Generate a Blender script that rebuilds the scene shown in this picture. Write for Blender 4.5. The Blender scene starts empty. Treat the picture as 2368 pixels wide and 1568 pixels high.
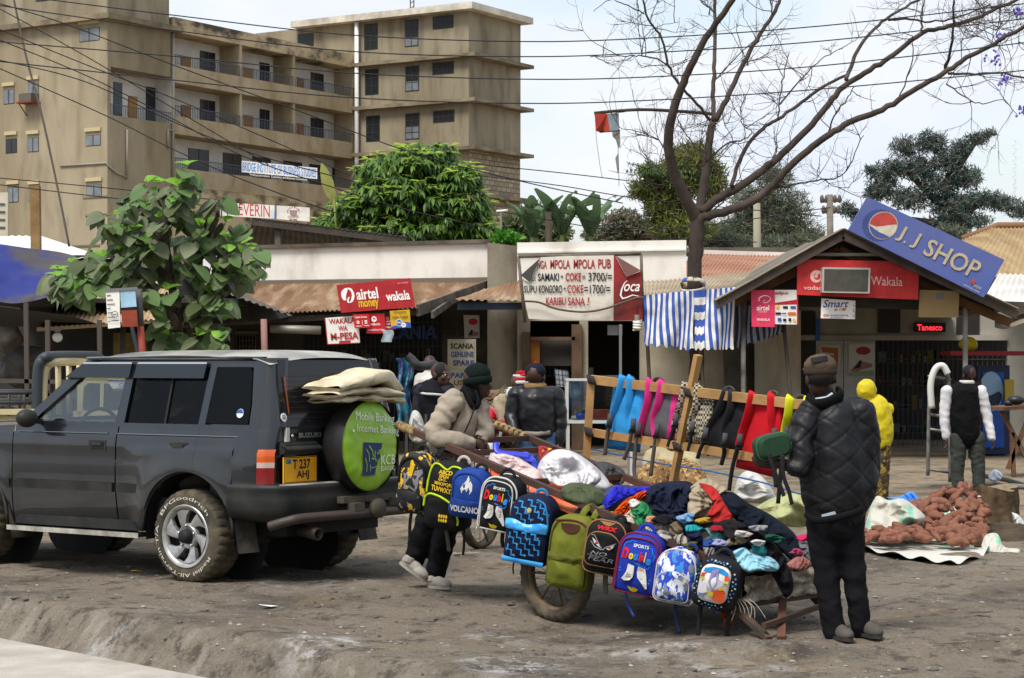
import bpy,bmesh,math,random
from math import sin,cos,pi,radians,sqrt,atan2
from mathutils import Vector,Matrix,noise
R=random.Random(7)
SC=bpy.context.scene
COL=SC.collection
# ----------------------------------------------------------
FPX,CX,HY,CZ=4800.0,1184.0,840.0,1.65
cam=bpy.data.cameras.new('camera'); camo=bpy.data.objects.new('camera',cam); COL.objects.link(camo)
camo.location=(0,0,CZ); camo.rotation_euler=(pi/2,0,0)
cam.sensor_width=36.0; cam.lens=36.0*FPX/2368; cam.shift_y=(HY-784)/2368
cam.clip_start=0.5; cam.clip_end=3000
SC.camera=camo
SC.render.resolution_x,SC.render.resolution_y=1024,678
# ----------------------------------------------------------
W=bpy.data.worlds.new('World'); SC.world=W; W.use_nodes=True
nt=W.node_tree; nt.nodes.clear()
SUN_EL,SUN_AZ=radians(58),radians(212)
sky=nt.nodes.new('ShaderNodeTexSky'); sky.sky_type='NISHITA'; sky.sun_disc=False
sky.sun_elevation=SUN_EL; sky.sun_rotation=SUN_AZ; sky.air_density=1.2; sky.dust_density=2.5
tc=nt.nodes.new('ShaderNodeTexCoord'); mp=nt.nodes.new('ShaderNodeMapping'); mp.inputs['Scale'].default_value=(1.8,1.8,4.0)
mp.inputs['Location'].default_value=(0.35,0.1,0.4)
nz=nt.nodes.new('ShaderNodeTexNoise'); nz.inputs['Scale'].default_value=2.6; nz.inputs['Detail'].default_value=7; nz.inputs['Roughness'].default_value=.55
cr=nt.nodes.new('ShaderNodeValToRGB'); cr.color_ramp.elements[0].position=.22; cr.color_ramp.elements[1].position=.58
nz2=nt.nodes.new('ShaderNodeTexNoise'); nz2.inputs['Scale'].default_value=3.6; nz2.inputs['Detail'].default_value=6
cl=nt.nodes.new('ShaderNodeMix'); cl.data_type='RGBA'; cl.inputs['A'].default_value=(6.7,7.35,8.4,1); cl.inputs['B'].default_value=(7.9,8.1,8.6,1)
mx=nt.nodes.new('ShaderNodeMix'); mx.data_type='RGBA'
gn=nt.nodes.new('ShaderNodeMix'); gn.data_type='RGBA'; gn.blend_type='MULTIPLY'; gn.inputs['Factor'].default_value=1; gn.inputs['B'].default_value=(1.75,1.75,1.65,1)
bg=nt.nodes.new('ShaderNodeBackground'); bg.inputs['Strength'].default_value=.082
wo=nt.nodes.new('ShaderNodeOutputWorld'); L=nt.links.new
L(tc.outputs['Generated'],mp.inputs['Vector']); L(mp.outputs['Vector'],nz.inputs['Vector']); L(mp.outputs['Vector'],nz2.inputs['Vector'])
L(nz.outputs['Fac'],cr.inputs['Fac']); cr2=nt.nodes.new('ShaderNodeMapRange'); cr2.inputs['From Min'].default_value=.36; cr2.inputs['From Max'].default_value=.60; L(nz2.outputs['Fac'],cr2.inputs['Value']); L(cr2.outputs['Result'],cl.inputs['Factor'])
L(sky.outputs['Color'],gn.inputs['A']); L(gn.outputs['Result'],mx.inputs['A'])
L(cl.outputs['Result'],mx.inputs['B']); L(cr.outputs['Color'],mx.inputs['Factor']); L(mx.outputs['Result'],bg.inputs['Color']); L(bg.outputs['Background'],wo.inputs['Surface'])
sl=bpy.data.lights.new('sun','SUN'); so=bpy.data.objects.new('sun',sl); COL.objects.link(so)
sl.energy=2.8; sl.angle=radians(22); sl.color=(1,.95,.88)
so.rotation_euler=(pi/2-SUN_EL,0,radians(-32))
SC.view_settings.view_transform='Standard'; SC.view_settings.look='None'; SC.view_settings.exposure=0.58; SC.view_settings.gamma=1
SC.cycles.use_denoising=True
SC.cycles.max_bounces=6; SC.cycles.transparent_max_bounces=12; SC.cycles.caustics_reflective=False; SC.cycles.caustics_refractive=False
# ----------------------------------------------------------
V=Vector
def P(px,py,Y):
 "the point at distance Y that the camera sees at (px, py) of a 2368 x 1568 frame"
 return V(((px-CX)/FPX*Y,Y,CZ+(HY-py)/FPX*Y))
def G(px,py,z=0.0):
 "the point at height z"
 Y=FPX*(CZ-z)/(py-HY); return V(((px-CX)/FPX*Y,Y,z))
def hx(s):
 c=[int(s[i:i+2],16)/255 for i in(1,3,5)]
 return tuple(x/12.92 if x<=.04045 else((x+.055)/1.055)**2.4 for x in c)
MATS={}
def M(name,col=None,rough=.8,metal=0.,var=None,vs=3.,vd=5,bump=0.,bs=40.,spec=.35,alpha=1.,sharp=None,coat=0.,coords='Object',stretch=None,trans=0.,emis=0.,var2=None,vs2=20.,amt2=.35):
 "procedural material: colour, mottled towards var by noise of scale vs, fine speckle towards var2, bump"
 if name in MATS:return MATS[name]
 if isinstance(col,str):col=hx(col)
 m=bpy.data.materials.new(name); m.use_nodes=True; n=m.node_tree; b=n.nodes['Principled BSDF']; L=n.links.new
 b.inputs['Base Color'].default_value=(*col,1); b.inputs['Roughness'].default_value=rough; b.inputs['Metallic'].default_value=metal
 b.inputs['Specular IOR Level'].default_value=spec; b.inputs['Alpha'].default_value=alpha
 if coat:b.inputs['Coat Weight'].default_value=coat; b.inputs['Coat Roughness'].default_value=.04
 if trans:b.inputs['Transmission Weight'].default_value=trans
 if emis:b.inputs['Emission Color'].default_value=(*col,1); b.inputs['Emission Strength'].default_value=emis
 if var or bump or var2:
  t=n.nodes.new('ShaderNodeTexCoord'); src=t.outputs[coords]
  if stretch:
   mp=n.nodes.new('ShaderNodeMapping'); mp.inputs['Scale'].default_value=stretch; L(src,mp.inputs['Vector']); src=mp.outputs['Vector']
 last=None
 if var:
  if isinstance(var,str):var=hx(var)
  z=n.nodes.new('ShaderNodeTexNoise'); z.inputs['Scale'].default_value=vs; z.inputs['Detail'].default_value=vd; z.inputs['Roughness'].default_value=.62
  L(src,z.inputs['Vector'])
  r=n.nodes.new('ShaderNodeValToRGB'); a,c=sharp or(.36,.66); r.color_ramp.elements[0].position=a; r.color_ramp.elements[1].position=c
  x=n.nodes.new('ShaderNodeMix'); x.data_type='RGBA'; x.inputs['A'].default_value=(*col,1); x.inputs['B'].default_value=(*var,1)
  L(z.outputs['Fac'],r.inputs['Fac']); L(r.outputs['Color'],x.inputs['Factor']); L(x.outputs['Result'],b.inputs['Base Color']); last=x.outputs['Result']
 if var2:
  if isinstance(var2,str):var2=hx(var2)
  z=n.nodes.new('ShaderNodeTexNoise'); z.inputs['Scale'].default_value=vs2; z.inputs['Detail'].default_value=3; L(src,z.inputs['Vector'])
  r=n.nodes.new('ShaderNodeValToRGB'); r.color_ramp.elements[0].position=.5; r.color_ramp.elements[1].position=.72
  mm=n.nodes.new('ShaderNodeMath'); mm.operation='MULTIPLY'; mm.inputs[1].default_value=amt2
  x=n.nodes.new('ShaderNodeMix'); x.data_type='RGBA'; x.inputs['A'].default_value=(*col,1); x.inputs['B'].default_value=(*var2,1)
  if last:L(last,x.inputs['A'])
  L(z.outputs['Fac'],r.inputs['Fac']); L(r.outputs['Color'],mm.inputs[0]); L(mm.outputs[0],x.inputs['Factor']); L(x.outputs['Result'],b.inputs['Base Color'])
 if bump:
  z=n.nodes.new('ShaderNodeTexNoise'); z.inputs['Scale'].default_value=bs; z.inputs['Detail'].default_value=4; L(src,z.inputs['Vector'])
  u=n.nodes.new('ShaderNodeBump'); u.inputs['Strength'].default_value=bump; u.inputs['Distance'].default_value=.02
  L(z.outputs['Fac'],u.inputs['Height']); L(u.outputs['Normal'],b.inputs['Normal'])
 MATS[name]=m; return m
WM={}
def frame_of(p):return WM.get(p.name,Matrix.Identity(4))if p else Matrix.Identity(4)
def tag(o,label=None,cat=None,group=None,kind=None):
 if label:o['label']=label
 if cat:o['category']=cat
 if group:o['group']=group
 if kind:o['kind']=kind
 return o
def thing(name,loc,label,cat,group=None,rot=None,rz=0.):
 o=bpy.data.objects.new(name,None); COL.objects.link(o); o.empty_display_size=.1
 m=Matrix.Translation(V(loc))@(rot.to_4x4()if rot is not None else Matrix.Rotation(rz,4,'Z'))
 o.matrix_world=m; o.location=loc; o.rotation_euler=m.to_euler()
 WM[o.name]=m; return tag(o,label,cat,group)
def tri_frame(o,u,v):u=V(u).normalized(); n=u.cross(V(v)).normalized(); return u,n.cross(u),n
class MB:
 def __init__(s,sm=False):s.v=[]; s.f=[]; s.mi=[]; s.sf=[]; s.m=0; s.sm=sm; s.T=None
 def add(s,vs,fs,sm=None):
  b=len(s.v); T=s.T
  s.v+=[(T@V(p))if T else V(p)for p in vs]
  for f in fs:s.f.append(tuple(b+i for i in f)); s.mi.append(s.m); s.sf.append(s.sm if sm is None else sm)
  return s
 def poly(s,pts):return s.add(pts,[tuple(range(len(pts)))])
 def box(s,c,d,rz=0.,rot=None):
  r=rot if rot is not None else Matrix.Rotation(rz,3,'Z'); c=V(c)
  vs=[c+r@V((x*d[0]/2,y*d[1]/2,z*d[2]/2))for x in(-1,1)for y in(-1,1)for z in(-1,1)]
  return s.add(vs,[(0,1,3,2),(4,6,7,5),(0,4,5,1),(2,3,7,6),(0,2,6,4),(1,5,7,3)],False)
 def ab(s,a,b):return s.box(((a[0]+b[0])/2,(a[1]+b[1])/2,(a[2]+b[2])/2),(abs(a[0]-b[0]),abs(a[1]-b[1]),abs(a[2]-b[2])))
 def bar(s,p,q,w,h,up=(0,0,1)):
  p=V(p); q=V(q); x=(q-p); l=x.length; x=x/l; up=V(up)
  if abs(x.dot(up))>.98:up=V((0,1,0))
  y=up.cross(x).normalized(); z=x.cross(y)
  return s.box((p+q)/2,(l,w,h),rot=Matrix((x,y,z)).transposed())
 def tube(s,pts,r,n=8,cap=True,sm=True,flat=1.0,up=(0,0,1),fix=False):
  pts=[V(p)for p in pts]; k=len(pts); rs=r if isinstance(r,(list,tuple))else[r]*k
  vs=[]; fs=[]; prev=None
  for i,p in enumerate(pts):
   t=(pts[min(i+1,k-1)]-pts[max(i-1,0)]); t=t.normalized()if t.length>1e-9 else V((0,0,1))
   if prev is None or fix:
    u=V(up); u=u-t*u.dot(t)
    if u.length<.1:u=V((1,.3,0)); u=u-t*u.dot(t)
   else:u=prev-t*prev.dot(t)
   u=u.normalized()if u.length>1e-6 else t.orthogonal().normalized()
   prev=u; w=t.cross(u)
   ru,rw=(rs[i]if isinstance(rs[i],(list,tuple))else(rs[i]*flat,rs[i]))
   for j in range(n):
    a=2*pi*j/n; vs.append(p+u*(cos(a)*ru)+w*(sin(a)*rw))
  for i in range(k-1):
   for j in range(n):
    j2=(j+1)%n; fs.append((i*n+j,i*n+j2,(i+1)*n+j2,(i+1)*n+j))
  if cap:fs.append(tuple(range(n-1,-1,-1))); fs.append(tuple((k-1)*n+j for j in range(n)))
  return s.add(vs,fs,sm)
 def prism(s,pts,o,u,v,d0,d1,n=None):
  "polygon in the (u, v) plane at o, extruded along the normal from d0 to d1"
  o=V(o); u=V(u); v=V(v); n=V(n)if n is not None else u.cross(v).normalized(); k=len(pts)
  a=[o+u*p[0]+v*p[1]+n*d0 for p in pts]; b=[o+u*p[0]+v*p[1]+n*d1 for p in pts]
  fs=[tuple(range(k-1,-1,-1)),tuple(k+i for i in range(k))]+[(i,(i+1)%k,k+(i+1)%k,k+i)for i in range(k)]
  return s.add(a+b,fs,False)
 def slab(s,a,b,c,d,t):
  "quad a b c d given a thickness t behind its normal"
  a,b,c,d=map(V,(a,b,c,d)); n=(b-a).cross(d-a).normalized()*t
  return s.add([a,b,c,d,a-n,b-n,c-n,d-n],[(0,1,2,3),(7,6,5,4),(0,4,5,1),(1,5,6,2),(2,6,7,3),(3,7,4,0)],False)
 def lathe(s,prof,o,ax=(0,0,1),n=20,sm=True,ref=None):
  ax=V(ax).normalized(); u=(V(ref)-ax*V(ref).dot(ax)).normalized()if ref is not None else ax.orthogonal().normalized(); w=ax.cross(u); o=V(o); vs=[]; fs=[]; k=len(prof)
  for(r,z)in prof:
   for j in range(n):a=2*pi*j/n; vs.append(o+ax*z+(u*cos(a)+w*sin(a))*r)
  for i in range(k-1):
   for j in range(n):j2=(j+1)%n; fs.append((i*n+j,i*n+j2,(i+1)*n+j2,(i+1)*n+j))
  return s.add(vs,fs,sm)
 def grid(s,fn,nu,nv,cu=False,cv=False,sm=True):
  a=nu if cu else nu+1; b=nv if cv else nv+1
  vs=[fn(i/nu,j/nv)for i in range(a)for j in range(b)]
  fs=[(i*b+j,((i+1)%a)*b+j,((i+1)%a)*b+(j+1)%b,i*b+(j+1)%b)for i in range(nu)for j in range(nv)]
  return s.add(vs,fs,sm)
 def ell(s,c,r,nu=14,nv=9,rot=None,fn=None,sm=True):
  c=V(c); r=(r,r,r)if not isinstance(r,(tuple,list))else r
  def g(u,v):
   a=2*pi*u; b=pi*(v-.5); b=max(min(b,pi/2-.02),-pi/2+.02)
   p=V((cos(a)*cos(b)*r[0],sin(a)*cos(b)*r[1],sin(b)*r[2]))
   if fn:p=fn(p)
   return c+(rot@p if rot is not None else p)
  return s.grid(g,nu,nv,cu=True,sm=sm)
 def build(s,name,mats,parent=None,world=False,label=None,cat=None,group=None,kind=None,loc=None,auto=None):
  me=bpy.data.meshes.new(name)
  vs=s.v
  o=bpy.data.objects.new(name,me); COL.objects.link(o)
  if parent is not None:
   o.parent=parent; WM[o.name]=frame_of(parent)
   if world:I=frame_of(parent).inverted(); vs=[I@p for p in vs]
  elif loc is not None:
   loc=V(loc); vs=[p-loc for p in vs]; o.location=loc; WM[o.name]=Matrix.Translation(loc)
  me.from_pydata(vs,[],s.f); mats=mats if isinstance(mats,(list,tuple))else[mats]
  for m in mats:me.materials.append(m)
  me.polygons.foreach_set('material_index',s.mi); me.polygons.foreach_set('use_smooth',s.sf); me.update()
  if auto is not None:me.set_sharp_from_angle(angle=radians(auto))
  return tag(o,label,cat,group,kind)
def baked(o,remove=False):
 "apply the object's modifiers into its mesh"
 bpy.context.view_layer.update(); dg=bpy.context.evaluated_depsgraph_get()
 me=bpy.data.meshes.new_from_object(o.evaluated_get(dg)); o.modifiers.clear(); o.data=me; return o
_TX={}
def text2d(t,bold=0.,shear=0.):
 k=(t,bold,shear)
 if k in _TX:return _TX[k]
 c=bpy.data.curves.new('t','FONT'); c.body=t; c.fill_mode='FRONT'; c.resolution_u=3; c.offset=bold; c.shear=shear
 o=bpy.data.objects.new('t',c); me=bpy.data.meshes.new_from_object(o)
 vs=[(v.co.x,v.co.y)for v in me.vertices]; fs=[tuple(p.vertices)for p in me.polygons]
 bpy.data.objects.remove(o); bpy.data.curves.remove(c); bpy.data.meshes.remove(me)
 x0=min(a for a,b in vs); x1=max(a for a,b in vs); y0=min(b for a,b in vs); y1=max(b for a,b in vs)
 _TX[k]=([((a-x0)/(x1-x0),(b-y0)/max(y1-y0,1e-6))for a,b in vs],fs); return _TX[k]
def letter(mb,t,mapf,box,bold=0.,shear=0.):
 "text t stretched over box (x0, y0, x1, y1) of a surface; mapf turns surface coordinates into points"
 vs,fs=text2d(t,bold,shear); x0,y0,x1,y1=box
 return mb.add([mapf(x0+(x1-x0)*a,y0+(y1-y0)*b)for a,b in vs],fs,False)
def circ(cx,cy,rx,ry=None,n=20,a0=0.,a1=360.):
 ry=rx if ry is None else ry
 return[(cx+rx*cos(radians(a0+(a1-a0)*i/n)),cy+ry*sin(radians(a0+(a1-a0)*i/n)))for i in range(n if a1-a0==360 else n+1)]
def plane_map(tl,tr,br,bl,off=0.):
 "unit square -> quad, x right, y up, lifted off its face by off"
 tl,tr,br,bl=map(V,(tl,tr,br,bl)); n=(br-bl).cross(tl-bl).normalized()
 def f(x,y,e=0.):a=bl.lerp(br,x); b=tl.lerp(tr,x); return a.lerp(b,y)+n*(off+e)
 return f
def shape(mb,pts,mapf):return mb.add([mapf(x,y)for x,y in pts],[tuple(range(len(pts)))],False)
def stroke(mb,pts,w,mapf,asp=1.0,closed=False):
 "flat ribbon of width w along a 2d polyline; asp = width of the surface over its height"
 k=len(pts); a=[];
 for i in range(k):
  p0=pts[(i-1)%k if closed else max(i-1,0)]; p1=pts[(i+1)%k if closed else min(i+1,k-1)]
  dx,dy=(p1[0]-p0[0])*asp,p1[1]-p0[1]; l=sqrt(dx*dx+dy*dy)or 1; ww=w[i]if isinstance(w,(list,tuple))else w
  a.append(((pts[i][0]-dy/l*ww/2/asp,pts[i][1]+dx/l*ww/2),(pts[i][0]+dy/l*ww/2/asp,pts[i][1]-dx/l*ww/2)))
 for i in range(k if closed else k-1):
  p,q=a[i],a[(i+1)%k]
  mb.add([mapf(*p[0]),mapf(*p[1]),mapf(*q[1]),mapf(*q[0])],[(0,1,2,3)],False)
 return mb
def fbm(p,o=4):return noise.fractal(V(p),1.0,2.0,o)
def spline(pts,n):
 "Catmull-Rom through pts, n samples a span"
 pts=[V(p)for p in pts]; out=[]
 for i in range(len(pts)-1):
  a,b,c,d=pts[max(i-1,0)],pts[i],pts[i+1],pts[min(i+2,len(pts)-1)]
  for j in range(n):
   t=j/n; out.append(.5*((2*b)+(c-a)*t+(2*a-5*b+4*c-d)*t*t+(3*b-a-3*c+d)*t*t*t))
 out.append(pts[-1]); return out
 # ----------------------------------------------------------
BN=V((-.728,-.686))
def sst(a,b,x):t=min(max((x-a)/(b-a),0),1); return t*t*(3-2*t)
def bank_s(x,y):return BN.x*x+BN.y*y+7.16
def gz(x,y):
 s=bank_s(x,y)
 h=-.26*sst(-.22,.12,s)+.02*sst(-.9,-.25,s)*(1-sst(-.2,.1,s))
 for c_ in(-1.25,-1.75):h-=.022*math.exp(-((s-c_-.06*fbm((x*1.5,y*1.5,c_),2))/.10)**2)*(1 if y<20 else 0)
 if 8<y<26 and abs(x)<9:
  f=sst(26,20,y)*sst(9,7,abs(x))
  h+=f*(.035*fbm((x*.9,y*.9,1.3),3)+.014*fbm((x*3.1,y*3.1,5.),3)+.007*fbm((x*9,y*9,2.),2))
  t=y-(11.72+.04*(x-2)**2); h+=.085*math.exp(-(t/.22)**2)*sst(.3,1.2,x)*sst(4.5,3.0,x)
  h-=.07*math.exp(-((x-.45)/.7)**2-((y-13.3)/.6)**2)
 return h
def axis(lo,hi,st,ext):return[-e for e in reversed(ext)]+[lo+st*i for i in range(int((hi-lo)/st)+1)]+list(ext)if lo<0 else None
xs=[-900,-300,-100,-40,-20,-12]+[-7.5+.065*i for i in range(231)]+[10,14,20,40,100,300,900]
ys=[-40,0,5,8]+[9.6+.065*i for i in range(220)]+[24.5,25.5,27,30,34,40,60,120,300,900,2500]
g=MB(True); b=[(x,y,gz(x,y))for x in xs for y in ys]; ny=len(ys)
g.add(b,[(i*ny+j,(i+1)*ny+j,(i+1)*ny+j+1,i*ny+j+1)for i in range(len(xs)-1)for j in range(ny-1)])
def ground_mat():
 m=bpy.data.materials.new('dirt'); m.use_nodes=True; n=m.node_tree; B=n.nodes['Principled BSDF']; L=n.links.new; N=n.nodes.new
 B.inputs['Roughness'].default_value=.95; B.inputs['Specular IOR Level'].default_value=.15
 t=N('ShaderNodeTexCoord').outputs['Object']
 def nz(sc,det=5,ro=.6,st=None):
  z=N('ShaderNodeTexNoise'); z.inputs['Scale'].default_value=sc; z.inputs['Detail'].default_value=det; z.inputs['Roughness'].default_value=ro
  if st:mp=N('ShaderNodeMapping'); mp.inputs['Scale'].default_value=st; L(t,mp.inputs['Vector']); L(mp.outputs['Vector'],z.inputs['Vector'])
  else:L(t,z.inputs['Vector'])
  return z.outputs['Fac']
 def ramp(f,a,c):r=N('ShaderNodeMapRange'); r.inputs['From Min'].default_value=a; r.inputs['From Max'].default_value=c; r.interpolation_type='SMOOTHSTEP'; L(f,r.inputs['Value']); return r.outputs['Result']
 def mix(a,c,f):
  x=N('ShaderNodeMix'); x.data_type='RGBA'
  if isinstance(a,tuple):x.inputs['A'].default_value=(*a,1)
  else:L(a,x.inputs['A'])
  if isinstance(c,tuple):x.inputs['B'].default_value=(*c,1)
  else:L(c,x.inputs['B'])
  L(f,x.inputs['Factor']); return x.outputs['Result']
 def mul(a,c):
  x=N('ShaderNodeMath'); x.operation='MULTIPLY'; L(a,x.inputs[0])
  if isinstance(c,(int,float)):x.inputs[1].default_value=c
  else:L(c,x.inputs[1])
  return x.outputs[0]
 sx=N('ShaderNodeSeparateXYZ'); L(t,sx.inputs['Vector'])
 near=mix((.235,.198,.152),(.325,.255,.170),ramp(sx.outputs['Y'],15.5,24.0))
 c=mix(near,(.105,.092,.076),ramp(nz(.85,6),.46,.66))
 c=mix(c,(.34,.31,.265),ramp(nz(.6,7,.68),.56,.74))
 c=mix(c,(.25,.19,.12),mul(ramp(nz(1.7,5),.52,.66),.6))
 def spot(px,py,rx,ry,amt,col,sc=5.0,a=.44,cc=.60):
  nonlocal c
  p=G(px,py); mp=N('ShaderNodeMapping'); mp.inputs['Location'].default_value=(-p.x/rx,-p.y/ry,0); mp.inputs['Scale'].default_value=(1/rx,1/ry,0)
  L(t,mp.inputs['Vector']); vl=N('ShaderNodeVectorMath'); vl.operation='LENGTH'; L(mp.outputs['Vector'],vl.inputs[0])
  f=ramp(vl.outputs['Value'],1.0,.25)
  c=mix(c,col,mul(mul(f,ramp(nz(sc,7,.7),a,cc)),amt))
 vb=N('ShaderNodeVectorMath'); vb.operation='DOT_PRODUCT'; vb.inputs[1].default_value=(BN.x,BN.y,0); L(t,vb.inputs[0]); vl_=N('ShaderNodeVectorMath'); vl_.operation='DOT_PRODUCT'; vl_.inputs[1].default_value=(.686,-.728,0); L(t,vl_.inputs[0])
 cx=N('ShaderNodeCombineXYZ'); L(mul(vl_.outputs['Value'],5.),cx.inputs['X']); L(mul(vb.outputs['Value'],1.6),cx.inputs['Y']); zz=N('ShaderNodeTexNoise'); zz.inputs['Scale'].default_value=1.; zz.inputs['Detail'].default_value=6; L(cx.outputs[0],zz.inputs['Vector'])
 bf=ramp(vb.outputs['Value'],-7.45,-7.25); c=mix(c,(.24,.21,.165),mul(bf,.85)); c=mix(c,(.46,.42,.36),mul(mul(bf,ramp(zz.outputs['Fac'],.5,.68)),.45)); c=mix(c,(.12,.10,.08),mul(mul(bf,ramp(zz.outputs['Fac'],.45,.3)),.45))
 lime=(.62,.61,.60)
 for a in[(745,1492,.34,.5,.9),(1190,1548,.42,.45,.85),(690,1350,.5,.5,.45),(1160,1470,.4,.4,.5),(1520,1510,.9,.5,.5),(1700,1545,.6,.3,.5),(200,1440,.5,.25,.5)]:spot(*a,lime)
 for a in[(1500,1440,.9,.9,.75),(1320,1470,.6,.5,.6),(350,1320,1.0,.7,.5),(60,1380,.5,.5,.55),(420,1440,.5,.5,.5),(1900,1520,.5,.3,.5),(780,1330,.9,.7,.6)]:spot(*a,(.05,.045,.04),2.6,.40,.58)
 c=mix(c,(.07,.058,.046),mul(ramp(nz(4.2,9,.78),.50,.62),.8)); c=mix(c,(.42,.37,.30),mul(ramp(nz(6.5,8,.75),.56,.68),.6))
 fine=nz(55,5,.7); c=mix(c,(.06,.052,.045),mul(ramp(fine,.55,.68),.75)); c=mix(c,(.42,.39,.34),mul(ramp(nz(38,4,.7),.58,.72),.6))
 L(c,B.inputs['Base Color'])
 ad=N('ShaderNodeMath'); ad.operation='ADD'; L(mul(nz(9,8,.72),1.0),ad.inputs[0]); L(mul(fine,.30),ad.inputs[1])
 u=N('ShaderNodeBump'); u.inputs['Strength'].default_value=.9; u.inputs['Distance'].default_value=.085; L(ad.outputs[0],u.inputs['Height']); L(u.outputs['Normal'],B.inputs['Normal'])
 return m
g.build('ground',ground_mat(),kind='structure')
hl=MB(True)
hl.grid(lambda u,v:V((-160+320*u,-26-60*v,13*sin(pi*min(1,v*1.3+.02)/2)*(.8+.35*fbm((u*14,v*2,1),3))-.3)),90,12)
hl.build('offscreen_hill_blocker',M('blocker_green',(.075,.075,.05),.95,var=(.13,.11,.08),vs=.12,vd=6),kind='structure')  # unseen slope added behind the camera, darkening car reflections and low sky light
rd=MB()
def bank_pt(s,l):p=V((-BN.x,-BN.y))*(7.16-s); return V((p.x+.686*l,p.y-.728*l,0))
def road_pt(u,v):
 l=-30+60*v; s=.09+.012*fbm((l*2.,0,3.),3)+u*u*9; p=bank_pt(s,l); p.z=-.20-.03*u+.004*fbm((p.x*3,p.y*3,1),2); return p
rd.grid(road_pt,24,600)
rd.sm=True
rd.build('road',M('road_dust',(.40,.37,.32),.9,var=(.28,.255,.22),vs=1.6,vd=7,bump=.5,bs=60,var2=(.52,.5,.46),vs2=4.),kind='structure')
pb=MB()
for i in range(2600):
 y=10.6+14*R.random()**1.5; x=(R.random()-.5)*y*.52
 if bank_s(x,y)>.25:continue
 r=.003+.009*R.random()**4; pb.m=R.choice([0,0,0,0,1,1,1,1,2])
 pb.ell((x,y,gz(x,y)+r*.3),(r*(1+R.random()),r*(1+R.random()),r*.7),6,4,rot=Matrix.Rotation(R.random()*6,3,'Z'),sm=False)
for i in range(90):
 y=10.9+5*R.random(); x=(R.random()-.5)*y*.5
 if bank_s(x,y)>.25:continue
 r=.010+.022*R.random()**2; pb.m=1; sd=R.random()*50
 pb.ell((x,y,gz(x,y)+r*.1),(r*(1+R.random()),r*(1+R.random()),r*.6),9,6,rot=Matrix.Rotation(R.random()*6,3,'Z'),fn=lambda p:p*(1+.5*fbm((p.x*40+sd,p.y*40,p.z*40),2)),sm=False)
pb.build('pebbles',[M('pebble_grey',(.26,.24,.21),.95),M('pebble_dark',(.10,.088,.075),.95),M('pebble_pale',(.38,.35,.31),.95)],kind='stuff',label='small stones and crumbs of dirt strewn over the ground',cat='pebbles')
def scrap(name,label,cat,px,py,pts,mat,t=.004,lift=.01):
 p=G(px,py); z=gz(p.x,p.y); m=MB(); sd=px*.1
 n=len(pts); top=[(x,y,lift+t+.35*abs(fbm((x*9+sd,y*9,0),2))*.06)for x,y in pts]; bot=[(x,y,z_-t)for x,y,z_ in top]
 m.add(top+bot,[tuple(range(n)),tuple(range(2*n-1,n-1,-1))]+[(i,n+i,n+(i+1)%n,(i+1)%n)for i in range(n)])
 m.build(name,mat,label=label,cat=cat,loc=None).location=(p.x,p.y,z)
wh=M('litter_white',(.72,.7,.66),.7); lf=M('dry_leaf',hx('#a5602f'),.8); twg=M('twig',hx('#8d7d60'),.8); yw=M('litter_yellow',hx('#d9c02a'),.5)
scrap('paper_scrap','pale torn paper strip lying on the dirt between vehicle and cart','litter',1078,1290,[(-.11,-.03),(.1,-.02),(.12,.02),(-.1,.03)],wh)
scrap('paper_scrap','small white scrap on the dirt below the rear wheel','litter',620,1402,[(-.06,-.03),(.03,-.05),(.07,.0),(.0,.05)],wh)
scrap('dry_leaf','curled orange dry leaf on the pale road edge','leaf',92,1487,[(-.05,-.01),(0,-.03),(.05,0),(.02,.03),(-.03,.02)],lf,lift=.02)
scrap('dry_leaf','brown curled leaf lying on the bare dirt below the potato mat','leaf',2268,1430,[(-.07,-.01),(.02,-.03),(.08,0),(.0,.03)],M('leaf_dark',(.07,.05,.04),.9),lift=.02)
scrap('wrapper','tiny yellow wrapper on the dirt left of the spoked wheel','litter',315,1325,[(-.04,0),(.0,-.02),(.04,.0),(.0,.02)],yw)
scrap('twig','pale thin twig lying flat on dirt in front of the cart leg','twig',1690,1543,[(-.13,-.006),(.13,.0),(.13,.012),(-.13,.008)],twg)
scrap('wrapper','small purple wrapper on the dirt left of the cart wheel','litter',1128,1446,[(-.012,0),(.0,-.012),(.014,.0),(.0,.012)],M('litter_purple',hx('#5a49c8'),.5))
# ----------------------------------------------------------
plaster=M('plaster',hx('#9d927b'),.92,var=hx('#7d7159'),vs=.26,vd=7,bump=.15,bs=12,var2=hx('#5f5545'),vs2=1.1,amt2=.45,stretch=(1,1,.3))
plaster2=M('plaster_grey',hx('#968d78'),.92,var=hx('#766c58'),vs=.3,vd=7,bump=.15,bs=12,var2=hx('#564d40'),vs2=1.2,amt2=.45,stretch=(1,1,.28))
plaster3=M('plaster_orange',hx('#ab9d84'),.92,var=hx('#8f7d5e'),vs=.45,vd=7,bump=.1,bs=12,var2=hx('#6e6250'),vs2=1.3,amt2=.5,stretch=(1,1,.5))
stain=M('stained_fascia',hx('#b3a182'),.95,var=hx('#4b443a'),vs=.55,vd=8,sharp=(.45,.62),stretch=(1,1,1.6))
slabw=M('roof_slab',hx('#d9d2c4'),.9,var=hx('#a59e90'),vs=.7,vd=7)
innerw=M('balcony_wall',hx('#d5d2cc'),.9,var=hx('#b8b4ad'),vs=.5)
glassd=M('dark_glass',(.018,.02,.024),.25,spec=.5)
glassg=M('dull_pane',hx('#7d858c'),.4,var=hx('#5b5f63'),vs=.8)
framed=M('window_steel',(.03,.03,.032),.6)
woodd=M('door_wood',hx('#a5793f'),.6,var=hx('#8a6230'),vs=1.5)
raild=M('railing_paint',hx('#4a4f58'),.6)
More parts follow.
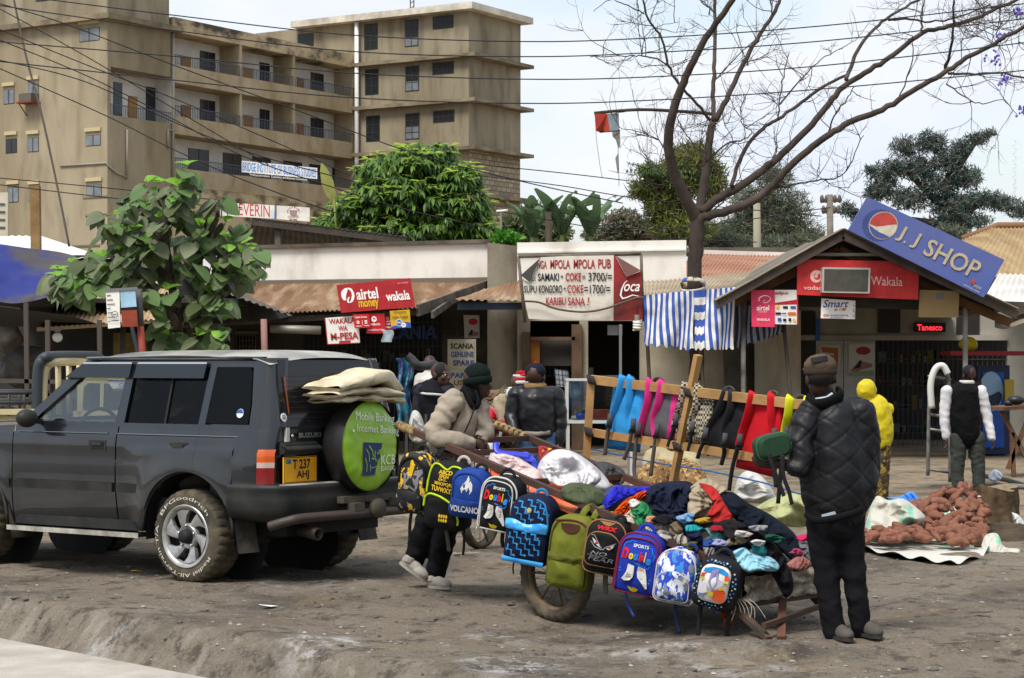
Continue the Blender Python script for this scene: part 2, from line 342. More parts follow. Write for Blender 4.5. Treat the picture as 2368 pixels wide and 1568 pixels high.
pipew=M('pipe_white',hx('#d8d8d6'),.5)
pipeg=M('pipe_grey',hx('#8a857c'),.6)
def block_mat():
 m=bpy.data.materials.new('blockwork'); m.use_nodes=True; n=m.node_tree; B=n.nodes['Principled BSDF']; L=n.links.new
 t=n.nodes.new('ShaderNodeTexCoord'); s=n.nodes.new('ShaderNodeSeparateXYZ'); c=n.nodes.new('ShaderNodeCombineXYZ'); L(t.outputs['Object'],s.inputs[0])
 a=n.nodes.new('ShaderNodeMath'); a.operation='ADD'; L(s.outputs['X'],a.inputs[0]); L(s.outputs['Y'],a.inputs[1]); L(a.outputs[0],c.inputs['X']); L(s.outputs['Z'],c.inputs['Y'])
 k=n.nodes.new('ShaderNodeTexBrick'); k.inputs['Scale'].default_value=1.0; k.inputs['Brick Width'].default_value=.62; k.inputs['Row Height'].default_value=.34; k.inputs['Mortar Size'].default_value=.03
 k.inputs['Color1'].default_value=(*hx('#a79b82'),1); k.inputs['Color2'].default_value=(*hx('#857a64'),1); k.inputs['Mortar'].default_value=(*hx('#5d5546'),1); L(c.outputs[0],k.inputs['Vector'])
 L(k.outputs['Color'],B.inputs['Base Color']); B.inputs['Roughness'].default_value=.95; return m
D2=V((.529,.849,0)); D1=V((-.849,.529,0)); CI=V((-11.0,146.0,0))
apt=thing('apartment_building',CI,'unfinished tan plastered apartment block of many storeys with balconies rising behind the shops','building',rz=atan2(.849,.529))
def on_d(px,py,d0=0.):
 k=(px-CX)/FPX; o=CI+D1*d0; s=(k*o.y-o.x)/(D2.x-k*D2.y); Y=o.y+D2.y*s; return s,CZ+(HY-py)/FPX*Y
def on_s(px,py,s0):
 k=(px-CX)/FPX; o=CI+D2*s0; d=(k*o.y-o.x)/(D1.x-k*D1.y); Y=o.y+D1.y*d; return d,CZ+(HY-py)/FPX*Y
ST,SW,SK=6.7,-19.2,-25.15
TD=-9.5
m=MB(); m.ab((0,TD,16.2),(ST,9,25.6)); m.build('tower_wall',plaster2,apt)
m=MB(); m.ab((0.02,TD+.02,0),(ST-.02,3,16.2)); m.build('block_wall',block_mat(),apt)
m=MB(); m.ab((0,TD-.003,9),(.015,0,16.2)); m.build('tower_wall',plaster2,apt)
m=MB(); m.ab((-.75,TD-.75,25.6),(ST+.5,5.2,26.05)); m.build('roof',slabw,apt)
m=MB(); m.ab((.5,5.2,22),(ST,8.2,25.0)); m.build('parapet',plaster2,apt)
m=MB()
for z in(22.55,19.5,16.25,13.1):m.ab((-.55,TD-.85,z-.12),(ST+.45,-.02,z+.12))
m.build('cornice',M('cornice',hx('#8d8068'),.95,var=hx('#5c5446'),vs=.6,vd=7),apt)
m=MB(); m.tube([(-.35,-.35,12),(-.35,-.35,25.6)],.16,8); m.build('downpipe',pipew,apt)
m=MB(); m.ab((-.05,3.7,23.6),(0,5.1,25.2)); m.build('window',glassd,apt)
def win(parent,plane,s0,rect,bars=(1,1),mat=None,fr=.07,dep=.05,pane2=None,sgn=-1):
 "a steel window on a face: dark pane, a frame and glazing bars; rect in picture units (x0, y0, x1, y1)"
 f=on_s if plane=='s' else on_d
 a0,z1=f(rect[0],rect[1],s0); a1,z1b=f(rect[2],rect[1],s0); _,z0=f(rect[0],rect[3],s0); z1=(z1+z1b)/2
 if a0>a1:a0,a1=a1,a0
 e=sgn*dep
 def pt(a,z,o):return(s0+o,a,z)if plane=='s' else(a,s0+o,z)
 w=MB(); w.ab(pt(a0-fr,z0-fr,.2*-sgn),pt(a1+fr,z1+fr,e*.4)); o=w.build('window',framed,parent)
 p=MB(); p.ab(pt(a0,z0,0),pt(a1,z1,e*.6))
 if pane2:p.m=1; p.ab(pt(a0,z0,0),pt(a1,z0+(z1-z0)*pane2,e*.66))
 p.build('pane',[mat or glassd,glassg],o)
 bm_=MB(); nx,ny_=bars
 for i in range(1,nx+1):a=a0+(a1-a0)*i/(nx+1); bm_.ab(pt(a-.025,z0,0),pt(a+.025,z1,e))
 for i in range(1,ny_+1):z=z0+(z1-z0)*i/(ny_+1); bm_.ab(pt(a0,z-.025,0),pt(a1,z+.025,e*.95))
 if bm_.v:bm_.build('glazing_bar',framed,o)
 return o
def crp(x,y):return 637.8+x*.3686,y*.3686
for(x0,y0,x1,y1,bars,q)in[(560,155,635,310,(1,2),None),(815,128,890,290,(1,2),.3),(990,105,1110,180,(3,1),None),(565,440,640,592,(1,2),None),(818,420,895,570,(1,2),.38),(988,395,1113,465,(3,1),None),(572,732,648,885,(1,2),None),(818,716,897,872,(1,3),.5),(992,698,1116,766,(3,1),None)]:
 a,b_=crp(x0,y0),crp(x1,y1); win(apt,'s',0,(a[0],a[1],b_[0],b_[1]),bars,pane2=q)
m=MB(); m.ab((SW,1.7,0),(0.5,9,22.5)); m.build('balcony_wall',innerw,apt)
m=MB(); m.ab((SW,-.02,0),(-.02,1.7,12.75)); m.ab((SW,-.02,22.4),(-.3,9,23.3)); m.build('fascia',stain,apt)
m=MB()
for z in(12.75,16.0,19.2):m.ab((SW,-.05,z),(-.02,.12,z+1.12)); m.ab((SW,.12,z),(-.02,1.7,z+.2))
m.build('parapet',plaster3,apt)
bays=[on_d(557,300)[0],on_d(680,300)[0]]
for s in bays:m=MB(); m.ab((s-.12,0,16.2),(s+.12,1.7,22.4)); m.build('bay_wall',plaster3,apt)
m=MB(); m.ab((-.25,0,12.9),(-.02,1.7,22.4)); m.build('bay_wall',plaster3,apt)
m=MB()
for(a,c)in[(SW,bays[0]),(bays[0],bays[1])]:m.ab((a+.5,2.3,23.3),(c,8,23.5))
m.build('roof',M('tile_brown',hx('#8d6a52'),.9),apt)
m=MB(); m.slab((SW,.6,23.28),(-4,.6,23.28),(-4,6,24.4),(SW,6,24.4),.1); m.build('roof',M('tile_brown'),apt)
def railing(s0,s1,z,h=.66,d=-.02):
 r=MB(); r.ab((s0,d-.02,z+h-.05),(s1,d+.02,z+h)); n=int((s1-s0)/.16)
 for i in range(n+1):a=s0+(s1-s0)*i/n; r.ab((a-.014,d-.012,z),(a+.014,d+.012,z+h-.05))
 r.build('railing',raild,apt)
lv=[(20.32,22.4),(17.12,19.2),(13.87,16.0)]
for z0,_ in lv[:2]:
 for a,c in[(SW,bays[0]-.12),(bays[0]+.12,bays[1]-.12),(bays[1]+.12,-.3)]:railing(a,c,z0)
railing(SW,-.3,lv[2][0])
def back(px0,px1,z0,z1,mat,name,d=1.64,bars=None):
 s0,_=on_d(px0,300,1.7); s1,_=on_d(px1,300,1.7)
 m=MB(); m.ab((s0,d,z0),(s1,1.75,z1)); o=m.build(name,mat,apt)
 if bars:
  b_=MB(); c=(s0+s1)/2; b_.ab((c-.03,d-.03,z0),(c+.03,d,z1)); b_.ab((s0,d-.025,z0+(z1-z0)*.6),(s1,d,z0+(z1-z0)*.6+.06)); b_.build('glazing_bar',raild,o)
for zz in(19.35,16.2):
 for x0,x1 in[(418,440),(563,583),(686,702)]:back(x0,x1,zz,zz+2.0,woodd,'door')
 for x0,x1 in[(462,496),(600,622),(718,747)]:back(x0,x1,zz+.25,zz+2.55,glassd,'window',bars=1)
for x0,x1 in[(435,482),(515,557),(583,625),(655,697),(715,752),(768,793)]:back(x0,x1,13.0,15.5,glassd,'window',bars=1)
m=MB()
o0,o1=on_d(256,230)[0],SW
m.ab((SK,0,0),(SW,1.6,16.6)); m.ab((SK,0,19.5),(SW,1.6,22.3)); m.ab((SK,0,16.6),(o0,1.6,19.5)); m.ab((SK,1.6,0),(SW,22,22.3))
m.build('front_wall',plaster,apt)
m=MB(); m.ab((o0,1.5,16.6),(SW,1.595,19.5)); m.ab((SW-.05,0.02,16.6),(SW-.001,1.5,19.5)); m.build('balcony_wall',innerw,apt)
railing(o0,SW,16.62)
for(x0,x1,z0,z1,mt,nm)in[(262,281,16.7,18.9,glassd,'window'),(296,316,16.65,18.2,woodd,'door'),(337,361,16.8,18.95,glassd,'window')]:
 s0,_=on_d(x0,230,1.5); s1,_=on_d(x1,230,1.5); w=MB(); w.ab((s0,1.44,z0),(s1,1.52,z1)); w.build(nm,mt,apt)
m=MB(); m.ab((SK-.5,-.55,22.3),(SW+.3,23,22.62)); m.build('cornice',M('cornice'),apt)
m=MB(); m.ab((SK+.05,.05,22.62),(SW-.35,20,30)); m.build('upper_wall',plaster2,apt)
m=MB()
for px,y0,y1 in((397,60,430),):
 s,z1=on_d(px,y0); _,z0=on_d(px,y1); m.tube([(s,-.12,z0),(s,-.12,z1)],.09,8)
s,z1=on_d(291,300); _,z0=on_d(291,415); m.tube([(s,-.1,z0),(s,-.1,z1)],.07,8)
s,z1=on_d(386,300); _,z0=on_d(386,345); m.tube([(s,-.1,z0),(s,-.1,z1),(s+.4,-.1,z1)],.06,8)
m.build('downpipe',pipeg,apt)
m=MB(); d0,z=on_s(140,384,SK); d1,z_=on_s(248,384,SK); sx,zb=on_d(292,411)
m.tube([(SK-.06,d0,z),(SK-.06,d1,z),(SK-.06,-.06,z-.15),(on_d(268,400)[0],-.08,zb+.2),(sx,-.1,zb)],.06,8); m.build('waste_pipe',pipeg,apt)
def crl(x,y):return x*.3687,y*.3687
for(x0,y0,x1,y1,mt)in[(500,180,622,262,glassg),(24,565,88,652,glassg),(38,872,104,960,glassd),(175,866,241,952,glassg),(540,850,630,915,glassg),(50,1180,115,1268,glassg),(184,1180,245,1262,glassg),(545,1162,636,1234,glassg),(178,525,240,600,glassg),(228,-30,320,8,glassd)]:
 a,b_=crl(x0,y0),crl(x1,y1); o=win(apt,'s',SK if y0>0 else SK+.05,(a[0],a[1],b_[0],b_[1]),(1,0),mat=mt,fr=.03)
 if y0>0:
  (d0,z),(d1,_)=on_s(a[0]-2,a[1]-8,SK),on_s(b_[0]+2,a[1]-8,SK); w=MB(); w.ab((SK-.12,d0,z),(SK,d1,z+.22)); w.build('lintel',M('lintel',hx('#b3a684'),.9),o)
m=MB(); (d0,z0),(d1,z1)=on_s(62,238,SK),on_s(90,217,SK); m.ab((SK-.7,d0,z0),(SK-.002,d1,z1)); ac=m.build('air_conditioner',M('ac_grey',hx('#5b554c'),.7),apt,label='boxy grey cooling unit under a wall window')
m=MB(); m.ab((SK-.8,d0+.15,z0-.1),(SK,d1-.15,z0-.02)); m.bar((SK-.7,d0,z0-.1),(SK,d0,z0-.8),.05,.05); m.build('bracket',M('rust',hx('#7a3a22'),.8),ac)
m=MB()
for(x,y,l)in[(225,455,60),(180,569,95),(330,569,120),(236,496,70)]:
 d,z=on_s(x,y,SK); m.ab((SK-.06,d-l/26/2,z-.05),(SK,d+l/26/2,z+.05))
m.build('ledge',M('cornice'),apt)
# ----------------------------------------------------------
class Sign:
 "flat board facing the road with raised lettering; coordinates are picture units after crop=(k, ox, oy), or the unit square of quad q"
 def __init__(s,name,label,cat,Y,crop=(1,0,0),q=None,group=None):
  s.a=(name,label,cat,group); s.Y=Y; s.c=crop; s.q=q; s.items=[]; s.boards=[]; s.off=.004; s.ref=None
 def pt(s,x,y):
  k,ox,oy=s.c
  if s.q:
   tl,tr,br,bl=[V((p[0],p[1],0))for p in s.q]; p=bl.lerp(br,x).lerp(tl.lerp(tr,x),y); x,y=p.x,p.y
  return P(ox+k*x,oy+k*y,s.Y)
 def mapf(s):
  e=s.off
  def f(x,y):p=s.pt(x,y); p.y-=e; return p
  return f
 def board(s,pts=None,mat=None,t=.03,name='board',off=0.):
  pts=pts or[(0,0),(1,0),(1,1),(0,1)]
  a=[s.pt(*p)for p in pts]; s.boards.append((a,mat,t,name,off)); return s
 def _mb(s,mat,name):
  for m,n,b in s.items:
   if m==mat and n==name:return b
  b=MB(); s.items.append((mat,name,b)); return b
 def text(s,mat,t,x0,y0,x1,y1,slope=0.,bold=.015,shear=0.,name='lettering'):
  s.off+=.0015; f=s.mapf(); g=f
  if slope:g=lambda x,y:f(x,y+slope*(x-x0))
  letter(s._mb(mat,name),t,g,(x0,y0,x1,y1),bold,shear); return s
 def poly(s,mat,pts,name='emblem'):s.off+=.0015; shape(s._mb(mat,name),pts,s.mapf()); return s
 def ell(s,mat,cx,cy,rx,ry,name='emblem',n=20):return s.poly(mat,circ(cx,cy,rx,ry,n),name)
 def stroke(s,mat,pts,w,name='emblem',closed=False,asp=1.):s.off+=.0015; stroke(s._mb(mat,name),pts,w,s.mapf(),asp,closed); return s
 def done(s,base=None):
  a=s.boards[0][0]; lo=min(a,key=lambda p:p.z); c=sum(a,V((0,0,0)))/len(a)
  r=thing(s.a[0],(c.x,s.Y,lo.z),s.a[1],s.a[2],s.a[3])
  for a,mat,t,name,off in s.boards:
   m=MB(); k=len(a); fr=[p-V((0,off,0))for p in a]; bk=[p+V((0,t,0))for p in fr]
   m.add(fr+bk,[tuple(range(k)),tuple(range(2*k-1,k-1,-1))]+[(i,k+i,k+(i+1)%k,(i+1)%k)for i in range(k)]); m.build(name,mat,r,world=True)
  for mat,n,b in s.items:b.build(n,mat,r,world=True)
  return r
def paint(name,col=None,rough=.55,v=.72):
 if name in MATS:return MATS[name]
 c=hx(col); return M(name,c,rough,var=tuple(x*v for x in c),vs=6,vd=6)
red_s=paint('sign_red','#c41f28'); red_d=paint('sign_red_dark','#a8252a'); white_s=paint('sign_white','#e9e6e0',v=.9); yel_s=paint('sign_yellow','#efc21a'); blue_s=paint('sign_blue','#2b56a8'); black_s=paint('sign_black','#16161a')
lite_s=paint('letter_white','#f3f0ea',v=.95); ink_blue=paint('ink_blue','#33539b'); pink_s=paint('sign_pink','#e23a63')
def swoosh(s,mat,x,y,w,h):
 p=[(.10,.30),(.02,.50),(.12,.78),(.42,.98),(.78,.93),(.97,.68),(.90,.40),(.66,.18),(.42,.16),(.38,.30),(.55,.48)]
 q=[(a.x,a.y)for a in spline([(a,b,0)for a,b in p],4)]; n=len(q)
 ws=[abs(h)*(.035+.10*max(0,1-abs(i/n-.2)/.25)+.03*max(0,1-abs(i/n-.6)/.3))for i in range(n)]
 s.stroke(mat,[(x+w*a,y+h*b)for a,b in q],ws)
def quote_mark(s,fg,bgm,cx,cy,rx,ry):
 s.ell(fg,cx,cy,rx,ry); s.ell(bgm,cx+rx*.02,cy,rx*.55,ry*.55); s.poly(fg,[(cx-rx*.35,cy+ry*.1*(1)),(cx+rx*.1,cy-ry*.9),(cx+rx*.55,cy-ry*.85),(cx+rx*.3,cy-ry*.35),(cx+rx*.05,cy+ry*.05)])
A4=(.3174,520.3,520.3)
def AQ(*pts):return[(520.3+.3174*x,520.3+.3174*y)for x,y in pts]
cloth_w=M('banner_cloth',hx('#e4e2de'),.8,var=hx('#c9c6c0'),vs=.9)
s=Sign('banner','long white banner with blue capitals reading BRIDGE INSTITUTE OF BUSINESS STUDIES on a balcony railing','banner',133.0,q=[(558,371),(733,389),(733,416),(558,401)])
s.q=[(559,371.5),(733.5,388.5),(733.5,414),(559,398)]
bl_=paint('banner_blue','#2f86dd')
s.board(mat=cloth_w,t=.1); s.board([(0,-.28),(1,-.28),(1,0),(0,0)],mat=black_s,t=.1,name='lower_band')
s.text(bl_,'BRIDGE INSTITUTE OF BUSINESS STUDIES',.01,.12,.985,.9,bold=.012); s.text(lite_s,'"Professional trainers  Counselors and Business Consultants"',.1,-.24,.88,-.04,bold=.0); b1=s.done()
s=Sign('banner','white SEVERIN college banner hung low on the apartment block beside the mango tree','banner',131.0,crop=(.3687,0,0))
s.board([(1380,1268),(1722,1288),(1722,1372),(1380,1352)],cloth_w,.08); s.board([(1735,1289),(1942,1302),(1942,1390),(1735,1374)],cloth_w,.08,'crest_panel')
sev=paint('banner_red','#c8403a')
s.text(sev,'SEVERIN',1468,1348,1692,1272,slope=.07,bold=.0); s.stroke(bl_,[(1728,1290),(1722,1372)],6)
for i in range(9):a=radians(200-200*i/8); s.text(sev,'SEVERIN S'[i]if 'SEVERIN S'[i]!=' ' else '-',1840+36*cos(a)-4,1326-26*sin(a)+5,1840+36*cos(a)+4,1326-26*sin(a)-5)
s.poly(M('crest_grey',hx('#8b8580')),[(1815,1318),(1865,1318),(1860,1345),(1840,1358),(1820,1345)]); s.text(sev,'COLLEGE',1805,1366,1872,1353,slope=-.05); s.text(black_s,'SCPS',1815,1384,1862,1370,slope=.05); s.done()
# ----------------------------------------------------------
whitewash=M('whitewash',hx('#e2dfd8'),.9,var=hx('#b9b2a4'),vs=.9,vd=8,sharp=(.5,.72),bump=.2,bs=9,var2=hx('#8f8676'),vs2=2.2,amt2=.35,stretch=(1,1,.5))
capm=M('coping',hx('#6d665c'),.95,var=hx('#3b3630'),vs=1.5,vd=7)
concrete=M('rough_concrete',hx('#8a8374'),.95,var=hx('#5a5348'),vs=.9,vd=8,bump=.35,bs=14,var2=hx('#3b3731'),vs2=2.5,amt2=.5,stretch=(1,1,.5))
grime_shade=M('grimy_shaded_wall',hx('#5a5448'),.95,var=hx('#37332d'),vs=1.1,vd=7)  # grimy mottling over a base colour darkened for shade under the roof
dark_in=M('shaded_interior',(.022,.021,.02),.9,var=(.04,.037,.033),vs=1.2)  # near-black colour puts the shade of roofed interiors into these walls
dark_wd=M('dark_wood',(.045,.035,.028),.8,var=(.08,.06,.045),vs=4)
rust_r=M('rusty_sheet',hx('#8f7356'),.8,var=hx('#6e4d35'),vs=.55,vd=7,sharp=(.38,.62),var2=hx('#b39f83'),vs2=1.3,amt2=.7,stretch=(3,.5,.5))
rust_red=M('red_brown_sheet',hx('#a1755c'),.8,var=hx('#86563f'),vs=.6,vd=7,var2=hx('#c0a48c'),vs2=1.5,amt2=.6,stretch=(.6,2,2))
dusty_r=M('dusty_sheet',hx('#a89a84'),.85,var=hx('#87745d'),vs=.8,vd=7,var2=hx('#c8bfae'),vs2=2.,amt2=.5)
pale_r=M('pale_sheet',hx('#dcdad4'),.6,var=hx('#b9b5ac'),vs=.7,vd=6)
beam=M('grey_timber',hx('#6f675c'),.9,var=hx('#4a443c'),vs=3,vd=6)
wood_l=M('raw_timber',hx('#a98452'),.75,var=hx('#8d6a3f'),vs=5,vd=5,stretch=(.3,1,1),bump=.1,bs=30)
def fb(m,x0,y0,x1,y1,Y0,Y1):
 a=P(x0,y1,Y0); b=P(x1,y0,Y0); return m.ab((a.x,Y0,a.z),(b.x,Y1,b.z))
def fpoly(m,pts,Y0,Y1):a=[P(x,y,Y0)for x,y in pts]; return m.prism([(p.x,p.z)for p in a],(0,Y0,0),(1,0,0),(0,0,1),0,Y1-Y0,n=(0,1,0))
def corr(m,bl,br,fr,fl,pitch=.085,amp=.016,t=.006,nv=6,sag=.0,seed=0.):
 "corrugated sheet between back edge bl-br and front edge fl-fr, as a thin two-sided sheet"
 bl,br,fr,fl=map(V,(bl,br,fr,fl)); n=(br-bl).cross(fl-bl).normalized()
 if n.z<0:n=-n
 k=max(8,int((br-bl).length/pitch*6))
 def f(u,v):
  p=bl.lerp(br,u).lerp(fl.lerp(fr,u),v); a=(br-bl).length*u/pitch*2*pi
  return p+n*(amp*sin(a)+.03*fbm((p.x*.7+seed,p.y*.7,seed),2))+V((0,0,-sag*sin(pi*u)*v))
 m.grid(f,k,nv,sm=True); b=len(m.v)
 m.grid(lambda u,v:f(u,v)-n*t,k,nv,sm=True)
 return m
YA=40.0
sa=thing('shop_building',P(800,1040,YA),'long low shop with a white stained parapet over a brown corrugated roof','building')
m=MB(); fpoly(m,[(470,578),(1127,561),(1127,653),(470,659)],YA,YA+.25); m.build('parapet',whitewash,sa,world=True)
m=MB(); fpoly(m,[(465,570),(1134,553),(1134,561.5),(465,578.5)],YA-.08,YA+.35); m.build('coping',capm,sa,world=True)
m=MB(); fpoly(m,[(1127,561),(1196,569),(1196,1046),(1127,1046)],YA-.3,YA+.8); m.build('corner_pier',concrete,sa,world=True)
m=MB(); fb(m,380,655,700,1046,YA+.06,YA+.3); fb(m,1022,650,1127,1046,YA+.06,YA+.3); fb(m,700,640,1022,715,YA+.06,YA+.3); m.build('wall',grime_shade,sa,world=True)
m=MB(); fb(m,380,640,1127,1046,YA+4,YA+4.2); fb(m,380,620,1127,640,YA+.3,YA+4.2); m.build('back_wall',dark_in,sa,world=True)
m=MB()
for i in range(30):x=702+i*11; fb(m,x,715,x+1.6,1046,YA+.12,YA+.15)
for y in(745,800,860,920,980):fb(m,700,y,1022,y+2,YA+.10,YA+.12)
m.build('security_grille',M('grille_iron',(.05,.05,.05),.7),sa,world=True)
m=MB(); fb(m,545,772,592,850,YA+.03,YA+.07); m.build('window',glassd,sa,world=True)
m=MB()
for i in range(7):fb(m,546+i*7.4,772,547.2+i*7.4,850,YA+.0,YA+.03)
for i in range(6):fb(m,545,774+i*13,592,775.2+i*13,YA-.01,YA+.03)
fb(m,541,766,596,772,YA-.02,YA+.05); m.build('window_grille',M('grille_pale',hx('#7c7455'),.7),sa,world=True)
m=MB(); corr(m,P(250,660,YA-.03),P(1127,653,YA-.03),P(965,711,36.3),P(60,752,36.3),seed=3.); m.build('roof',rust_r,sa,world=True)
m=MB(); m.bar(P(1127,660,YA-.05),P(966,718,36.35),.06,.2); m.bar(P(1090,664,YA-.05),P(1000,728,36.5),.05,.12); m.bar(P(420,752,36.6),P(968,722,36.6),.06,.1); m.build('rafter',beam,sa,world=True)
m=MB(); fpoly(m,[(470,650),(1127,641),(1127,655),(470,662)],YA-.04,YA); m.build('flashing',M('flashing',hx('#6f665b'),.9),sa,world=True)
for i,(t,x0,y0,x1,y1,mt,b)in enumerate([('SCANIA',880,785,1010,752,ink_blue,.02),('PATA VOCHA',1022,763,1086,752,black_s,.0),('AINA ZOTE HAPA.',1030,776,1120,765,black_s,0.)]):
 mb=MB(); letter(mb,t,lambda x,y:P(x,y,YA+.056),(x0,y0,x1,y1),b); mb.build('painted_lettering',mt,sa,world=True)
sh=thing('shed_roof',P(760,570,43),'dark open shed roof on timber posts standing above the white parapet','shed')
m=MB(); corr(m,P(560,610,62),P(1010,655,62),P(945,551,43),P(585,504,43),nv=3,pitch=.2); m.build('roof',M('shed_sheet',hx('#6d675e'),.8,var=hx('#4b463f'),vs=.6),sh,world=True)
m=MB(); m.bar(P(585,512,43.05),P(940,556,43.05),.08,.16); m.bar(P(600,525,48),P(940,570,48),.08,.16); m.build('beam',dark_wd,sh,world=True)
for a,b_,w in[((643,520,43.2),(642,640,43.2),.12),((788,572,43.2),(826,540,43.2),.07)]:m=MB(); m.bar(P(*a),P(*b_),w,w); m.build('post',beam,sh,world=True)
m=MB(); fb(m,540,560,960,900,60,60.2); m.build('back_wall',dark_in,sh,world=True)
ln=thing('stall_building',P(420,1020,37),'dark lean-to stall under a low sloping roof behind the leafy tree','stall')
m=MB(); fpoly(m,[(400,640),(500,659),(672,731),(640,739),(400,752)],36.2,36.5); m.build('gable',M('shaded_underside',(.02,.02,.022),.8,var=(.045,.042,.04),vs=2),ln,world=True)  # near-black panel with the shade of the roof underside put into its colour
m=MB(); corr(m,P(380,600,41),P(520,660,41),P(676,733,34.6),P(430,640,34.6),nv=4); m.build('roof',M('tar_sheet',(.06,.05,.045),.8,var=(.11,.09,.07),vs=1),ln,world=True)
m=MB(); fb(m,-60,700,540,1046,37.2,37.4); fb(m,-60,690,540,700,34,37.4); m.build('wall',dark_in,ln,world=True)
m=MB(); fb(m,262,770,345,1046,37.0,37.19); m.build('yellow_panel',M('ochre_wall',hx('#8a7a3f'),.9,var=hx('#5b5230'),vs=2),ln,world=True)
m=MB(); corr(m,P(150,680,38),P(420,640,38),P(400,735,33),P(90,755,33),seed=8.,nv=5); m.build('roof',M('tan_sheet',hx('#b49b78'),.8,var=hx('#8d7152'),vs=.9,var2=hx('#d6c7ab'),vs2=2.,stretch=(2,.6,1)),ln,world=True)
m=MB(); fpoly(m,[(85,757),(400,737),(400,744),(85,766)],33.05,33.2); m.build('fascia',M('fascia_tan',hx('#b0a27f'),.9),ln,world=True)
for x in(284,118):m=MB(); m.tube([P(x,1040,33.6),P(x,740,33.6)],.045,8); m.build('post',dark_wd,ln,world=True)
m=MB(); m.tube([P(610,738,34.7),P(614,900,34.7)],.055,8); m.build('post',M('pink_post',hx('#8e6a66'),.8),ln,world=True)
fl=thing('shed_building',P(40,1000,46),'white and grey sheet roof of a low shed below the apartment block','shed')
m=MB(); corr(m,P(-120,540,60),P(95,547,60),P(260,600,46),P(-140,585,46),nv=3,pitch=.2); m.build('roof',pale_r,fl,world=True)
m=MB(); fb(m,-140,590,262,1000,46.2,46.4); m.build('wall',dark_in,fl,world=True)
tp=thing('tarpaulin',P(70,700,32),'faded blue and grey tarpaulin slung over a stall roof under the white sheds','tarpaulin')
def tarp(u,v):
 x=-70+u*245; top=563+30*u**2; bot=655+45*sin(pi*min(1,u*.8+.15))-60*max(0,u-.75)*2
 y=top+(bot-top)*v; Y=33.5-2.2*v+.5*u; p=P(x,y,Y); c=1-abs(v-.3)
 p.y+=.07*sin(7*v+9*u+3*fbm((u*2,v*3,1),2))*v+.05*fbm((u*4,v*5,8),3); p.z+=.012*sin(9*u-5*v); return p
m=MB(True); m.grid(tarp,70,40)
o=m.build('cloth',M('tarp_blue',hx('#13226b'),.6,var=hx('#3f3b3e'),vs=.6,vd=6,sharp=(.50,.62)),tp,world=True)
m=MB(True); m.grid(lambda u,v:P(-70+u*235+80*v*u,700+55*v+30*u*(1-v),31.6+2*v),40,6); m.build('shade_cloth',M('black_cloth',(.035,.033,.032),.9),tp,world=True)
YP=39.5
pb_=thing('pub_building',P(1390,1040,YP),'small pub with a plain white parapet behind the hand painted menu banner','building')
m=MB(); fpoly(m,[(1196,561),(1587,555),(1587,655),(1196,700)],YP,YP+.25); m.build('parapet',whitewash,pb_,world=True)
m=MB(); fpoly(m,[(1196,582),(1587,575),(1587,579),(1196,586)],YP-.06,YP); m.build('ledge',whitewash,pb_,world=True)
m=MB(); fb(m,1480,650,1700,1046,YP+.02,YP+.25); fb(m,1196,690,1226,1046,YP+.02,YP+.25); fb(m,1340,690,1360,1046,YP+.02,YP+.25); fb(m,1225,690,1480,742,YP+.03,YP+.25)
m.build('wall',M('pub_wall',hx('#aaa390'),.95,var=hx('#8a8270'),vs=1.0,vd=7,bump=.2,bs=12),pb_,world=True)
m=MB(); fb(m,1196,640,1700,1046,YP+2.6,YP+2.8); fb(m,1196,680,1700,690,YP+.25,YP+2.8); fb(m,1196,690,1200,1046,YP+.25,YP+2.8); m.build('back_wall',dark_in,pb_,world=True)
brown=M('brown_frame',hx('#6a5340'),.7,var=hx('#4c3a2c'),vs=3)
for x0,y0,x1,y1 in[(1207,768,1226,1046),(1322,750,1345,1046),(1225,779,1330,787)]:m=MB(); fb(m,x0,y0,x1,y1,YP-.12,YP+.02); m.build('door_frame',brown,pb_,world=True)
m=MB(); fb(m,1227,786,1248,905,YP-.02,YP+.12); m.build('shutter',M('orange_board',hx('#b8752e'),.6,var=hx('#95591f'),vs=3),pb_,world=True)
m=MB(); fb(m,1248,787,1322,846,YP+.1,YP+.14); m.build('screen',M('mesh_screen',(.05,.045,.04),.8),pb_,world=True)
m=MB(); fb(m,1432,750,1438,1046,YP-.03,YP+.08); fb(m,1405,752,1440,775,YP+.2,YP+.24); m.build('glass_door',M('alu',hx('#9aa0a4'),.4,.6),pb_,world=True)
m=MB(); fb(m,1350,868,1430,872,YP+.5,YP+1.0); fb(m,1290,800,1320,803,YP+.6,YP+.9); fb(m,1362,850,1372,868,YP+.6,YP+.8); m.build('shelf',M('shelf_grey',hx('#6a6d70'),.6),pb_,world=True)
m=MB(); corr(m,P(1118,670,YP-.05),P(1212,648,YP-.05),P(1212,697,36.4),P(1049,695,36.4),seed=2.); m.build('roof',rust_r,pb_,world=True)
m=MB(); fb(m,1058,700,1208,716,36.6,36.7); m.build('fascia',M('blue_board',hx('#3f4d66'),.8,var=hx('#2a3142'),vs=2),pb_,world=True)
m=MB(); corr(m,P(1486,650,YP-.05),P(1780,628,YP-.05),P(1690,690,36.2),P(1490,686,36.2),seed=5.); m.build('roof',dusty_r,pb_,world=True)
s=Sign('menu_banner','torn white and red pub menu banner reading KARIBU SANA on a steel frame','banner',36.0,crop=(.27656,1127.3,491.4))
bw=M('banner_dirty',hx('#d6d0c4'),.75,var=hx('#a79d8c'),vs=1.6,vd=7,sharp=(.48,.72)); br_=M('banner_red_dirty',hx('#9c2b2c'),.7,var=hx('#5e2523'),vs=1.5,vd=7)
s.board([(445,375),(650,364),(1056,358),(1053,905),(700,900),(520,897),(345,888),(312,740),(296,560),(350,583)],bw,.02,'cloth')
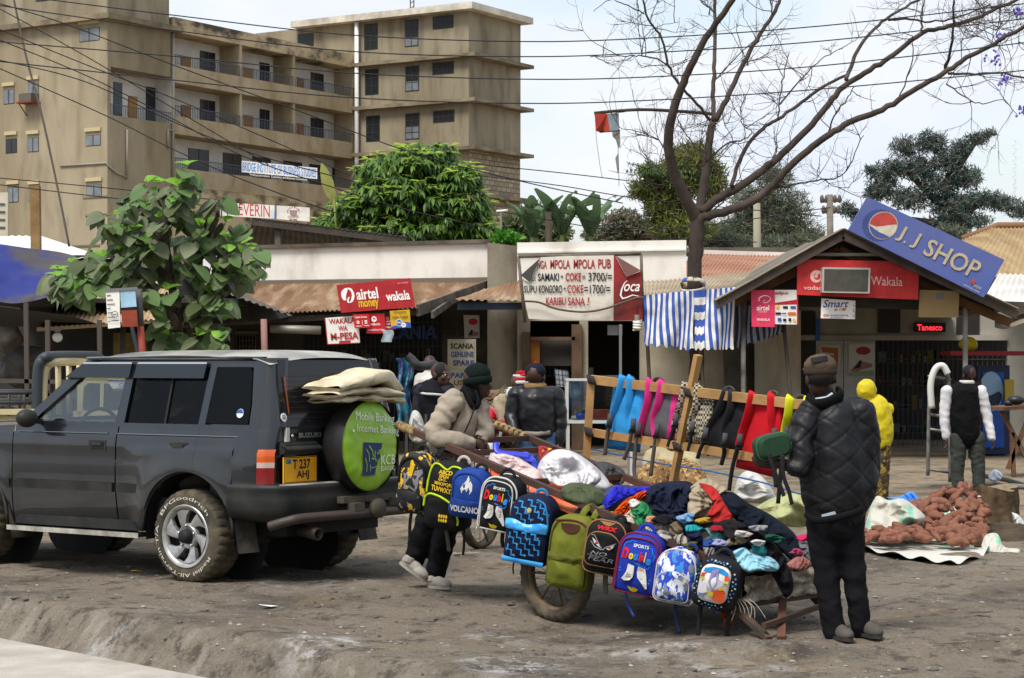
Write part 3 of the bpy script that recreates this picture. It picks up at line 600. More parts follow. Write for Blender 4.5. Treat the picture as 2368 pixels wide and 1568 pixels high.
s.board([(1056,358),(1068,362),(1160,540),(1288,487),(1298,900),(1053,905)],br_,.02,'red_panel',off=.002)
s.board([(444,378),(350,584),(278,526)],M('fold_dark',(.06,.055,.05),.7),.015,'folded_corner',off=.05)
s.board([(1070,362),(1160,542),(1282,486)],M('fold_brown',hx('#7a5750'),.8),.015,'folded_corner',off=.05)
rt=paint('menu_red','#a8262f'); bt=paint('menu_black','#1f242c')
s.text(rt,'NGA',415,472,497,402,bold=.02); s.text(rt,'MPOLA',525,472,692,395,bold=.02); s.text(rt,'MPOLA',720,470,902,392,bold=.02); s.text(rt,'PUB',925,468,1032,390,bold=.02)
s.text(bt,'SAMAKI',422,573,597,508,bold=.02); s.text(bt,'+',610,552,634,522); s.text(rt,'COKE',652,573,782,505,bold=.02); s.text(bt,'=',792,553,817,530); s.text(bt,'3700/=',843,575,1040,503,bold=.01)
s.text(bt,'SUPU',305,672,412,612,bold=.015); s.text(bt,'KONGORO',428,675,625,608,bold=.02); s.text(bt,'+',634,652,656,624); s.text(rt,'COKE',667,675,802,606,bold=.02); s.text(bt,'=1700/=',808,680,1024,604,bold=.01); s.text(bt,'ALI',340,574,398,540,bold=.01)
s.text(rt,'KARIBU',488,775,655,710,bold=.02); s.text(rt,'SANA',672,778,815,710,bold=.02); s.text(rt,'!',832,780,852,708,bold=.02,shear=.2)
cw=lite_s
s.stroke(cw,[(1168,570),(1145,590),(1122,640),(1112,690),(1128,720),(1160,712),(1215,690),(1265,700)],[4,8,12,14,14,10,8,4],'lettering')
s.text(cw,'oca',1140,660,1272,598,bold=.01,shear=.35)
mbn=s.done()
m=MB()
for a,c in[((258,368),(1285,347)),((258,368),(315,920)),((1285,347),(1300,910))]:m.tube([P(1127.3+.27656*q[0],491.4+.27656*q[1],36.05)for q in(a,c)],.028,6)
m.build('frame',M('frame_steel',hx('#6d6459'),.7,var=hx('#4a4038'),vs=4),mbn,world=True)
m=MB(); m.tube([p+V((0,-.05,0))for p in spline([P(1127.3+.27656*x,491.4+.27656*y,35.95)for x,y in[(300,742),(430,752),(560,802),(720,828),(860,828),(1000,800),(1150,748),(1270,712),(1370,735),(1500,785),(1620,745),(1700,705),(1800,735),(1900,720)]],5)],.018,6)
tag(m.build('rope',M('rope_brown',hx('#5b5045'),.9)),'slack brown rope looped across the menu banner and striped cloth','rope')
def bulb(label,x,y,Y,h,spiral=False):
 r=thing('light_bulb',P(x,y+h,Y),label,'light bulb'); k=Y/FPX; w=h*.42*k
 m=MB(); m.lathe([(w*.45,0),(w*.5,h*.35*k)],P(x,y+h*.35,Y),n=10); m.build('socket',M('socket',hx('#8a8378'),.6),r,world=True)
 m=MB(True)
 if spiral:m.tube([P(x,y+h*.38+h*.6*t,Y)+V((cos(t*22)*w*.55,sin(t*22)*w*.55,0))for t in[i/50 for i in range(51)]],w*.2,6)
 else:m.ell(P(x,y+h*.7,Y),(w*.8,w*.8,h*.32*k))
 m.build('glass',M('bulb_glass',hx('#dcdcd6'),.2),r,world=True)
 m=MB(); m.tube([P(x,y-h*.9,Y),P(x,y+2,Y)],.006,5); m.build('cord',black_s,r,world=True)
bulb('white spiral bulb hanging from the lower right corner of the menu banner',1474,728,35.8,36,True)
bulb('round white bulb hanging in the dark stall beneath the blue tarpaulin',133,755,32.5,36)
blue_c=M('stripe_blue',hx('#2f4f9f'),.8,var=hx('#3d5aa5'),vs=4); white_c=M('stripe_white',hx('#dcdcd8'),.8,var=hx('#c2c0bb'),vs=4); grey_c=M('stripe_shade',hx('#8d93a3'),.8); blue_d=M('stripe_blue_shade',hx('#28304a'),.8)  # last two are the white and blue stripes with shade painted in
def stripes(name,label,x0,x1,topf,botf,Y0,Y1,n,mats,horiz=None):
 m=MB(True); nu=n*2; k=24; base={}
 def f(u,v):
  x=x0+(x1-x0)*u+7*v*sin(u*9+v*3)*(1-v*.3); y=topf(u)+(botf(u)-topf(u))*v
  p=P(x,y,Y0+(Y1-Y0)*u); p.y+=.09*v*sin(u*n*.9+v*2)+.05*fbm((u*6,v*3,x0),2); return p
 sub=3; m.grid(f,nu*sub,k)
 for i in range(nu*sub):
  for j in range(k):
   q=i//sub%2
   if horiz and x0+(x1-x0)*i/(nu*sub)<horiz:q=(j*8//k)%2
   m.mi[i*k+j]=q
 r=thing(name,P((x0+x1)/2,botf(.5),(Y0+Y1)/2),label,'awning','striped cloths hung along the pub front')
 m.build('cloth',mats,r,world=True); return r
stripes('striped_cloth','blue and white striped cloth hung directly beside the menu banner',1488,1606,lambda u:683-12*u,lambda u:795+14*u-4*sin(u*40),35.6,35.3,9,[blue_c,white_c])
stripes('striped_cloth','wider striped cloth with a band of cross stripes at its edge, below the jacaranda trunk',1604,1700,lambda u:672-8*u,lambda u:808-2*u-3*sin(u*50),35.2,35.0,8,[blue_c,white_c],horiz=1632)
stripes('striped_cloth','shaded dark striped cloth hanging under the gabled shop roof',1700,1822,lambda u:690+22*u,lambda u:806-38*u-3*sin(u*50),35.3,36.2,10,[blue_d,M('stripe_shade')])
for lab,x0,y0,x1,y1,Y,r_,mt in[('thin dark post under the left end of the first striped cloth',1492,700,1503,900,36.1,.035,dark_wd),('thin dark post where two striped cloths meet',1608,690,1628,905,35.5,.03,dark_wd),('dark leaning pole below the pink phone sign',1812,745,1830,930,35.4,.035,dark_wd)]:
 m=MB(); m.tube([P(x0,y0,Y),P(x1,y1,Y),P(x1+(x1-x0)*.5,y1+150,Y)],r_,7); tag(m.build('post',mt,loc=P(x1,y1+150,Y)),lab,'post')
lk=thing('row_building',P(1740,1040,41),'plain rendered building with a red brown sheet roof between the pub and the gabled shop','building')
m=MB(); corr(m,P(1600,586,48),P(1900,590,48),P(1840,668,41.5),P(1560,640,41.5),seed=4.); m.build('roof',rust_red,lk,world=True)
m=MB(); m.bar(P(1600,583,48),P(1900,592,48),.35,.1); m.build('ridge_cap',pale_r,lk,world=True)
m=MB(); fb(m,1590,572,1905,584,52,54); m.build('rear_ridge',M('old_tile',hx('#6a6258'),.9,var=hx('#453f38'),vs=1),lk,world=True)
m=MB(); fb(m,1690,650,1860,1046,40.5,40.8); m.build('wall',M('pub_wall'),lk,world=True)
m=MB(); fb(m,1745,718,1852,1040,39.8,39.9); m.build('door',M('cream_door',hx('#d4ceba'),.8,var=hx('#a99f88'),vs=1.2,vd=7,sharp=(.5,.7),var2=hx('#9c4a3e'),vs2=1.4,amt2=.45,stretch=(1,1,.35)),lk,world=True)
m=MB(); fpoly(m,[(1672,790),(1718,788),(1742,1020),(1682,1020)],39.2,39.3); tag(m.build('sheet_panel',M('dull_metal',hx('#57564f'),.7,var=hx('#3b3934'),vs=2.5),loc=P(1710,1020,39.2)),'dull grey metal sheet leaning against the wall by the cream door','metal sheet')
YG,YW=35.0,40.0
js=thing('gabled_shop',P(2060,1045,YW),'gable roofed corner shop with red phone signs and a grille front','shop')
apx,le,re=(1945,533),(1652,694),(2345,716)
def pr(p,Y,dy=0):q=P(p[0],p[1],YG); return V((q.x,Y,q.z+dy))
m=MB(); corr(m,pr(apx,44.0),pr(apx,YG-.3),pr(le,YG-.3),pr(le,44.0),pitch=.1,nv=3); m.build('roof',M('shop_sheet',hx('#8c8375'),.75,var=hx('#5f574c'),vs=.8),js,world=True)
m=MB(); corr(m,pr(apx,YG-.3),pr(apx,44.0),pr(re,44.0),pr(re,YG-.3),pitch=.1,nv=3); m.build('roof',M('shop_sheet'),js,world=True)
tim=M('brown_timber',hx('#6b4a2a'),.8,var=hx('#4a321d'),vs=3)
for a,b_ in((apx,le),(apx,re)):
 m=MB(); m.bar(pr(a,YG-.22,-.1),pr(b_,YG-.22,-.1),.05,.13); m.build('barge_board',dark_wd,js,world=True)
 m=MB(); m.bar(pr(a,YG+.25,-.32),pr(b_,YG+.25,-.22),.08,.14); m.build('rafter',tim,js,world=True)
m=MB(); fb(m,1858,585,2040,592,YG+.1,YG+.16); m.build('tie_bar',M('pale_bar',hx('#a8a49b'),.6),js,world=True)
m=MB(); fpoly(m,[(1945,556),(1700,690),(1700,706),(2300,720),(2300,700)],YG+.5,YG+.6); m.build('gable',M('gable_dark',(.03,.028,.027),.9,var=(.055,.05,.045),vs=1.5),js,world=True)
m=MB(); fb(m,1838,690,2420,787,YW,YW+.2); fb(m,1838,787,1885,1046,YW,YW+.2); fb(m,2330,787,2420,1046,YW,YW+.2)
shopw=M('shop_wall',hx('#a8a499'),.9,var=hx('#8d897e'),vs=.8,vd=6); m.build('wall',shopw,js,world=True)
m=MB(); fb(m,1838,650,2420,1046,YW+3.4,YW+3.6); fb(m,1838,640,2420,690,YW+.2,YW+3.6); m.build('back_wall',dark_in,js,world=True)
m=MB(); fb(m,1838,775,2330,787,YW-.08,YW); m.build('lintel',shopw,js,world=True)
for x0,x1 in((1887,1950),(1952,2024)):
 m=MB(); fb(m,x0,788,x1,1046,YW-.05,YW+.02); d=m.build('door',M('door_grey',hx('#b9b8b2'),.6,var=hx('#98968e'),vs=1.5),js,world=True)
 m=MB(); fb(m,x0+5,915,x1-5,1035,YW-.07,YW-.05); m.build('door_panel',M('door_panel',hx('#a3a29b'),.6),d,world=True)
m=MB()
for i in range(26):x=2030+i*11.5; fb(m,x,787,x+1.5,1040,YW+.08,YW+.1)
for y in(830,880,935,985):fb(m,2026,y,2330,y+2,YW+.06,YW+.08)
m.build('security_grille',M('grille_iron'),js,world=True)
for x0,y0,x1,y1 in[(2030,702,2082,770),(2212,702,2265,775)]:m=MB(); fb(m,x0,y0,x1,y1,YW-.03,YW+.01); m.build('window',M('window_dark',(.03,.025,.024),.4),js,world=True)
m=MB(); fb(m,1840,1046,2420,1066,37.2,YW+4); m.build('step',M('step_concrete',hx('#8d7e66'),.95,var=hx('#5c5345'),vs=1),js,world=True)
m=MB(); fb(m,1850,720,1886,1040,YW-.06,YW-.02); m.build('side_door',M('dark_side',(.03,.028,.026),.7),js,world=True)
m=MB(); fb(m,1886,738,1896,788,YW-.1,YW-.02); m.build('pipe',M('pipe_blue',hx('#2a5fa8'),.5),js,world=True)
for x,mt,y0,y1 in[(2232,M('post_white',hx('#b9b5ad'),.7,var=hx('#7e7a70'),vs=2),700,1080),(1719,M('post_grey',hx('#8d8a84'),.7,var=hx('#4c463f'),vs=2),690,1075)]:
 m=MB(); m.tube([P(x,y0,YG+.3),P(x,y1,YG+.3)],.045,8); m.build('post',mt,js,world=True)
A6=(.3133,1647.6,433.6); A7=(.22125,1907.8,462.5)
s=Sign('shop_sign','big tilted blue J.J SHOP sign with a cola globe mounted along the gable roof','sign',YG-.75,q=[(2006,455),(2323,601),(2275,688),(1962,532)])
def pep_blue():
 m=M('jj_blue',hx('#45599c'),.5,var=hx('#626690'),vs=.8,vd=4,var2=hx('#3a58a6'),vs2=1.6,amt2=.6); return m
s.board(mat=pep_blue(),t=.1)
def ring(cx,cy,r,asp=3.6):return circ(cx,cy,r/asp*1.05,r)
gold=paint('jj_gold','#b9ac90'); dk=paint('jj_navy','#3d4d86')
s.poly(dk,[(.16+.105*(1+.07*(i%2))*cos(i*pi/24),.47+.40*(1+.07*(i%2))*sin(i*pi/24))for i in range(48)])
s.ell(gold,.185,.5,.094,.37); s.ell(paint('globe_white','#c9c3b0'),.185,.5,.088,.345)
def arcseg(y0,y1,up):
 pts=[];
 for i in range(25):
  a=i/24*pi if up else-i/24*pi; pts.append((.185+.088*cos(a+(.22 if up else .0)),.5+.345*sin(a+(.22 if up else 0.))))
 return pts
s.poly(paint('globe_red','#b8453f'),[(.185+.088*cos(radians(a)),.5+.345*sin(radians(a)))for a in range(30,201,10)]+[(.15,.40),(.19,.50),(.235,.62)])
s.poly(paint('globe_blue','#46538f'),[(.185+.088*cos(radians(a)),.5+.345*sin(radians(a)))for a in range(205,331,10)]+[(.22,.31),(.19,.30),(.15,.32)])
s.text(gold,'J',.295,.30,.335,.72,bold=.015); s.text(gold,'.',.355,.32,.368,.39,bold=.02); s.text(gold,'J',.40,.30,.44,.72,bold=.015); s.text(gold,'SHOP',.50,.28,.885,.72,bold=.015)
s.ell(paint('globe_red'),.885,.22,.014,.06); s.text(gold,'pepsi',.90,.10,.955,.2,bold=0.); s.text(paint('globe_white'),'refresh your world',.84,.03,.955,.085,bold=0.)
s.done()
s=Sign('phone_sign','wide red phone agent sign reading Wakala under the gable','sign',YG-.1,crop=A6); s.board([(625,530),(1525,548),(1518,828),(625,792)],paint('voda_red','#c9302f'),.06)
lw=paint('voda_letter','#e6b9b0'); vr=paint('voda_red')
s.ell(lw,765,657,44,46); s.ell(vr,772,655,24,27); s.poly(lw,[(750,660),(775,612),(800,618),(780,640),(772,668)]); s.text(lw,'vodacom',672,755,880,722,slope=.02,bold=.02); s.text(lw,'Wakala',1168,722,1402,655,slope=.03,bold=.005); s.done()
s=Sign('display_screen','blank grey screen in a silver frame fixed over the red Wakala sign','screen',YG-.3,crop=A6); s.board([(812,588),(1166,594),(1160,782),(808,775)],M('silver',hx('#b8b5ae'),.4,.5),.18,'frame'); s.poly(M('screen_grey',hx('#4b4a41'),.5,var=hx('#3c3b34'),vs=6),[(826,602),(1152,607),(1146,770),(822,763)],'screen'); s.done()
s=Sign('phone_sign','pink airtel money sign hanging under the left eave of the gabled shop','sign',YG-.05,crop=A6); s.board([(285,758),(460,756),(460,1030),(290,1028)],pink_s,.03)
swoosh(s,lite_s,340,860,90,-62); s.text(lite_s,'airtel',326,908,418,868,bold=.01); s.text(paint('pale_pink','#f2a9bd'),'money',338,930,402,912); s.text(lite_s,'WAKALA',326,985,424,966,bold=.01); s.done()
s=Sign('price_poster','white and red agent poster with rows of small emblems next to the pink sign','poster',YG-.03,crop=A6); s.board([(458,756),(632,756),(632,1012),(458,1008)],white_s,.03)
s.poly(red_s,[(460,852),(630,826),(630,862),(460,866)]); s.poly(red_s,[(622,757),(632,757),(632,1012),(622,1012)]); s.text(red_s,'alipo',460,795,560,768,bold=.02,shear=.2)
for x,y,w,h,c in[(470,885,24,22,'yel'),(520,885,36,18,'blk'),(575,885,40,18,'blu'),(465,930,40,16,'blk'),(555,930,60,20,'ora'),(480,975,28,24,'blu'),(520,978,24,20,'blk'),(560,976,20,22,'blk'),(590,976,22,18,'yel'),(510,930,34,10,'blu')]:
 s.poly({'yel':yel_s,'blk':black_s,'blu':blue_s,'ora':paint('orange_ink','#e0702a')}[c],[(x,y-h/2),(x+w,y-h/2),(x+w,y+h/2),(x,y+h/2)])
s.done()
s=Sign('phone_sign','small white Smart sign hanging beneath the red Wakala sign','sign',YG+.0,crop=A6); s.board([(805,818),(1055,836),(1052,972),(800,965)],white_s,.03); s.text(paint('smart_blue','#3c4d9c'),'Smart',815,885,1005,830,bold=.01,shear=.3); s.text(red_s,'at 1.00',900,910,985,888,shear=.2); s.text(red_s,'025',818,952,858,934,bold=.02); s.text(ink_blue,'SIMAMIA ENERGIA',868,950,1000,938,bold=0); s.text(ink_blue,'MAWASILIANO',868,965,965,955,bold=0)
for i in range(12):s.poly(ink_blue if i%2 else red_s,[(1030+R.random()*22,850+i*9),(1040+R.random()*12,852+i*9),(1036+R.random()*12,858+i*9)])
s.done()
s=Sign('notice_board','faded tan board with a worn emblem hanging at the right of the red sign','sign',YG+.05,crop=A6); s.board([(1530,755),(1822,765),(1815,960),(1522,958)],M('tan_board',hx('#a58a58'),.8,var=hx('#8f8468'),vs=1.5),.03); s.ell(M('worn_mark',hx('#7d7a86'),.8),1680,805,34,24); s.done()
s=Sign('led_display','small black scrolling display with red glowing letters on the shop wall','display',YW-.12,crop=A6); s.board([(1492,998),(1722,1000),(1722,1068),(1492,1066)],M('led_case',(.015,.013,.013),.5),.1,'case'); s.text(M('led_red',(.9,.03,.05),.5,emis=1.1),'Tanesco',1510,1056,1696,1010,bold=.025); s.done()
s=Sign('poster','white poster with an orange picture on the left shop door','poster',YW-.09,crop=A6); s.board([(790,1165),(945,1165),(945,1345),(790,1345)],M('poster_white',hx('#bcbab3'),.6),.02); og=paint('poster_orange','#b8622f'); s.poly(og,[(800,1175),(930,1185),(925,1340),(900,1340),(895,1225),(810,1215)]); s.poly(paint('poster_grey','#6d7690'),[(840,1230),(890,1240),(890,1330),(850,1320)]); s.done()
s=Sign('poster','white poster with a red oval and a hand on the right shop door','poster',YW-.09,crop=A6); s.board([(1005,1150),(1195,1150),(1195,1395),(1005,1395)],M('poster_white'),.02); s.ell(red_d,1112,1205,54,30); s.poly(paint('poster_skin','#9b7460'),[(1015,1350),(1070,1300),(1110,1285),(1180,1300),(1180,1325),(1100,1345),(1050,1370)]); s.poly(black_s,[(1040,1340),(1085,1275),(1105,1280),(1090,1330)]); s.poly(paint('poster_green','#8a9a84'),[(1010,1365),(1190,1345),(1190,1390),(1010,1390)]); s.done()
s=Sign('phone_sign','large tilted red airtel money wakala board on the eave of the brown roof','sign',35.9,q=AQ((812,438),(1350,386),(1385,598),(845,640))); s.board(mat=paint('airtel_red','#b3262d'),t=.06)
swoosh(s,lite_s,.07,.25,.135,.60); s.text(lite_s,'airtel',.245,.40,.535,.80,bold=.025); s.text(yel_s,'money',.255,.04,.525,.36,bold=.025); s.text(lite_s,'wakala',.635,.27,.955,.60,bold=.025); s.text(paint('pale_pink'),'www.airtel.com',.815,.83,.965,.90,bold=0.)
for i in range(7):s.stroke(M('crease',hx('#8d2326'),.6),[(.15+.12*i,.02),(.14+.12*i,.97)],.004,'crease',asp=2.5)
s.done()
s=Sign('phone_sign','white hand painted WAKALA WA M-PESA board with red letters','sign',36.0,q=AQ((725,678),(970,660),(983,862),(745,872))); s.board(mat=white_s,t=.03); hp=paint('hand_red','#b52a2c')
s.poly(hp,[(0,0),(.025,0),(.025,1),(0,1)]); s.poly(hp,[(0,0),(1,0),(1,.03),(0,.03)]); s.poly(hp,[(.37,.0),(.72,.0),(.72,.12),(.37,.12)]); s.text(hp,'WAKALA',.12,.76,.9,.95,bold=.02); s.text(hp,'WA',.38,.48,.66,.68,bold=.02); s.text(hp,'M-PESA',.13,.16,.97,.42,bold=.03); s.done()
s=Sign('phone_sign','small red Lipa kwa board overlapping the white painted board','sign',35.9,q=AQ((930,652),(1050,648),(1062,748),(945,752))); s.board(mat=red_s,t=.03); s.text(lite_s,'Lipa kwa',.12,.68,.85,.88,bold=.01); quote_mark(s,lite_s,red_s,.26,.42,.09,.12); s.text(lite_s,'vodacom',.1,.1,.45,.2); s.text(lite_s,'m-pesa',.6,.1,.92,.2); s.poly(lite_s,[(.68,.3),(.82,.3),(.82,.55),(.68,.55)]); s.poly(red_s,[(.71,.38),(.79,.38),(.79,.46),(.71,.46)]); s.stroke(lite_s,[(.53,.2),(.53,.55)],.02); s.done()
s=Sign('phone_sign','red vodacom board with a white ring mark below the airtel board','sign',35.95,q=AQ((1028,648),(1160,643),(1176,788),(1033,790))); s.board(mat=red_s,t=.03); quote_mark(s,lite_s,red_s,.42,.72,.14,.15); s.text(lite_s,'vodacom',.2,.40,.72,.54,bold=.015); s.text(lite_s,'inapatikana hapa',.08,.1,.92,.24,bold=0.); s.done()
s=Sign('phone_sign','narrow dark red airtel board wedged between the vodacom and yellow boards','sign',36.0,q=AQ((1166,668),(1214,665),(1246,762),(1168,762))); s.board(mat=red_d,t=.03); swoosh(s,lite_s,.15,.70,.3,.2); s.text(lite_s,'airtel',.1,.58,.7,.68); s.text(lite_s,'tosha',.1,.38,.75,.5); s.text(lite_s,'baba lao',.05,.12,.9,.28); s.done()
s=Sign('phone_sign','yellow and blue tigo board reading Ongeza salio hapa','sign',35.85,q=AQ((1200,626),(1345,616),(1354,748),(1213,753))); s.board(mat=paint('tigo_yellow','#d9a91c'),t=.03); tb=paint('tigo_blue','#2f59b0')
s.poly(tb,[(0,0),(1,0),(1,.28),(.8,.33),(.5,.30),(.25,.16),(0,.10)]); s.ell(lite_s,.42,.30,.17,.20); s.ell(tb,.42,.30,.145,.17); s.text(lite_s,'tigo',.31,.22,.53,.38,bold=.02); s.ell(lite_s,.64,.16,.13,.13); s.text(tb,'pesa',.55,.11,.73,.20); s.text(paint('tigo_ink','#4a5a35'),'Ongeza',.2,.80,.82,.98,bold=.01); s.text(paint('tigo_ink'),'salio hapa',.09,.50,.9,.72,bold=.01); s.done()
m=MB(True); m.grid(lambda u,v:P(520.3+.3174*(1145+78*u+8*sin(v*5)),520.3+.3174*(765+88*v),35.8)+V((0,.02*sin(u*6),0)),8,8); tag(m.build('plastic_bag',M('clear_plastic',hx('#aebcc4'),.3,alpha=.75),loc=P(895,790,35.8)),'small clear plastic pouch hanging beneath the red and yellow boards','bag')
s=Sign('poster','white poster with a red oval and a hand on the concrete shop wall','poster',YA-.02,crop=A4); s.board([(1738,655),(1852,658),(1856,824),(1745,826)],M('poster_white'),.02); s.ell(red_s,1808,705,33,24); s.poly(paint('poster_skin'),[(1765,815),(1790,775),(1845,780),(1845,805)]); s.poly(black_s,[(1770,800),(1795,762),(1808,768),(1800,800)]); s.done()
s=Sign('painted_door','cream metal door with hand painted SCANIA GENUINE SPARE lettering','door',38.6,crop=A4); cd=M('door_cream',hx('#c9c3ae'),.7,var=hx('#a69f88'),vs=1.5)
s.board([(1622,832),(1828,832),(1828,1650),(1622,1650)],cd,.06); s.board([(1640,845),(1815,845),(1815,1048),(1640,1048)],cd,.02,'upper_panel',off=.02); s.board([(1640,1062),(1815,1062),(1815,1300),(1640,1300)],cd,.02,'lower_panel',off=.02); s.off=.024
s.text(black_s,'SCANIA',1643,903,1812,862,bold=.03); s.text(ink_blue,'GENUINE',1646,964,1812,922,bold=.03); s.text(ink_blue,'SPARE',1660,1026,1814,985,bold=.03); s.text(ink_blue,'PARTS',1647,1115,1812,1076,bold=.03); s.text(paint('brown_ink','#8a5a36'),'USED',1668,1170,1800,1130,bold=.03); s.done()
m=MB(); m.tube([P(625,760,36.3),P(742,764,36.3)],.075,12); tag(m.build('rolled_sheet',M('roll_grey',hx('#8a857c'),.5,.3),loc=P(684,762,36.3)),'rolled grey sheet slung under the brown roof eave','roll')
s=Sign('hanging_sign','white, pale blue and brick red cloth sign hung from a pole before the leafy tree','sign',22.9); s.board([(244,672),(276,668),(278,757),(250,760)],white_s,.01,'white_cloth'); s.board([(278,669),(312,667),(316,711),(280,714)],paint('cloth_sky','#9fc6dc'),.01,'blue_cloth'); s.board([(280,717),(316,714),(319,755),(283,756)],paint('cloth_brick','#8e3c28'),.01,'red_cloth'); s.board([(278,712),(317,709),(317,716),(278,718)],black_s,.012,'seam'); s.board([(243,668),(318,664),(318,670),(243,675)],M('sign_frame',hx('#6f6f6f'),.6),.02,'rail',off=.01)
for i in range(7):s.stroke(M('faint_ink',hx('#55525a')),[(247+.6*i,684+10*i),(256+(i%3)*5,683+10*i)],2.2,'lettering')
s.stroke(M('faint_ink'),circ(266,727,7,7,14),1.6,closed=True); s.stroke(M('faint_ink'),[(262,728),(270,728)],2); s.stroke(M('faint_ink'),[(258,742),(276,741)],2.2); s.done()
r=thing('sign_pole',P(330,1000,23.0),'steel pole painted grey above and red below, carrying the cloth sign','pole'); m=MB(); m.tube([P(321,668,23.0),P(325,755,23.0)],.038,8); m.build('upper_pole',M('pole_grey',hx('#4c4a4a'),.7),r,world=True); m=MB(); m.tube([P(325,755,23.0),P(331,830,23.0),P(334,1000,23.0)],.038,8); m.build('lower_pole',M('pole_red',hx('#8a3a2c'),.7),r,world=True)
nb=thing('neighbour_building',P(2330,1040,44),'neighbouring house with a streaked brown hipped sheet roof at the right','building')
m=MB(); corr(m,P(2300,524,52),P(2520,524,52),P(2560,655,44),P(2215,640,44),nv=4,pitch=.1,seed=6.); m.build('roof',M('streaked_sheet',hx('#a08a63'),.8,var=hx('#7c5f3c'),vs=.9,vd=7,stretch=(3,.4,.4)),nb,world=True)
m=MB(); corr(m,P(2225,556,52),P(2302,524,52),P(2216,640,44),P(2180,600,44),nv=3,pitch=.1); m.build('roof',M('streaked_sheet'),nb,world=True)
m=MB(); m.tube([P(2226,553,51.9),P(2308,522,51.9),P(2520,522,51.9)],.09,6); m.build('ridge_cap',M('ridge_rust',hx('#7a5a40'),.9),nb,world=True)
m=MB(); fb(m,2200,640,2560,1050,44.1,44.3); m.build('wall',dark_in,nb,world=True)
wa=thing('white_awning',P(2350,690,38),'bright white corrugated awning projecting right of the blue J.J sign','awning')
m=MB(); corr(m,P(2310,632,40.5),P(2460,640,40.5),P(2470,702,36),P(2272,696,36),nv=4,pitch=.1); m.build('sheet',pale_r,wa,world=True)
m=MB(); m.bar(P(2275,702,36),P(2470,708,36),.06,.1); m.build('beam',dark_wd,wa,world=True)
tn=thing('shade_cloth',P(2340,740,36),'dusty brown shade cloth sagging below the white awning','awning')
m=MB(True); m.grid(lambda u,v:P(2300+140*u,735+22*v-10*u+6*sin(u*9),35.4+1.5*(1-v)),20,6); m.build('cloth',M('dusty_cloth',hx('#7d7263'),.9),tn,world=True)
# ----------------------------------------------------------
cpaint=M('car_paint',hx('#0c1118'),.28,var=hx('#171b20'),vs=1.2,vd=6,coat=1.,spec=.3,var2=hx('#33322f'),vs2=1.8,amt2=.3)
cdust=M('car_dust',hx('#9a968c'),.7,var=hx('#3a3d40'),vs=2.2,vd=6)
cplast=M('car_plastic',hx('#1a1c1f'),.55,spec=.25,var=hx('#35342f'),vs=2.5,vd=6)
cblack=M('car_black',(.008,.008,.009),.7)
cglass=None
def clear_glass(nm='clear_glass',tint=.8,gl=.10):
 m=bpy.data.materials.new(nm); m.use_nodes=True; n=m.node_tree; n.nodes.clear(); o=n.nodes.new('ShaderNodeOutputMaterial'); mx=n.nodes.new('ShaderNodeMixShader'); t=n.nodes.new('ShaderNodeBsdfTransparent'); g_=n.nodes.new('ShaderNodeBsdfGlossy');
 t.inputs[0].default_value=(tint,tint*1.02,tint,1); g_.inputs['Roughness'].default_value=.03; mx.inputs[0].default_value=gl; n.links.new(t.outputs[0],mx.inputs[1]); n.links.new(g_.outputs[0],mx.inputs[2]); n.links.new(mx.outputs[0],o.inputs[0]); return m
glassc=clear_glass(); cglass=clear_glass('tint_glass',.20,.022)
chrome=M('chrome',hx('#c9c9c6'),.25,.9); alloy=M('alloy',hx('#b4b6b7'),.38,.55,var=hx('#8e8c88'),vs=9)
rubber=M('tyre_rubber',hx('#24221f'),.9,var=hx('#57503f'),vs=3.2,vd=6,var2=hx('#6d6350'),vs2=12,amt2=.5)
tyre_w=M('tyre_white',hx('#c8c4b9'),.8)
F=V((-.819,.574,0)); RT=V((.574,.819,0))
c0=G(455,1340,0.0); org=c0+RT*.72; org.z=-.01
seat_lit=0
car=thing('parked_car',org,'dark grey muddy off-road car with a green spare wheel cover on its back','car',rz=atan2(.574,-.819))
HW=[(.30,.74),(.40,.775),(.55,.80),(.66,.812),(.80,.818),(.95,.812),(1.02,.812),(1.098,.800),(1.112,.786),(1.17,.775),(1.70,.645),(1.76,.60)]
def hw(z):
 for(a,p),(b,q)in zip(HW,HW[1:]):
  if z<=b:t=max(0,(z-a)/(b-a)); return p+(q-p)*t
 return HW[-1][1]
def arch(x):
 for c in(0.,2.48):
  d=abs(x-c)
  if d<.47:return .37+sqrt(max(0,.47**2-d*d))
 return .36 if x>-.3 else .55
ZS=[.30,.36,.42,.5,.58,.66,.73,.78,.83,.88,.94,.98,1.0,1.02,1.045,1.07,1.098,1.112,1.17]
def frange(a,b,st):n=max(1,int(round((b-a)/st))); return[a+(b-a)*i/n for i in range(n+1)]
def bulge(x,z):d=sqrt((x)**2+(z-.37)**2); e=sqrt((x-2.48)**2+(z-.37)**2); return .02*max(math.exp(-((d-.5)/.09)**2),math.exp(-((e-.5)/.09)**2))+.026*sst(.72,.42,x)*sst(1.045,.985,z)
def topz(x):return 1.17 if x<1.78 else 1.17-.05*(x-1.78)-.03*max(0,x-2.7)
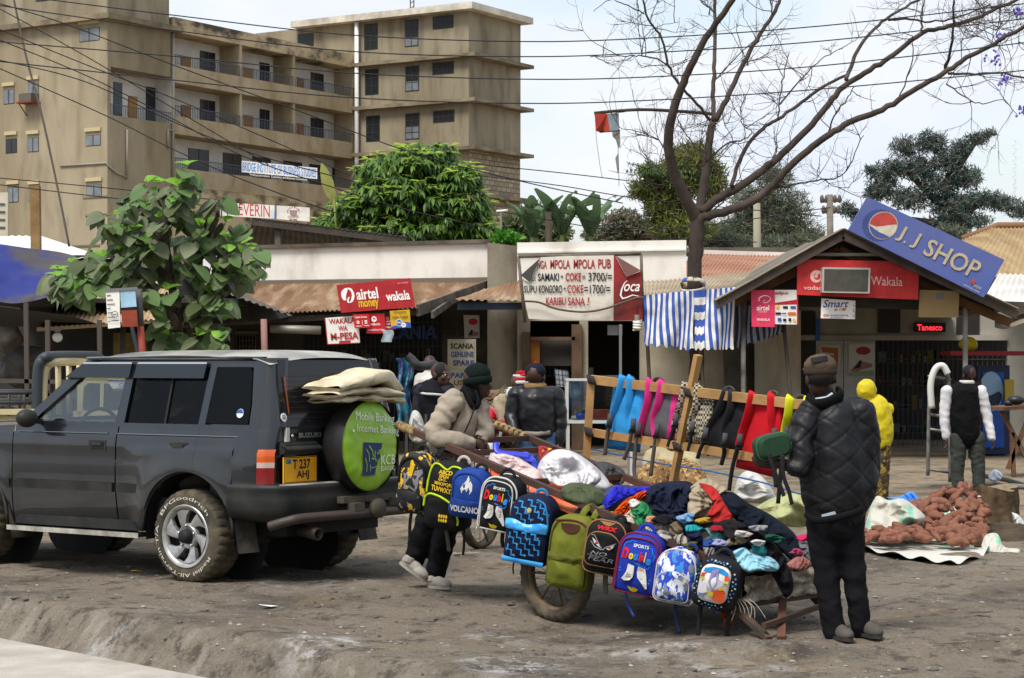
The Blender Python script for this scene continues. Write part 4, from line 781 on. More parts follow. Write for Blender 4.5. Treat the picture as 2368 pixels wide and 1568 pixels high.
def side_patch(mb,x0,x1,sg):
 xs_=frange(x0,x1,.03); cols=[]
 for x in xs_:
  zb=arch(x); tz=topz(x); col=[]
  for z in ZS:
   zz=min(max(z,zb),tz); taper=1-.25*max(0,(x-2.6)/.75)**2 if x>2.6 else 1
   col.append(V((x,sg*(hw(zz)+bulge(x,zz))*taper,zz)))
  cols.append(col)
 b=len(mb.v); k=len(ZS); mb.add([p for c in cols for p in c],[])
 for i in range(len(xs_)-1):
  for j in range(k-1):
   q=(b+i*k+j,b+(i+1)*k+j,b+(i+1)*k+j+1,b+i*k+j+1)
   a=[mb.v[w]for w in q]
   if(a[0]-a[3]).length+(a[1]-a[2]).length<1e-5:continue
   mb.f.append(q if sg>0 else q[::-1]); mb.mi.append(0); mb.sf.append(True)
 for i in range(len(xs_)-1):
  p,q=cols[i][0],cols[i+1][0]; w=V((0,-sg*.06,0)); mb.add([p,q,q+w,p+w],[(0,1,2,3)],False)
def SP(x,z,sg,off=0.):return V((x,sg*(hw(z)+off),z))
def side_poly(mb,pts,sg,o0,o1):
 a=[SP(x,z,sg,o1)for x,z in pts]; b=[SP(x,z,sg,o0)for x,z in pts]; k=len(pts)
 mb.add(a+b,[tuple(range(k))if sg>0 else tuple(range(k-1,-1,-1)),tuple(range(2*k-1,k-1,-1))if sg>0 else tuple(range(k,2*k))]+[(i,k+i,k+(i+1)%k,(i+1)%k)for i in range(k)],False)
def lean(z):return max(0,z-1.17)*.17
def corner(u,z,sg,o=0.):
 h=hw(z)+o+.026*sst(1.045,.985,z); pl=[(-.46,h),(-.60,h),(-.70,h-.012),(-.76,h-.045),(-.795-o,h-.11),(-.80-o,h-.17)]
 t=u*(len(pl)-1); i=min(int(t),len(pl)-2); t-=i; a,b=pl[i],pl[i+1]; return V((a[0]+(b[0]-a[0])*t+lean(z)*min(1,max(0,(u-.2)*1.9)),sg*(a[1]+(b[1]-a[1])*t),z))
for sg in(1,-1):
 body=MB(True); side_patch(body,-.47,.006-.09,sg); body.grid(lambda u,v:corner(u,.60+.57*v,sg),15,8); body.build('rear_quarter',cpaint,car)
 body=MB(True); side_patch(body,1.965,3.30,sg); body.build('front_wing',cpaint,car)
body=MB(True); body.grid(lambda u,v:V((1.80+1.48*u,(v-.5)*2*(hw(topz(1.8+1.48*u))*(1-.25*max(0,(u*1.48-.8)/.75)**2)-.0),topz(1.8+1.48*u)+.05*(1-(2*v-1)**2)**.6)),16,14); body.build('bonnet',cpaint,car)
body=MB(True); body.grid(lambda u,v:V((3.28+.05*sin(pi*v),(u-.5)*2*.6,.5+.55*v)),10,6); body.build('front_panel',cpaint,car)
gh=MB(True)
for sg in(1,-1):
 for pts in[[(-.20,1.17),(-.20,1.20),(-.595,1.20),(-.595,1.17)],[(-.595,1.17),(-.58,1.20),(-.575,1.35),(-.53,1.64),(-.545,1.70),(-.60,1.70),(-.60,1.17)],[(-.06,1.17),(-.13,1.17),(-.16,1.66),(-.09,1.66)],[(.83,1.17),(.73,1.17),(.71,1.66),(.79,1.66)],[(1.92,1.17),(1.80,1.17),(1.17,1.64),(1.17,1.71),(1.24,1.71)],[(1.24,1.63),(1.24,1.71),(-.60,1.71),(-.56,1.63)],[(1.8,1.165),(1.8,1.195),(-.2,1.195),(-.2,1.165)]]:
  side_poly(gh,pts,sg,-.05,.0)
 gh.grid(lambda u,v:corner(.20+.80*u,1.16+.54*v,sg),12,8)
gh.build('pillar',cpaint,car,auto=40)
rf=MB(True)
def roofp(u,v):
 x=1.27-1.97*u; w=(v-.5)*2; e=.665; y=e*w; z=1.690+.075*(1-abs(w)**2.6)*(1-.25*(2*u-1)**4); x-=.03*(1-w*w)*(1 if u>.95 else 0)
 if u<.08:z-=(.08-u)*.5
 if u>.93:z-=(u-.93)*.62
 return V((x,y,z))
rf.grid(roofp,40,26); rf.build('roof',M('roof_paint',hx('#262b30'),.45,var=hx('#aaa69a'),vs=1.3,vd=6,sharp=(.30,.62),coat=.3),car)
m=MB()
for sg in(1,-1):m.tube([(1.25,sg*.668,1.70),(.3,sg*.668,1.712),(-.52,sg*.668,1.70)],.010,6)
m.build('roof_rail',cpaint,car)
for sg in(1,-1):
 for(x0,x1,hx_)in[(-.082,.772,.05),(.786,1.955,.83)]:
  d=MB(True); side_patch(d,x0,x1,sg); do=d.build('door',cpaint,car)
  h=MB(True); xx=x0+.11 if x0<0 else x0+.12
  side_poly(h,[(xx-.02,.975),(xx+.17,.975),(xx+.17,1.055),(xx-.02,1.055)],sg,-.005,.006); h.m=1; side_poly(h,[(xx,.99),(xx+.15,.99),(xx+.15,1.04),(xx,1.04)],sg,0,.010); h.m=0; side_poly(h,[(xx+.02,1.015),(xx+.13,1.015),(xx+.13,1.04),(xx+.02,1.04)],sg,0,.018)
  h.build('handle',[cplast,cblack],do)
 m=MB()
 for x0,x1 in((.46,.755),(.80,1.93),(1.98,2.02)):side_poly(m,[(x0,.655),(x1,.655),(x1,.675),(x1,.725),(x0,.725)],sg,0,.022)
 m.build('side_moulding',cplast,car)
 m=MB()
 side_poly(m,[(-.055,1.196),(.29,1.196),(.285,1.632),(-.085,1.632)],sg,-.03,-.02); m.build('window',cglass,car)
 m=MB(); side_poly(m,[(.305,1.196),(.725,1.196),(.705,1.632),(.30,1.632)],sg,-.03,-.02); m.build('window',cglass,car)
 m=MB(); side_poly(m,[(.288,1.19),(.308,1.19),(.302,1.64),(.284,1.64)],sg,-.02,-.008); m.build('window_bar',cblack,car)
 m=MB(); side_poly(m,[(-.14,1.205),(-.565,1.205),(-.57,1.24),(-.565,1.36),(-.53,1.60),(-.50,1.632),(-.165,1.632)],sg,-.02,.004); m.build('window',cglass,car)
 m=MB(); side_poly(m,[(.84,1.196),(1.74,1.196),(1.16,1.632),(.80,1.632)],sg,-.03,-.024); m.build('window',glassc,car)
 for x0,x1,sl in((-.06,.69,0),(.74,1.30,.16)):
  m=MB(); side_poly(m,[(x0,1.545),(x1+sl,1.545),(x1-.02,1.66),(x0-.01,1.66)],sg,-.0,.028); m.build('wind_deflector',M('deflector',hx('#121920'),.15,spec=.4,coat=.35),car)
  m=MB(); side_poly(m,[(x0-.01,1.655),(x1-.02,1.655),(x1-.03,1.668),(x0-.01,1.668)],sg,-.0,.03); m.build('trim',chrome,car)
 m=MB(); side_poly(m,[(.88,1.109),(1.9,1.109),(1.9,1.113),(.88,1.113)],sg,0,.013); side_poly(m,[(-.5,1.108),(.77,1.108),(.77,1.113),(-.5,1.113)],sg,0,.013); m.build('trim',M('crease_highlight',hx('#5d5f62'),.45),car)  # pale strip painted as the highlight along the body crease
 for c in(0.,2.48):
  m=MB(True); m.tube([(c+.47*cos(a),sg*(.825),.37+.47*sin(a))for a in[pi*i/20 for i in range(21)]],.014,6); m.build('arch_lip',cplast,car)
  m=MB(True); m.grid(lambda u,v:V((c+.465*cos(pi*u*1.1-.15),sg*(.80-.4*v),.37+.465*sin(pi*u*1.1-.15))),16,2); m.add([(c+.47*cos(a),sg*.42,.37+.47*sin(a))for a in[2*pi*i/20 for i in range(20)]],[tuple(range(20))],False); m.build('wheel_arch',cblack,car)
 m=MB(); m.ab((.50,sg*.70,.315),(1.95,sg*.86,.345)); m.m=1; m.ab((.48,sg*.862,.312),(1.97,sg*.868,.35)); m.m=0; m.build('running_board',[cplast,M('board_edge',hx('#b1aea5'),.5,var=hx('#7b776e'),vs=6)],car)
 m=MB(); m.ab((.50,sg*.5,.36),(1.95,sg*.79,.44)); m.build('sill',cplast,car)
 for c in(-.47,2.01):
  m=MB(True); m.grid(lambda u,v:V((c-.05*v*v,sg*(.60+.22*u),.60-.36*v)),4,8); m.grid(lambda u,v:V((c-.05*v*v-.012,sg*(.60+.22*u),.60-.36*v)),4,8); m.build('mud_flap',M('flap',hx('#2e2c2a'),.8,var=hx('#5d574b'),vs=4),car)
 lm=MB(True)
 for z0,z1,k in((.745,.885,0),(.885,.925,1),(.925,1.02,2)):lm.m=k; lm.grid(lambda u,v:corner(.44+.36*u,z0+(z1-z0)*v,sg,.012),10,3)
 lm.build('tail_lamp',[M('lamp_red',hx('#7d1519'),.2,coat=.6),M('lamp_clear',hx('#b8a39a'),.2,coat=.6),M('lamp_amber',hx('#c4541a'),.2,coat=.6)],car)
 mi=MB(True); mi.ell((1.66,sg*.93,1.22),(.07,.10,.075)); mi.bar((1.66,sg*.78,1.19),(1.66,sg*.9,1.2),.05,.04); mi.build('wing_mirror',cplast,car)
m=MB(True); m.grid(lambda u,v:V((-.803-.012*sin(pi*u),.635-1.27*u,.76+.42*v)),12,6); gate=m.build('rear_gate',cpaint,car)
m=MB(); m.add([(-.795,.640,.76),(-.795,.650,.76),(-.795,.650,1.18),(-.795,.640,1.18)],[(0,1,2,3)]); m.build('panel_gap',cblack,gate)
m=MB(); m.prism([(.66,0),(-.66,0),(-.60,.47),(-.57,.50),(.57,.50),(.60,.47)],(-.795,0,1.185),(0,1,0),(.17,0,1),.0,.02); m.prism([(.632,.022),(-.632,.022),(-.575,.455),(-.55,.475),(.55,.475),(.575,.455)],(-.795,0,1.185),(0,1,0),(.17,0,1),-.004,.0)if False else None
rg=m.build('rear_window',M('rear_glass',(.014,.014,.016),.10,spec=.35),car)
m=MB(); m.bar((-.79,.56,1.28),(-.745,.56,1.56),.004,.012,(0,1,0)); m.build('aerial_strip',M('orange_strip',hx('#8d4a22'),.5),rg)
m=MB(); m.prism([(.67,-.012),(-.67,-.012),(-.67,.006),(.67,.006)],(-.80,0,1.18),(0,1,0),(0,0,1),-.02,.02); m.build('window_seal',cblack,rg)
m=MB();
for i in range(9):m.prism([(.60,.06+.04*i),(-.60,.06+.04*i),(-.60,.062+.04*i),(.60,.062+.04*i)],(-.795,0,1.185),(0,1,0),(.17,0,1),-.0225,-.022)
m.build('heater_line',M('heater',hx('#3d2c22'),.5),rg)
def gp(y,z,o=.0):return V((-.818-o,y,z))
plate=MB(True); plate.box((-.845,.50,.865),(.012,.375,.195)); pl=plate.build('number_plate',M('plate_yellow',hx('#e0a012'),.45,var=hx('#c98d0e'),vs=8),car)
t=MB(); pm=lambda x,y:V((-.8525,.50+.1875-x*.375,.7675+y*.195))
letter(t,'T 237',pm,(.26,.52,.80,.90),.03); letter(t,'AHJ',pm,(.38,.10,.76,.46),.03); stroke(t,[(.015,.03),(.985,.03),(.985,.97),(.015,.97)],.025,pm,1.9,True); t.build('lettering',black_s,pl)
t=MB(); shape(t,[(.06,.74),(.21,.74),(.21,.92)],pm); t.m=1; shape(t,[(.06,.74),(.21,.92),(.06,.92)],pm); t.build('emblem',[ink_blue,M('plate_green',hx('#3c8a4c'),.5)],pl)
m=MB(True); m.grid(lambda u,v:V((-.825-.065*sin(pi*min(1,v*1.2)),.70-.41*u,.975+.10*v)),8,8); m.ab((-.80,.68,.98),(-.86,.31,1.06)); m.build('plate_lamp',cplast,car)
t=MB(); letter(t,'SUZUKI',lambda x,y:gp(.50-x*.26,1.10+y*.038,.014),(0,0,1,1),.05); t.build('badge',M('badge_steel',hx('#9b9c9c'),.3,.8),car)
m=MB(True); m.ell(gp(.555,1.115),(.012,.014,.014)); m.m=1; m.ab((-.80,.595,1.075),(-.828,.63,1.18)); m.build('lock',[chrome,M('lock_white',hx('#b8b6b0'),.5)],car)
st=MB(); st.prism(circ(.62,.07,.032),(-.795,0,1.185),(0,1,0),(.17,0,1),-.010,-.006); st.m=1
for k in(-1,0,1):st.prism([(.60,.068+.012*k),(.64,.068+.012*k),(.64,.073+.012*k),(.60,.073+.012*k)],(-.795,0,1.185),(0,1,0),(.17,0,1),-.012,-.0105)
st.build('sticker',[white_s,M('faint_ink')],rg)
st=MB(); a=lambda r0,z0:[SP(-.475+r0*cos(i*pi/10),z0+r0*sin(i*pi/10),1,.007)for i in range(20)]
st.add(a(.034,1.285),[tuple(range(20))],False); st.m=1; st.add([p+V((0,.002,0))for p in[SP(-.475+.032*cos(i*pi/10),1.285+.032*sin(i*pi/10),1,.007)for i in range(11)]],[tuple(range(11))],False); st.build('sticker',[white_s,blue_s],car)
pth=spline([(-.44,.835,0),(-.66,.84,0),(-.80,.80,0),(-.90,.70,0),(-.915,.4,0),(-.925,0,0),(-.915,-.4,0),(-.90,-.70,0),(-.80,-.80,0),(-.66,-.84,0),(-.44,-.835,0)],5)
sec=[(-.10,.76),(-.01,.765),(.02,.755),(.03,.73),(.02,.71),(.032,.66),(.032,.58),(.01,.52),(-.04,.49),(-.10,.48)]
def bmp(u,v):
 i=min(int(u*(len(pth)-1)+.5),len(pth)-1); p=pth[i]; t=(pth[min(i+1,len(pth)-1)]-pth[max(i-1,0)]).normalized(); n=V((t.y,-t.x,0)); n=n if n.dot(p-V((0,0,0)))>0 else-n
 j=min(int(v*(len(sec)-1)+.5),len(sec)-1); return V((p.x,p.y,0))+n*sec[j][0]+V((0,0,sec[j][1]))
m=MB(True); m.grid(bmp,len(pth)-1,len(sec)-1)
for i in range(len(m.f)):m.mi[i]=1 if i%(len(sec)-1)<2 and 12<i//(len(sec)-1)<40 else 0
m.build('bumper',[cplast,cdust],car,auto=50)
m=MB(True); m.tube(spline([(-.86,.86,.46),(-.98,.80,.50),(-1.04,.66,.52),(-1.05,0,.515),(-1.04,-.70,.515),(-.99,-.83,.50)],6),.036,10); m.build('tow_bar',M('bar_dirty',hx('#34322f'),.55,var=hx('#4a352b'),vs=3,vd=5),car)
m=MB(); m.ab((-1.0,.02,.54),(-1.08,.14,.60)); m.ab((-1.0,-.50,.56),(-1.07,-.36,.62)); m.ab((-.94,-.45,.60),(-1.02,.20,.65)); m.lathe([(.0,0),(.075,0),(.075,.05),(0,.05)],(-1.07,-.12,.55),(-1,0,0),16); m.build('carrier_bracket',M('bracket_dirty',hx('#383430'),.7,var=hx('#57503f'),vs=5),car)
m=MB(True); m.tube([(-.2,.36,.40),(-.7,.38,.40),(-.93,.40,.385)],.045,12,cap=False); m.lathe([(.044,0),(.05,.05),(.048,.15),(.04,.15),(.036,.02)],(-.80,.39,.395),(-.98,.1,-.12),14); m.build('exhaust',M('exhaust_pipe',hx('#4a433b'),.5,.5,var=hx('#3a302a'),vs=6),car)
m=MB(); m.ab((-.75,-.55,.36),(1.9,.55,.50)); m.ab((-.30,-.62,.30),(.30,.62,.42)); m.lathe([(0,-.14),(.13,-.1),(.15,0),(.13,.1),(0,.14)],(0,.15,.36),(1,0,0),12); m.ab((-.8,-.6,.45),(-.3,.6,.6)); m.build('underbody',cblack,car)
m=MB(); m.ab((-.75,-.70,.5),(1.9,.70,.62)); m.ab((1.62,-.70,.6),(1.9,.70,1.14)); m.ab((-.7,-.68,.6),(-.1,.68,1.02)); m.build('cabin',M('cabin_dark',(.03,.029,.028),.8),car)
m=MB(True); m.tube([(1.42+.06*cos(a)*.4,.37+.19*cos(a),1.12+.17*sin(a))for a in[2*pi*i/24 for i in range(25)]],.016,6); m.tube([(1.42,.37,1.12),(1.65,.37,.98)],.03,6); m.bar((1.42,.19,1.12),(1.42,.55,1.12),.03,.03); m.build('steering_wheel',cblack,car)
seatm=M('seat_cloth',hx('#4b4a47'),.9,var=hx('#38372f'),vs=5)
for y in(.37,-.37):
 for x,n_ in((.95,1),(.12,0)):
  m=MB(True); m.ell((x-.02,y,1.06),(.11,.25,.36),rot=Matrix.Rotation(-.22,3,'Y')); m.ell((x-.14,y,1.44),(.055,.13,.10)); m.ell((x+.22,y,.76),(.28,.25,.12)); m.build('seat',seatm,car)
m=MB(); m.slab((1.22,.62,1.69),(1.88,.74,1.19),(1.88,-.74,1.19),(1.22,-.62,1.69),.006); m.build('windscreen',glassc,car)
m=MB(True); m.grid(lambda u,v:V((1.72+.15*cos(v*3),.62-1.24*u,1.09+.10*sin(v*3))),10,6); m.build('dashboard',M('cabin_dark'),car)
def wheel(parent,x,y,sg,R_=.358,w=.26,lettered=False):
 wt=MB(True); nt_=64
 def ty(u,v):
  a=2*pi*u; k=(v-.5)*2
  pr_=[(-1.0,.235),(-1.06,.27),(-1.04,.31),(-.92,.348),(-.75,.362),(0,.365),(.75,.362),(.92,.348),(1.04,.31),(1.06,.27),(1.0,.235)]
  t=v*(len(pr_)-1); i=min(int(t),len(pr_)-2); t-=i; yy=pr_[i][0]+(pr_[i+1][0]-pr_[i][0])*t; rr=pr_[i][1]+(pr_[i+1][1]-pr_[i][1])*t
  if rr>.34:st_=(int(round(u*nt_*2))+(1 if yy>0 else 0))%4; rr-=.011 if st_==0 else 0
  return V((rr/.365*R_*cos(a),yy*w/2,rr/.365*R_*sin(a)))
 wt.grid(ty,nt_*2,20,cu=True)
 W_=bpy.data.objects.new('wheel',None); COL.objects.link(W_); W_.parent=parent; W_.location=(x,y,R_-.012); W_.rotation_euler=(0,R.random()*0,0 if sg>0 else pi); W_.empty_display_size=.1
 wt.build('tyre',rubber,W_,auto=35)
 rm=MB(True); f=w/2
 rm.lathe([(.235,f),(.243,f+.004),(.238,f-.012),(.225,f-.03),(.215,f-.10),(.20,-f)],(0,0,0),(0,1,0),40); rm.lathe([(0,f-.11),(.22,f-.11)],(0,0,0),(0,1,0),24)
 rim=rm.build('rim',[M('rim_dark',(.05,.05,.05),.6)],W_)
 sp=MB(True)
 sp.lathe([(.232,f-.004),(.243,f+.006),(.236,f+.012),(.222,f+.008),(.206,f-.006),(.200,f-.03)],(0,0,0),(0,1,0),48)
 sp.lathe([(.058,f-.02),(.085,f-.012),(.098,f-.024),(.10,f-.05)],(0,0,0),(0,1,0),30)
 for k in range(6):
  a0=k*pi/3; pts=[]
  for r_,da,hw_ in((.08,0.,.25),(.12,.10,.25),(.16,.22,.27),(.205,.36,.33)):
   pts.append((r_,a0+da,hw_))
  for i in range(3):
   q=[]
   for(r_,a,h)in(pts[i],pts[i+1]):
    yb=f-.022+.016*(r_-.08)/.125
    q+=[(r_*cos(a-h),yb,r_*sin(a-h)),(r_*cos(a-h*.1),yb+.008,r_*sin(a-h*.1)),(r_*cos(a+h),yb-.002,r_*sin(a+h)),(r_*cos(a+h),yb-.035,r_*sin(a+h)),(r_*cos(a-h),yb-.035,r_*sin(a-h))]
   sp.add(q,[(0,1,6,5),(1,2,7,6),(2,3,8,7),(4,0,5,9)],True)
 sp.build('spoke',alloy,rim,auto=50)
 cp=MB(True); cp.lathe([(0,f+.045),(.035,f+.043),(.05,f+.03),(.058,f-.02)],(0,0,0),(0,1,0),24)
 for k in range(5):a=k*2*pi/5+.3; cp.m=1; cp.ell((.082*cos(a),f-.006,.082*sin(a)),(.011,.012,.011),8,6)
 cp.build('hub_cap',[cblack,chrome],rim)
 if lettered:
  lt=MB()
  for tx,a0,span in(('BFGoodrich',148,112),('Radial All-Terrain T/A',-30,165)):
   vs,fs=text2d(tx,.0,0)
   def pol(px_,py_):
    if tx[0]=='B':a=radians(a0-span*px_); r_=.280+.028*py_
    else:a=radians(a0-span*px_); r_=.280+.028*py_
    return V((-r_*cos(a)if False else r_*cos(a),f*1.055+.004,r_*sin(a)))
   lt.add([V((-q.x,q.y,q.z))for q in[pol(a,b)for a,b in vs]],fs,False)
  lt.build('lettering',tyre_w,bpy.data.objects[W_.children[0].name]if False else rim)
for x in(0.,2.48):
 wheel(car,x,.71,1,lettered=True); wheel(car,x,-.71,-1)
sc=MB(True); cz,cr_=1.025,.355
sc.lathe([(.02,.01),(.30,.01),(.34,.03),(.36,.09),(.36,.17),(.345,.225)],(-.825,-.09,cz),(-1,0,0),56); sp_=sc.build('spare_wheel',M('cover_black',(.012,.012,.013),.45,spec=.4),car)
fc=MB(True)
def face(u,v):
 a=2*pi*u; r_=.346*v; x=-.825-.225-.030*(1-v**3)-.006*sin(a*19+sin(a*3)*2)*max(0,v-.6)*2.5*(1-.6*v)+.02*(v**10); x+=-.006*fbm((cos(a)*v*3,sin(a)*v*3,2),3); return V((x,-.09-r_*cos(a),cz+r_*sin(a)))
fc.grid(face,96,16,cu=True); fo=fc.build('cover_face',M('lime_vinyl',hx('#7fae1c'),.38,var=hx('#93bd34'),vs=3,spec=.5,coat=.15),sp_)
def fm(o=.0):return lambda x,y:V((-.825-.262-o+.012*(x*x+y*y),-.09-x*.346,cz+y*.346))
t=MB(); letter(t,'Mobile Banking',lambda x,y:fm()(x,y-.07*x),(-.60,.50,.74,.74),-.004); letter(t,'Internet Banking',lambda x,y:fm()(x,y-.07*x),(-.58,.25,.90,.47),-.004); shape(t,circ(-.70,.36,.035),fm()); letter(t,'KCB',fm(),(.24,-.42,.76,-.20),-.004); letter(t,'BANK',fm(),(.24,-.56,.76,-.45),-.008); t.build('lettering',M('letter_cream',hx('#e8eedd'),.5),fo)
t=MB(); lb=[(-.38,.10),(.28,.06),(.24,-.06),(.12,-.10),(.22,-.22),(.16,-.30),(.12,-.26),(.10,-.40),(.06,-.46),(.02,-.64),(-.40,-.64)]
shape(t,lb,fm(.001)); t.build('emblem',M('kcb_blue',hx('#1d2d5c'),.5),fo)
t=MB()
for pts,w in[([(-.20,.02),(-.08,-.10),(-.05,-.22)],.03),([(-.30,-.05),(-.20,-.16),(-.18,-.34)],.025),([(.02,-.10),(.0,-.22),(.06,-.34)],.03),([(-.10,-.26),(-.02,-.28)],.04),([(-.32,-.25),(-.26,-.40),(-.27,-.55)],.022),([(.04,-.44),(-.04,-.48),(-.12,-.46)],.02),([(-.15,-.40),(-.14,-.55)],.02),([(.08,-.14),(.14,-.18)],.03)]:stroke(t,pts,w,fm(.002))
t.build('emblem_line',M('lime_vinyl'),fo)
cvm=M('canvas',hx('#cfc4a8'),.85,var=hx('#a99e83'),vs=3.5,vd=7,bump=.25,bs=25,var2=hx('#8d8268'),vs2=6,amt2=.35)
cv=thing('folded_canvas',frame_of(car)@V((-.98,0,1.36)),'cream canvas sheet folded in layers on top of the green spare wheel','canvas')
def layer(mb,y0,y1,x0,x1,z,th,seed,droop,tip=0.,peak=0.):
 def f(u,v):
  a=2*pi*v; cu,sv=cos(a),sin(a); e=.5
  sx=math.copysign(abs(cu)**e,cu); sz=math.copysign(abs(sv)**1.0,sv)
  w=1-tip*max(0,(u-.55)/.45)**1.2; taper=min(1,u/.04)**.5*min(1,(1-u)/.03)**.5
  y=y0+(y1-y0)*u+.03*fbm((v*2,u*2,seed),2); x=(x0+x1)/2+(x1-x0)/2*sx*w
  zz=z+th*sz*taper*.5-droop*(abs(u-.45)*1.6)**2+peak*math.exp(-((u-.62)/.22)**2)*(1 if sv>0 else .3)+.018*fbm((u*4,v*3,seed),3)+.010*sin(u*16+seed+2*sx)*sz
  return frame_of(car)@V((x,y,zz))
 mb.grid(f,44,30,cv=True)
m=MB(True); layer(m,.36,-.44,-.80,-1.12,1.392,.05,3.,.03); layer(m,.42,-.40,-.80,-1.15,1.445,.07,7.,.035); layer(m,.42,-.50,-.79,-1.17,1.515,.085,12.,.07,tip=.65,peak=.075)
m.build('canvas_fold',cvm,cv,world=True)
# ----------------------------------------------------------
pk=thing('pickup_truck',P(215,1065,20.5),'cream pickup truck half hidden behind the dark car, with a caged load bed','pickup truck',rz=.16)
cream=M('cream_paint',hx('#cfc39a'),.4,var=hx('#b6a97f'),vs=2,coat=.3)
pkY=20.5; kk=pkY/FPX
def lp(px,py,d=0.):q=P(px,py,pkY); r0=pk.location; return V((q.x-r0.x,d,q.z-r0.z))
def lpoly(m,pts,d0,d1):m.prism([(lp(*p).x,lp(*p).z)for p in pts],(0,0,0),(1,0,0),(0,0,1),d0,d1,n=(0,1,0))
m=MB()
for d in(0.,1.45):
 lpoly(m,[(178,960),(182,890),(200,876),(275,874),(288,882),(280,888),(205,886),(194,895),(190,960)],d,d+.06); lpoly(m,[(236,880),(282,874),(330,962),(316,962),(274,886)],d,d+.06)if False else None
 lpoly(m,[(170,950),(470,950),(468,1040),(170,1040)],d,d+.06); lpoly(m,[(278,876),(290,876),(342,952),(326,952)],d,d+.06); lpoly(m,[(232,880),(240,880),(238,952),(230,952)],d,d+.06)
m.ab(lp(184,874,.02),lp(286,880,1.46)); m.ab(lp(340,945,.0),lp(470,955,1.5)); m.build('cab',cream,pk)
m=MB(); lpoly(m,[(192,890),(275,886),(326,952),(190,952)],.03,.04); lpoly(m,[(192,890),(275,886),(326,952),(190,952)],1.46,1.47); m.slab(lp(340,950,.05),lp(340,950,1.45),lp(284,878,1.45),lp(284,878,.05),.01); m.build('window',glassc,pk)
m=MB(); m.slab(lp(311,900,.0),lp(311,900,1.4),lp(288,878,1.4),lp(288,878,.0),.005); o=m.build('sun_strip',white_s,pk)
wq=lambda x,y:P(248+60*x,876+(1-y)*26+4*x,pkY-.12)
m=MB(); lpoly(m,[(246,876),(306,878),(311,900),(262,903)],-.04,-.03); fl_=m.build('window_flag',white_s,pk)
m=MB(); lpoly(m,[(247,878.5),(306,880.5),(307,883),(248,881.5)],-.045,-.041); lpoly(m,[(259,899),(310,896.5),(310.5,899),(261,901.5)],-.045,-.041)
for k in(0,1):pts=[(280+7.5*cos(radians(a+k*180)),890-6.5*sin(radians(a+k*180)))for a in(90,210,330)]; stroke(m,pts,1.5,lambda x,y:lp(x,y,-.046),1,True)
m.build('emblem',blue_s,fl_)
m=MB(True); m.ell(lp(215,930,.5),(.12,.25,.32)); m.ell(lp(262,935,.5),(.1,.2,.22)); m.build('seat',seatm,pk)
m=MB(); lpoly(m,[(-120,945),(90,945),(95,958),(-120,958)],-.05,0); lpoly(m,[(-120,958),(92,958),(92,1010),(-120,1010)],.02,.06); lpoly(m,[(-120,945),(90,945),(92,1005),(-120,1005)],1.5,1.56); m.build('load_bed',cream,pk)
m=MB()
for d in(.0,1.45):
 for y in(908,930):m.tube([lp(-120,y,d),lp(95,y,d)],.018,6)
 for x in(-80,-40,0,25,60):m.tube([lp(x,905,d),lp(x,960,d)],.015,6)
m.build('side_rail',M('rail_dark',hx('#3a3a3c'),.6),pk)
m=MB(True); m.tube(spline([lp(88,1000,0),lp(90,870,0),lp(100,832,0),lp(122,825,0.1),lp(190,823,1.2),lp(215,826,1.4),lp(222,850,1.5),lp(222,960,1.5)],5),.055,8); m.build('headboard_frame',M('frame_black',hx('#33383c'),.5),pk)
m=MB(True); m.tube(spline([lp(100,990,.05),lp(101,880,.05),lp(110,846,.05),lp(130,836,.15),lp(190,834,1.2)],5),.05,8)
for x in(132,152,172):m.tube([lp(x,834,.3+(x-132)*.02),lp(x+2,960,.3+(x-132)*.02)],.03,6)
m.build('headboard',cream,pk)
for x in(10,390):
 m=MB(True); m.lathe([(.2,-.1),(.34,-.09),(.36,0),(.34,.09),(.2,.1)],lp(x,1020,.15)+V((0,0,0)),(0,1,0),24); m.build('wheel',rubber,pk)
m=MB(); lpoly(m,[(470,948),(640,965),(660,1000),(660,1045),(470,1045)],.0,1.5); m.build('bonnet',cream,pk)
m=MB(True); m.ell(lp(130,890,1.0),(.2,.25,.2)); tag(m.build('bundle',M('bundle_red_blue',hx('#5b4a8e'),.8,var=hx('#b8543f'),vs=3),loc=pk.location+V((-.4,1.,1.))),'blue and red bundle heaped behind the pickup headboard','bundle')
# ----------------------------------------------------------
CA,CB,CW=V((-.53,14.6,1.10)),V((1.386,12.7,.377)),V((.655,.685,0))
def rail(t,far=0.,up=0.):return CA.lerp(CB,t)+CW*far+V((0,0,up))
def t_at(px):k=(px-CX)/FPX; return(14.6*k+.53)/(1.916+1.9*k)
rustm=M('cart_iron',hx('#3a2d27'),.75,var=hx('#533629'),vs=5,vd=6)
plank=M('cart_plank',hx('#6b4e36'),.85,var=hx('#4a3526'),vs=4,vd=6,stretch=(.5,3,1))
ct=thing('handcart',rail(.45,.5)*1.0-V((0,0,.75)),'two wheeled iron handcart tipped forward onto its front legs and loaded with bags and clothes','cart')
m=MB(); m.bar(rail(-.13),rail(1.0),.045,.045); m.build('side_rail',rustm,ct,world=True)
m=MB(); m.bar(rail(-.16,1),rail(1.0,1),.045,.045); m.build('side_rail',rustm,ct,world=True)
for t in(0.,.10,.34,.67,1.0):
 m=MB(); m.bar(rail(t,.02,-.004),rail(t,.98,-.004),.04,.04); m.build('cross_bar',rustm,ct,world=True)
m=MB()
for t in[.02+.045*i for i in range(8)]:
 m.tube([rail(t,0,-.02),rail(t,.0,-.24)],.003,4); m.tube([rail(t,1,-.02),rail(t,1,-.24)],.003,4)
for z in(-.08,-.15,-.22):
 for f in(0,1):m.tube([rail(0,f,z),rail(.36,f,z)],.003,4)
 m.tube([rail(0,0,z),rail(0,1,z)],.003,4)
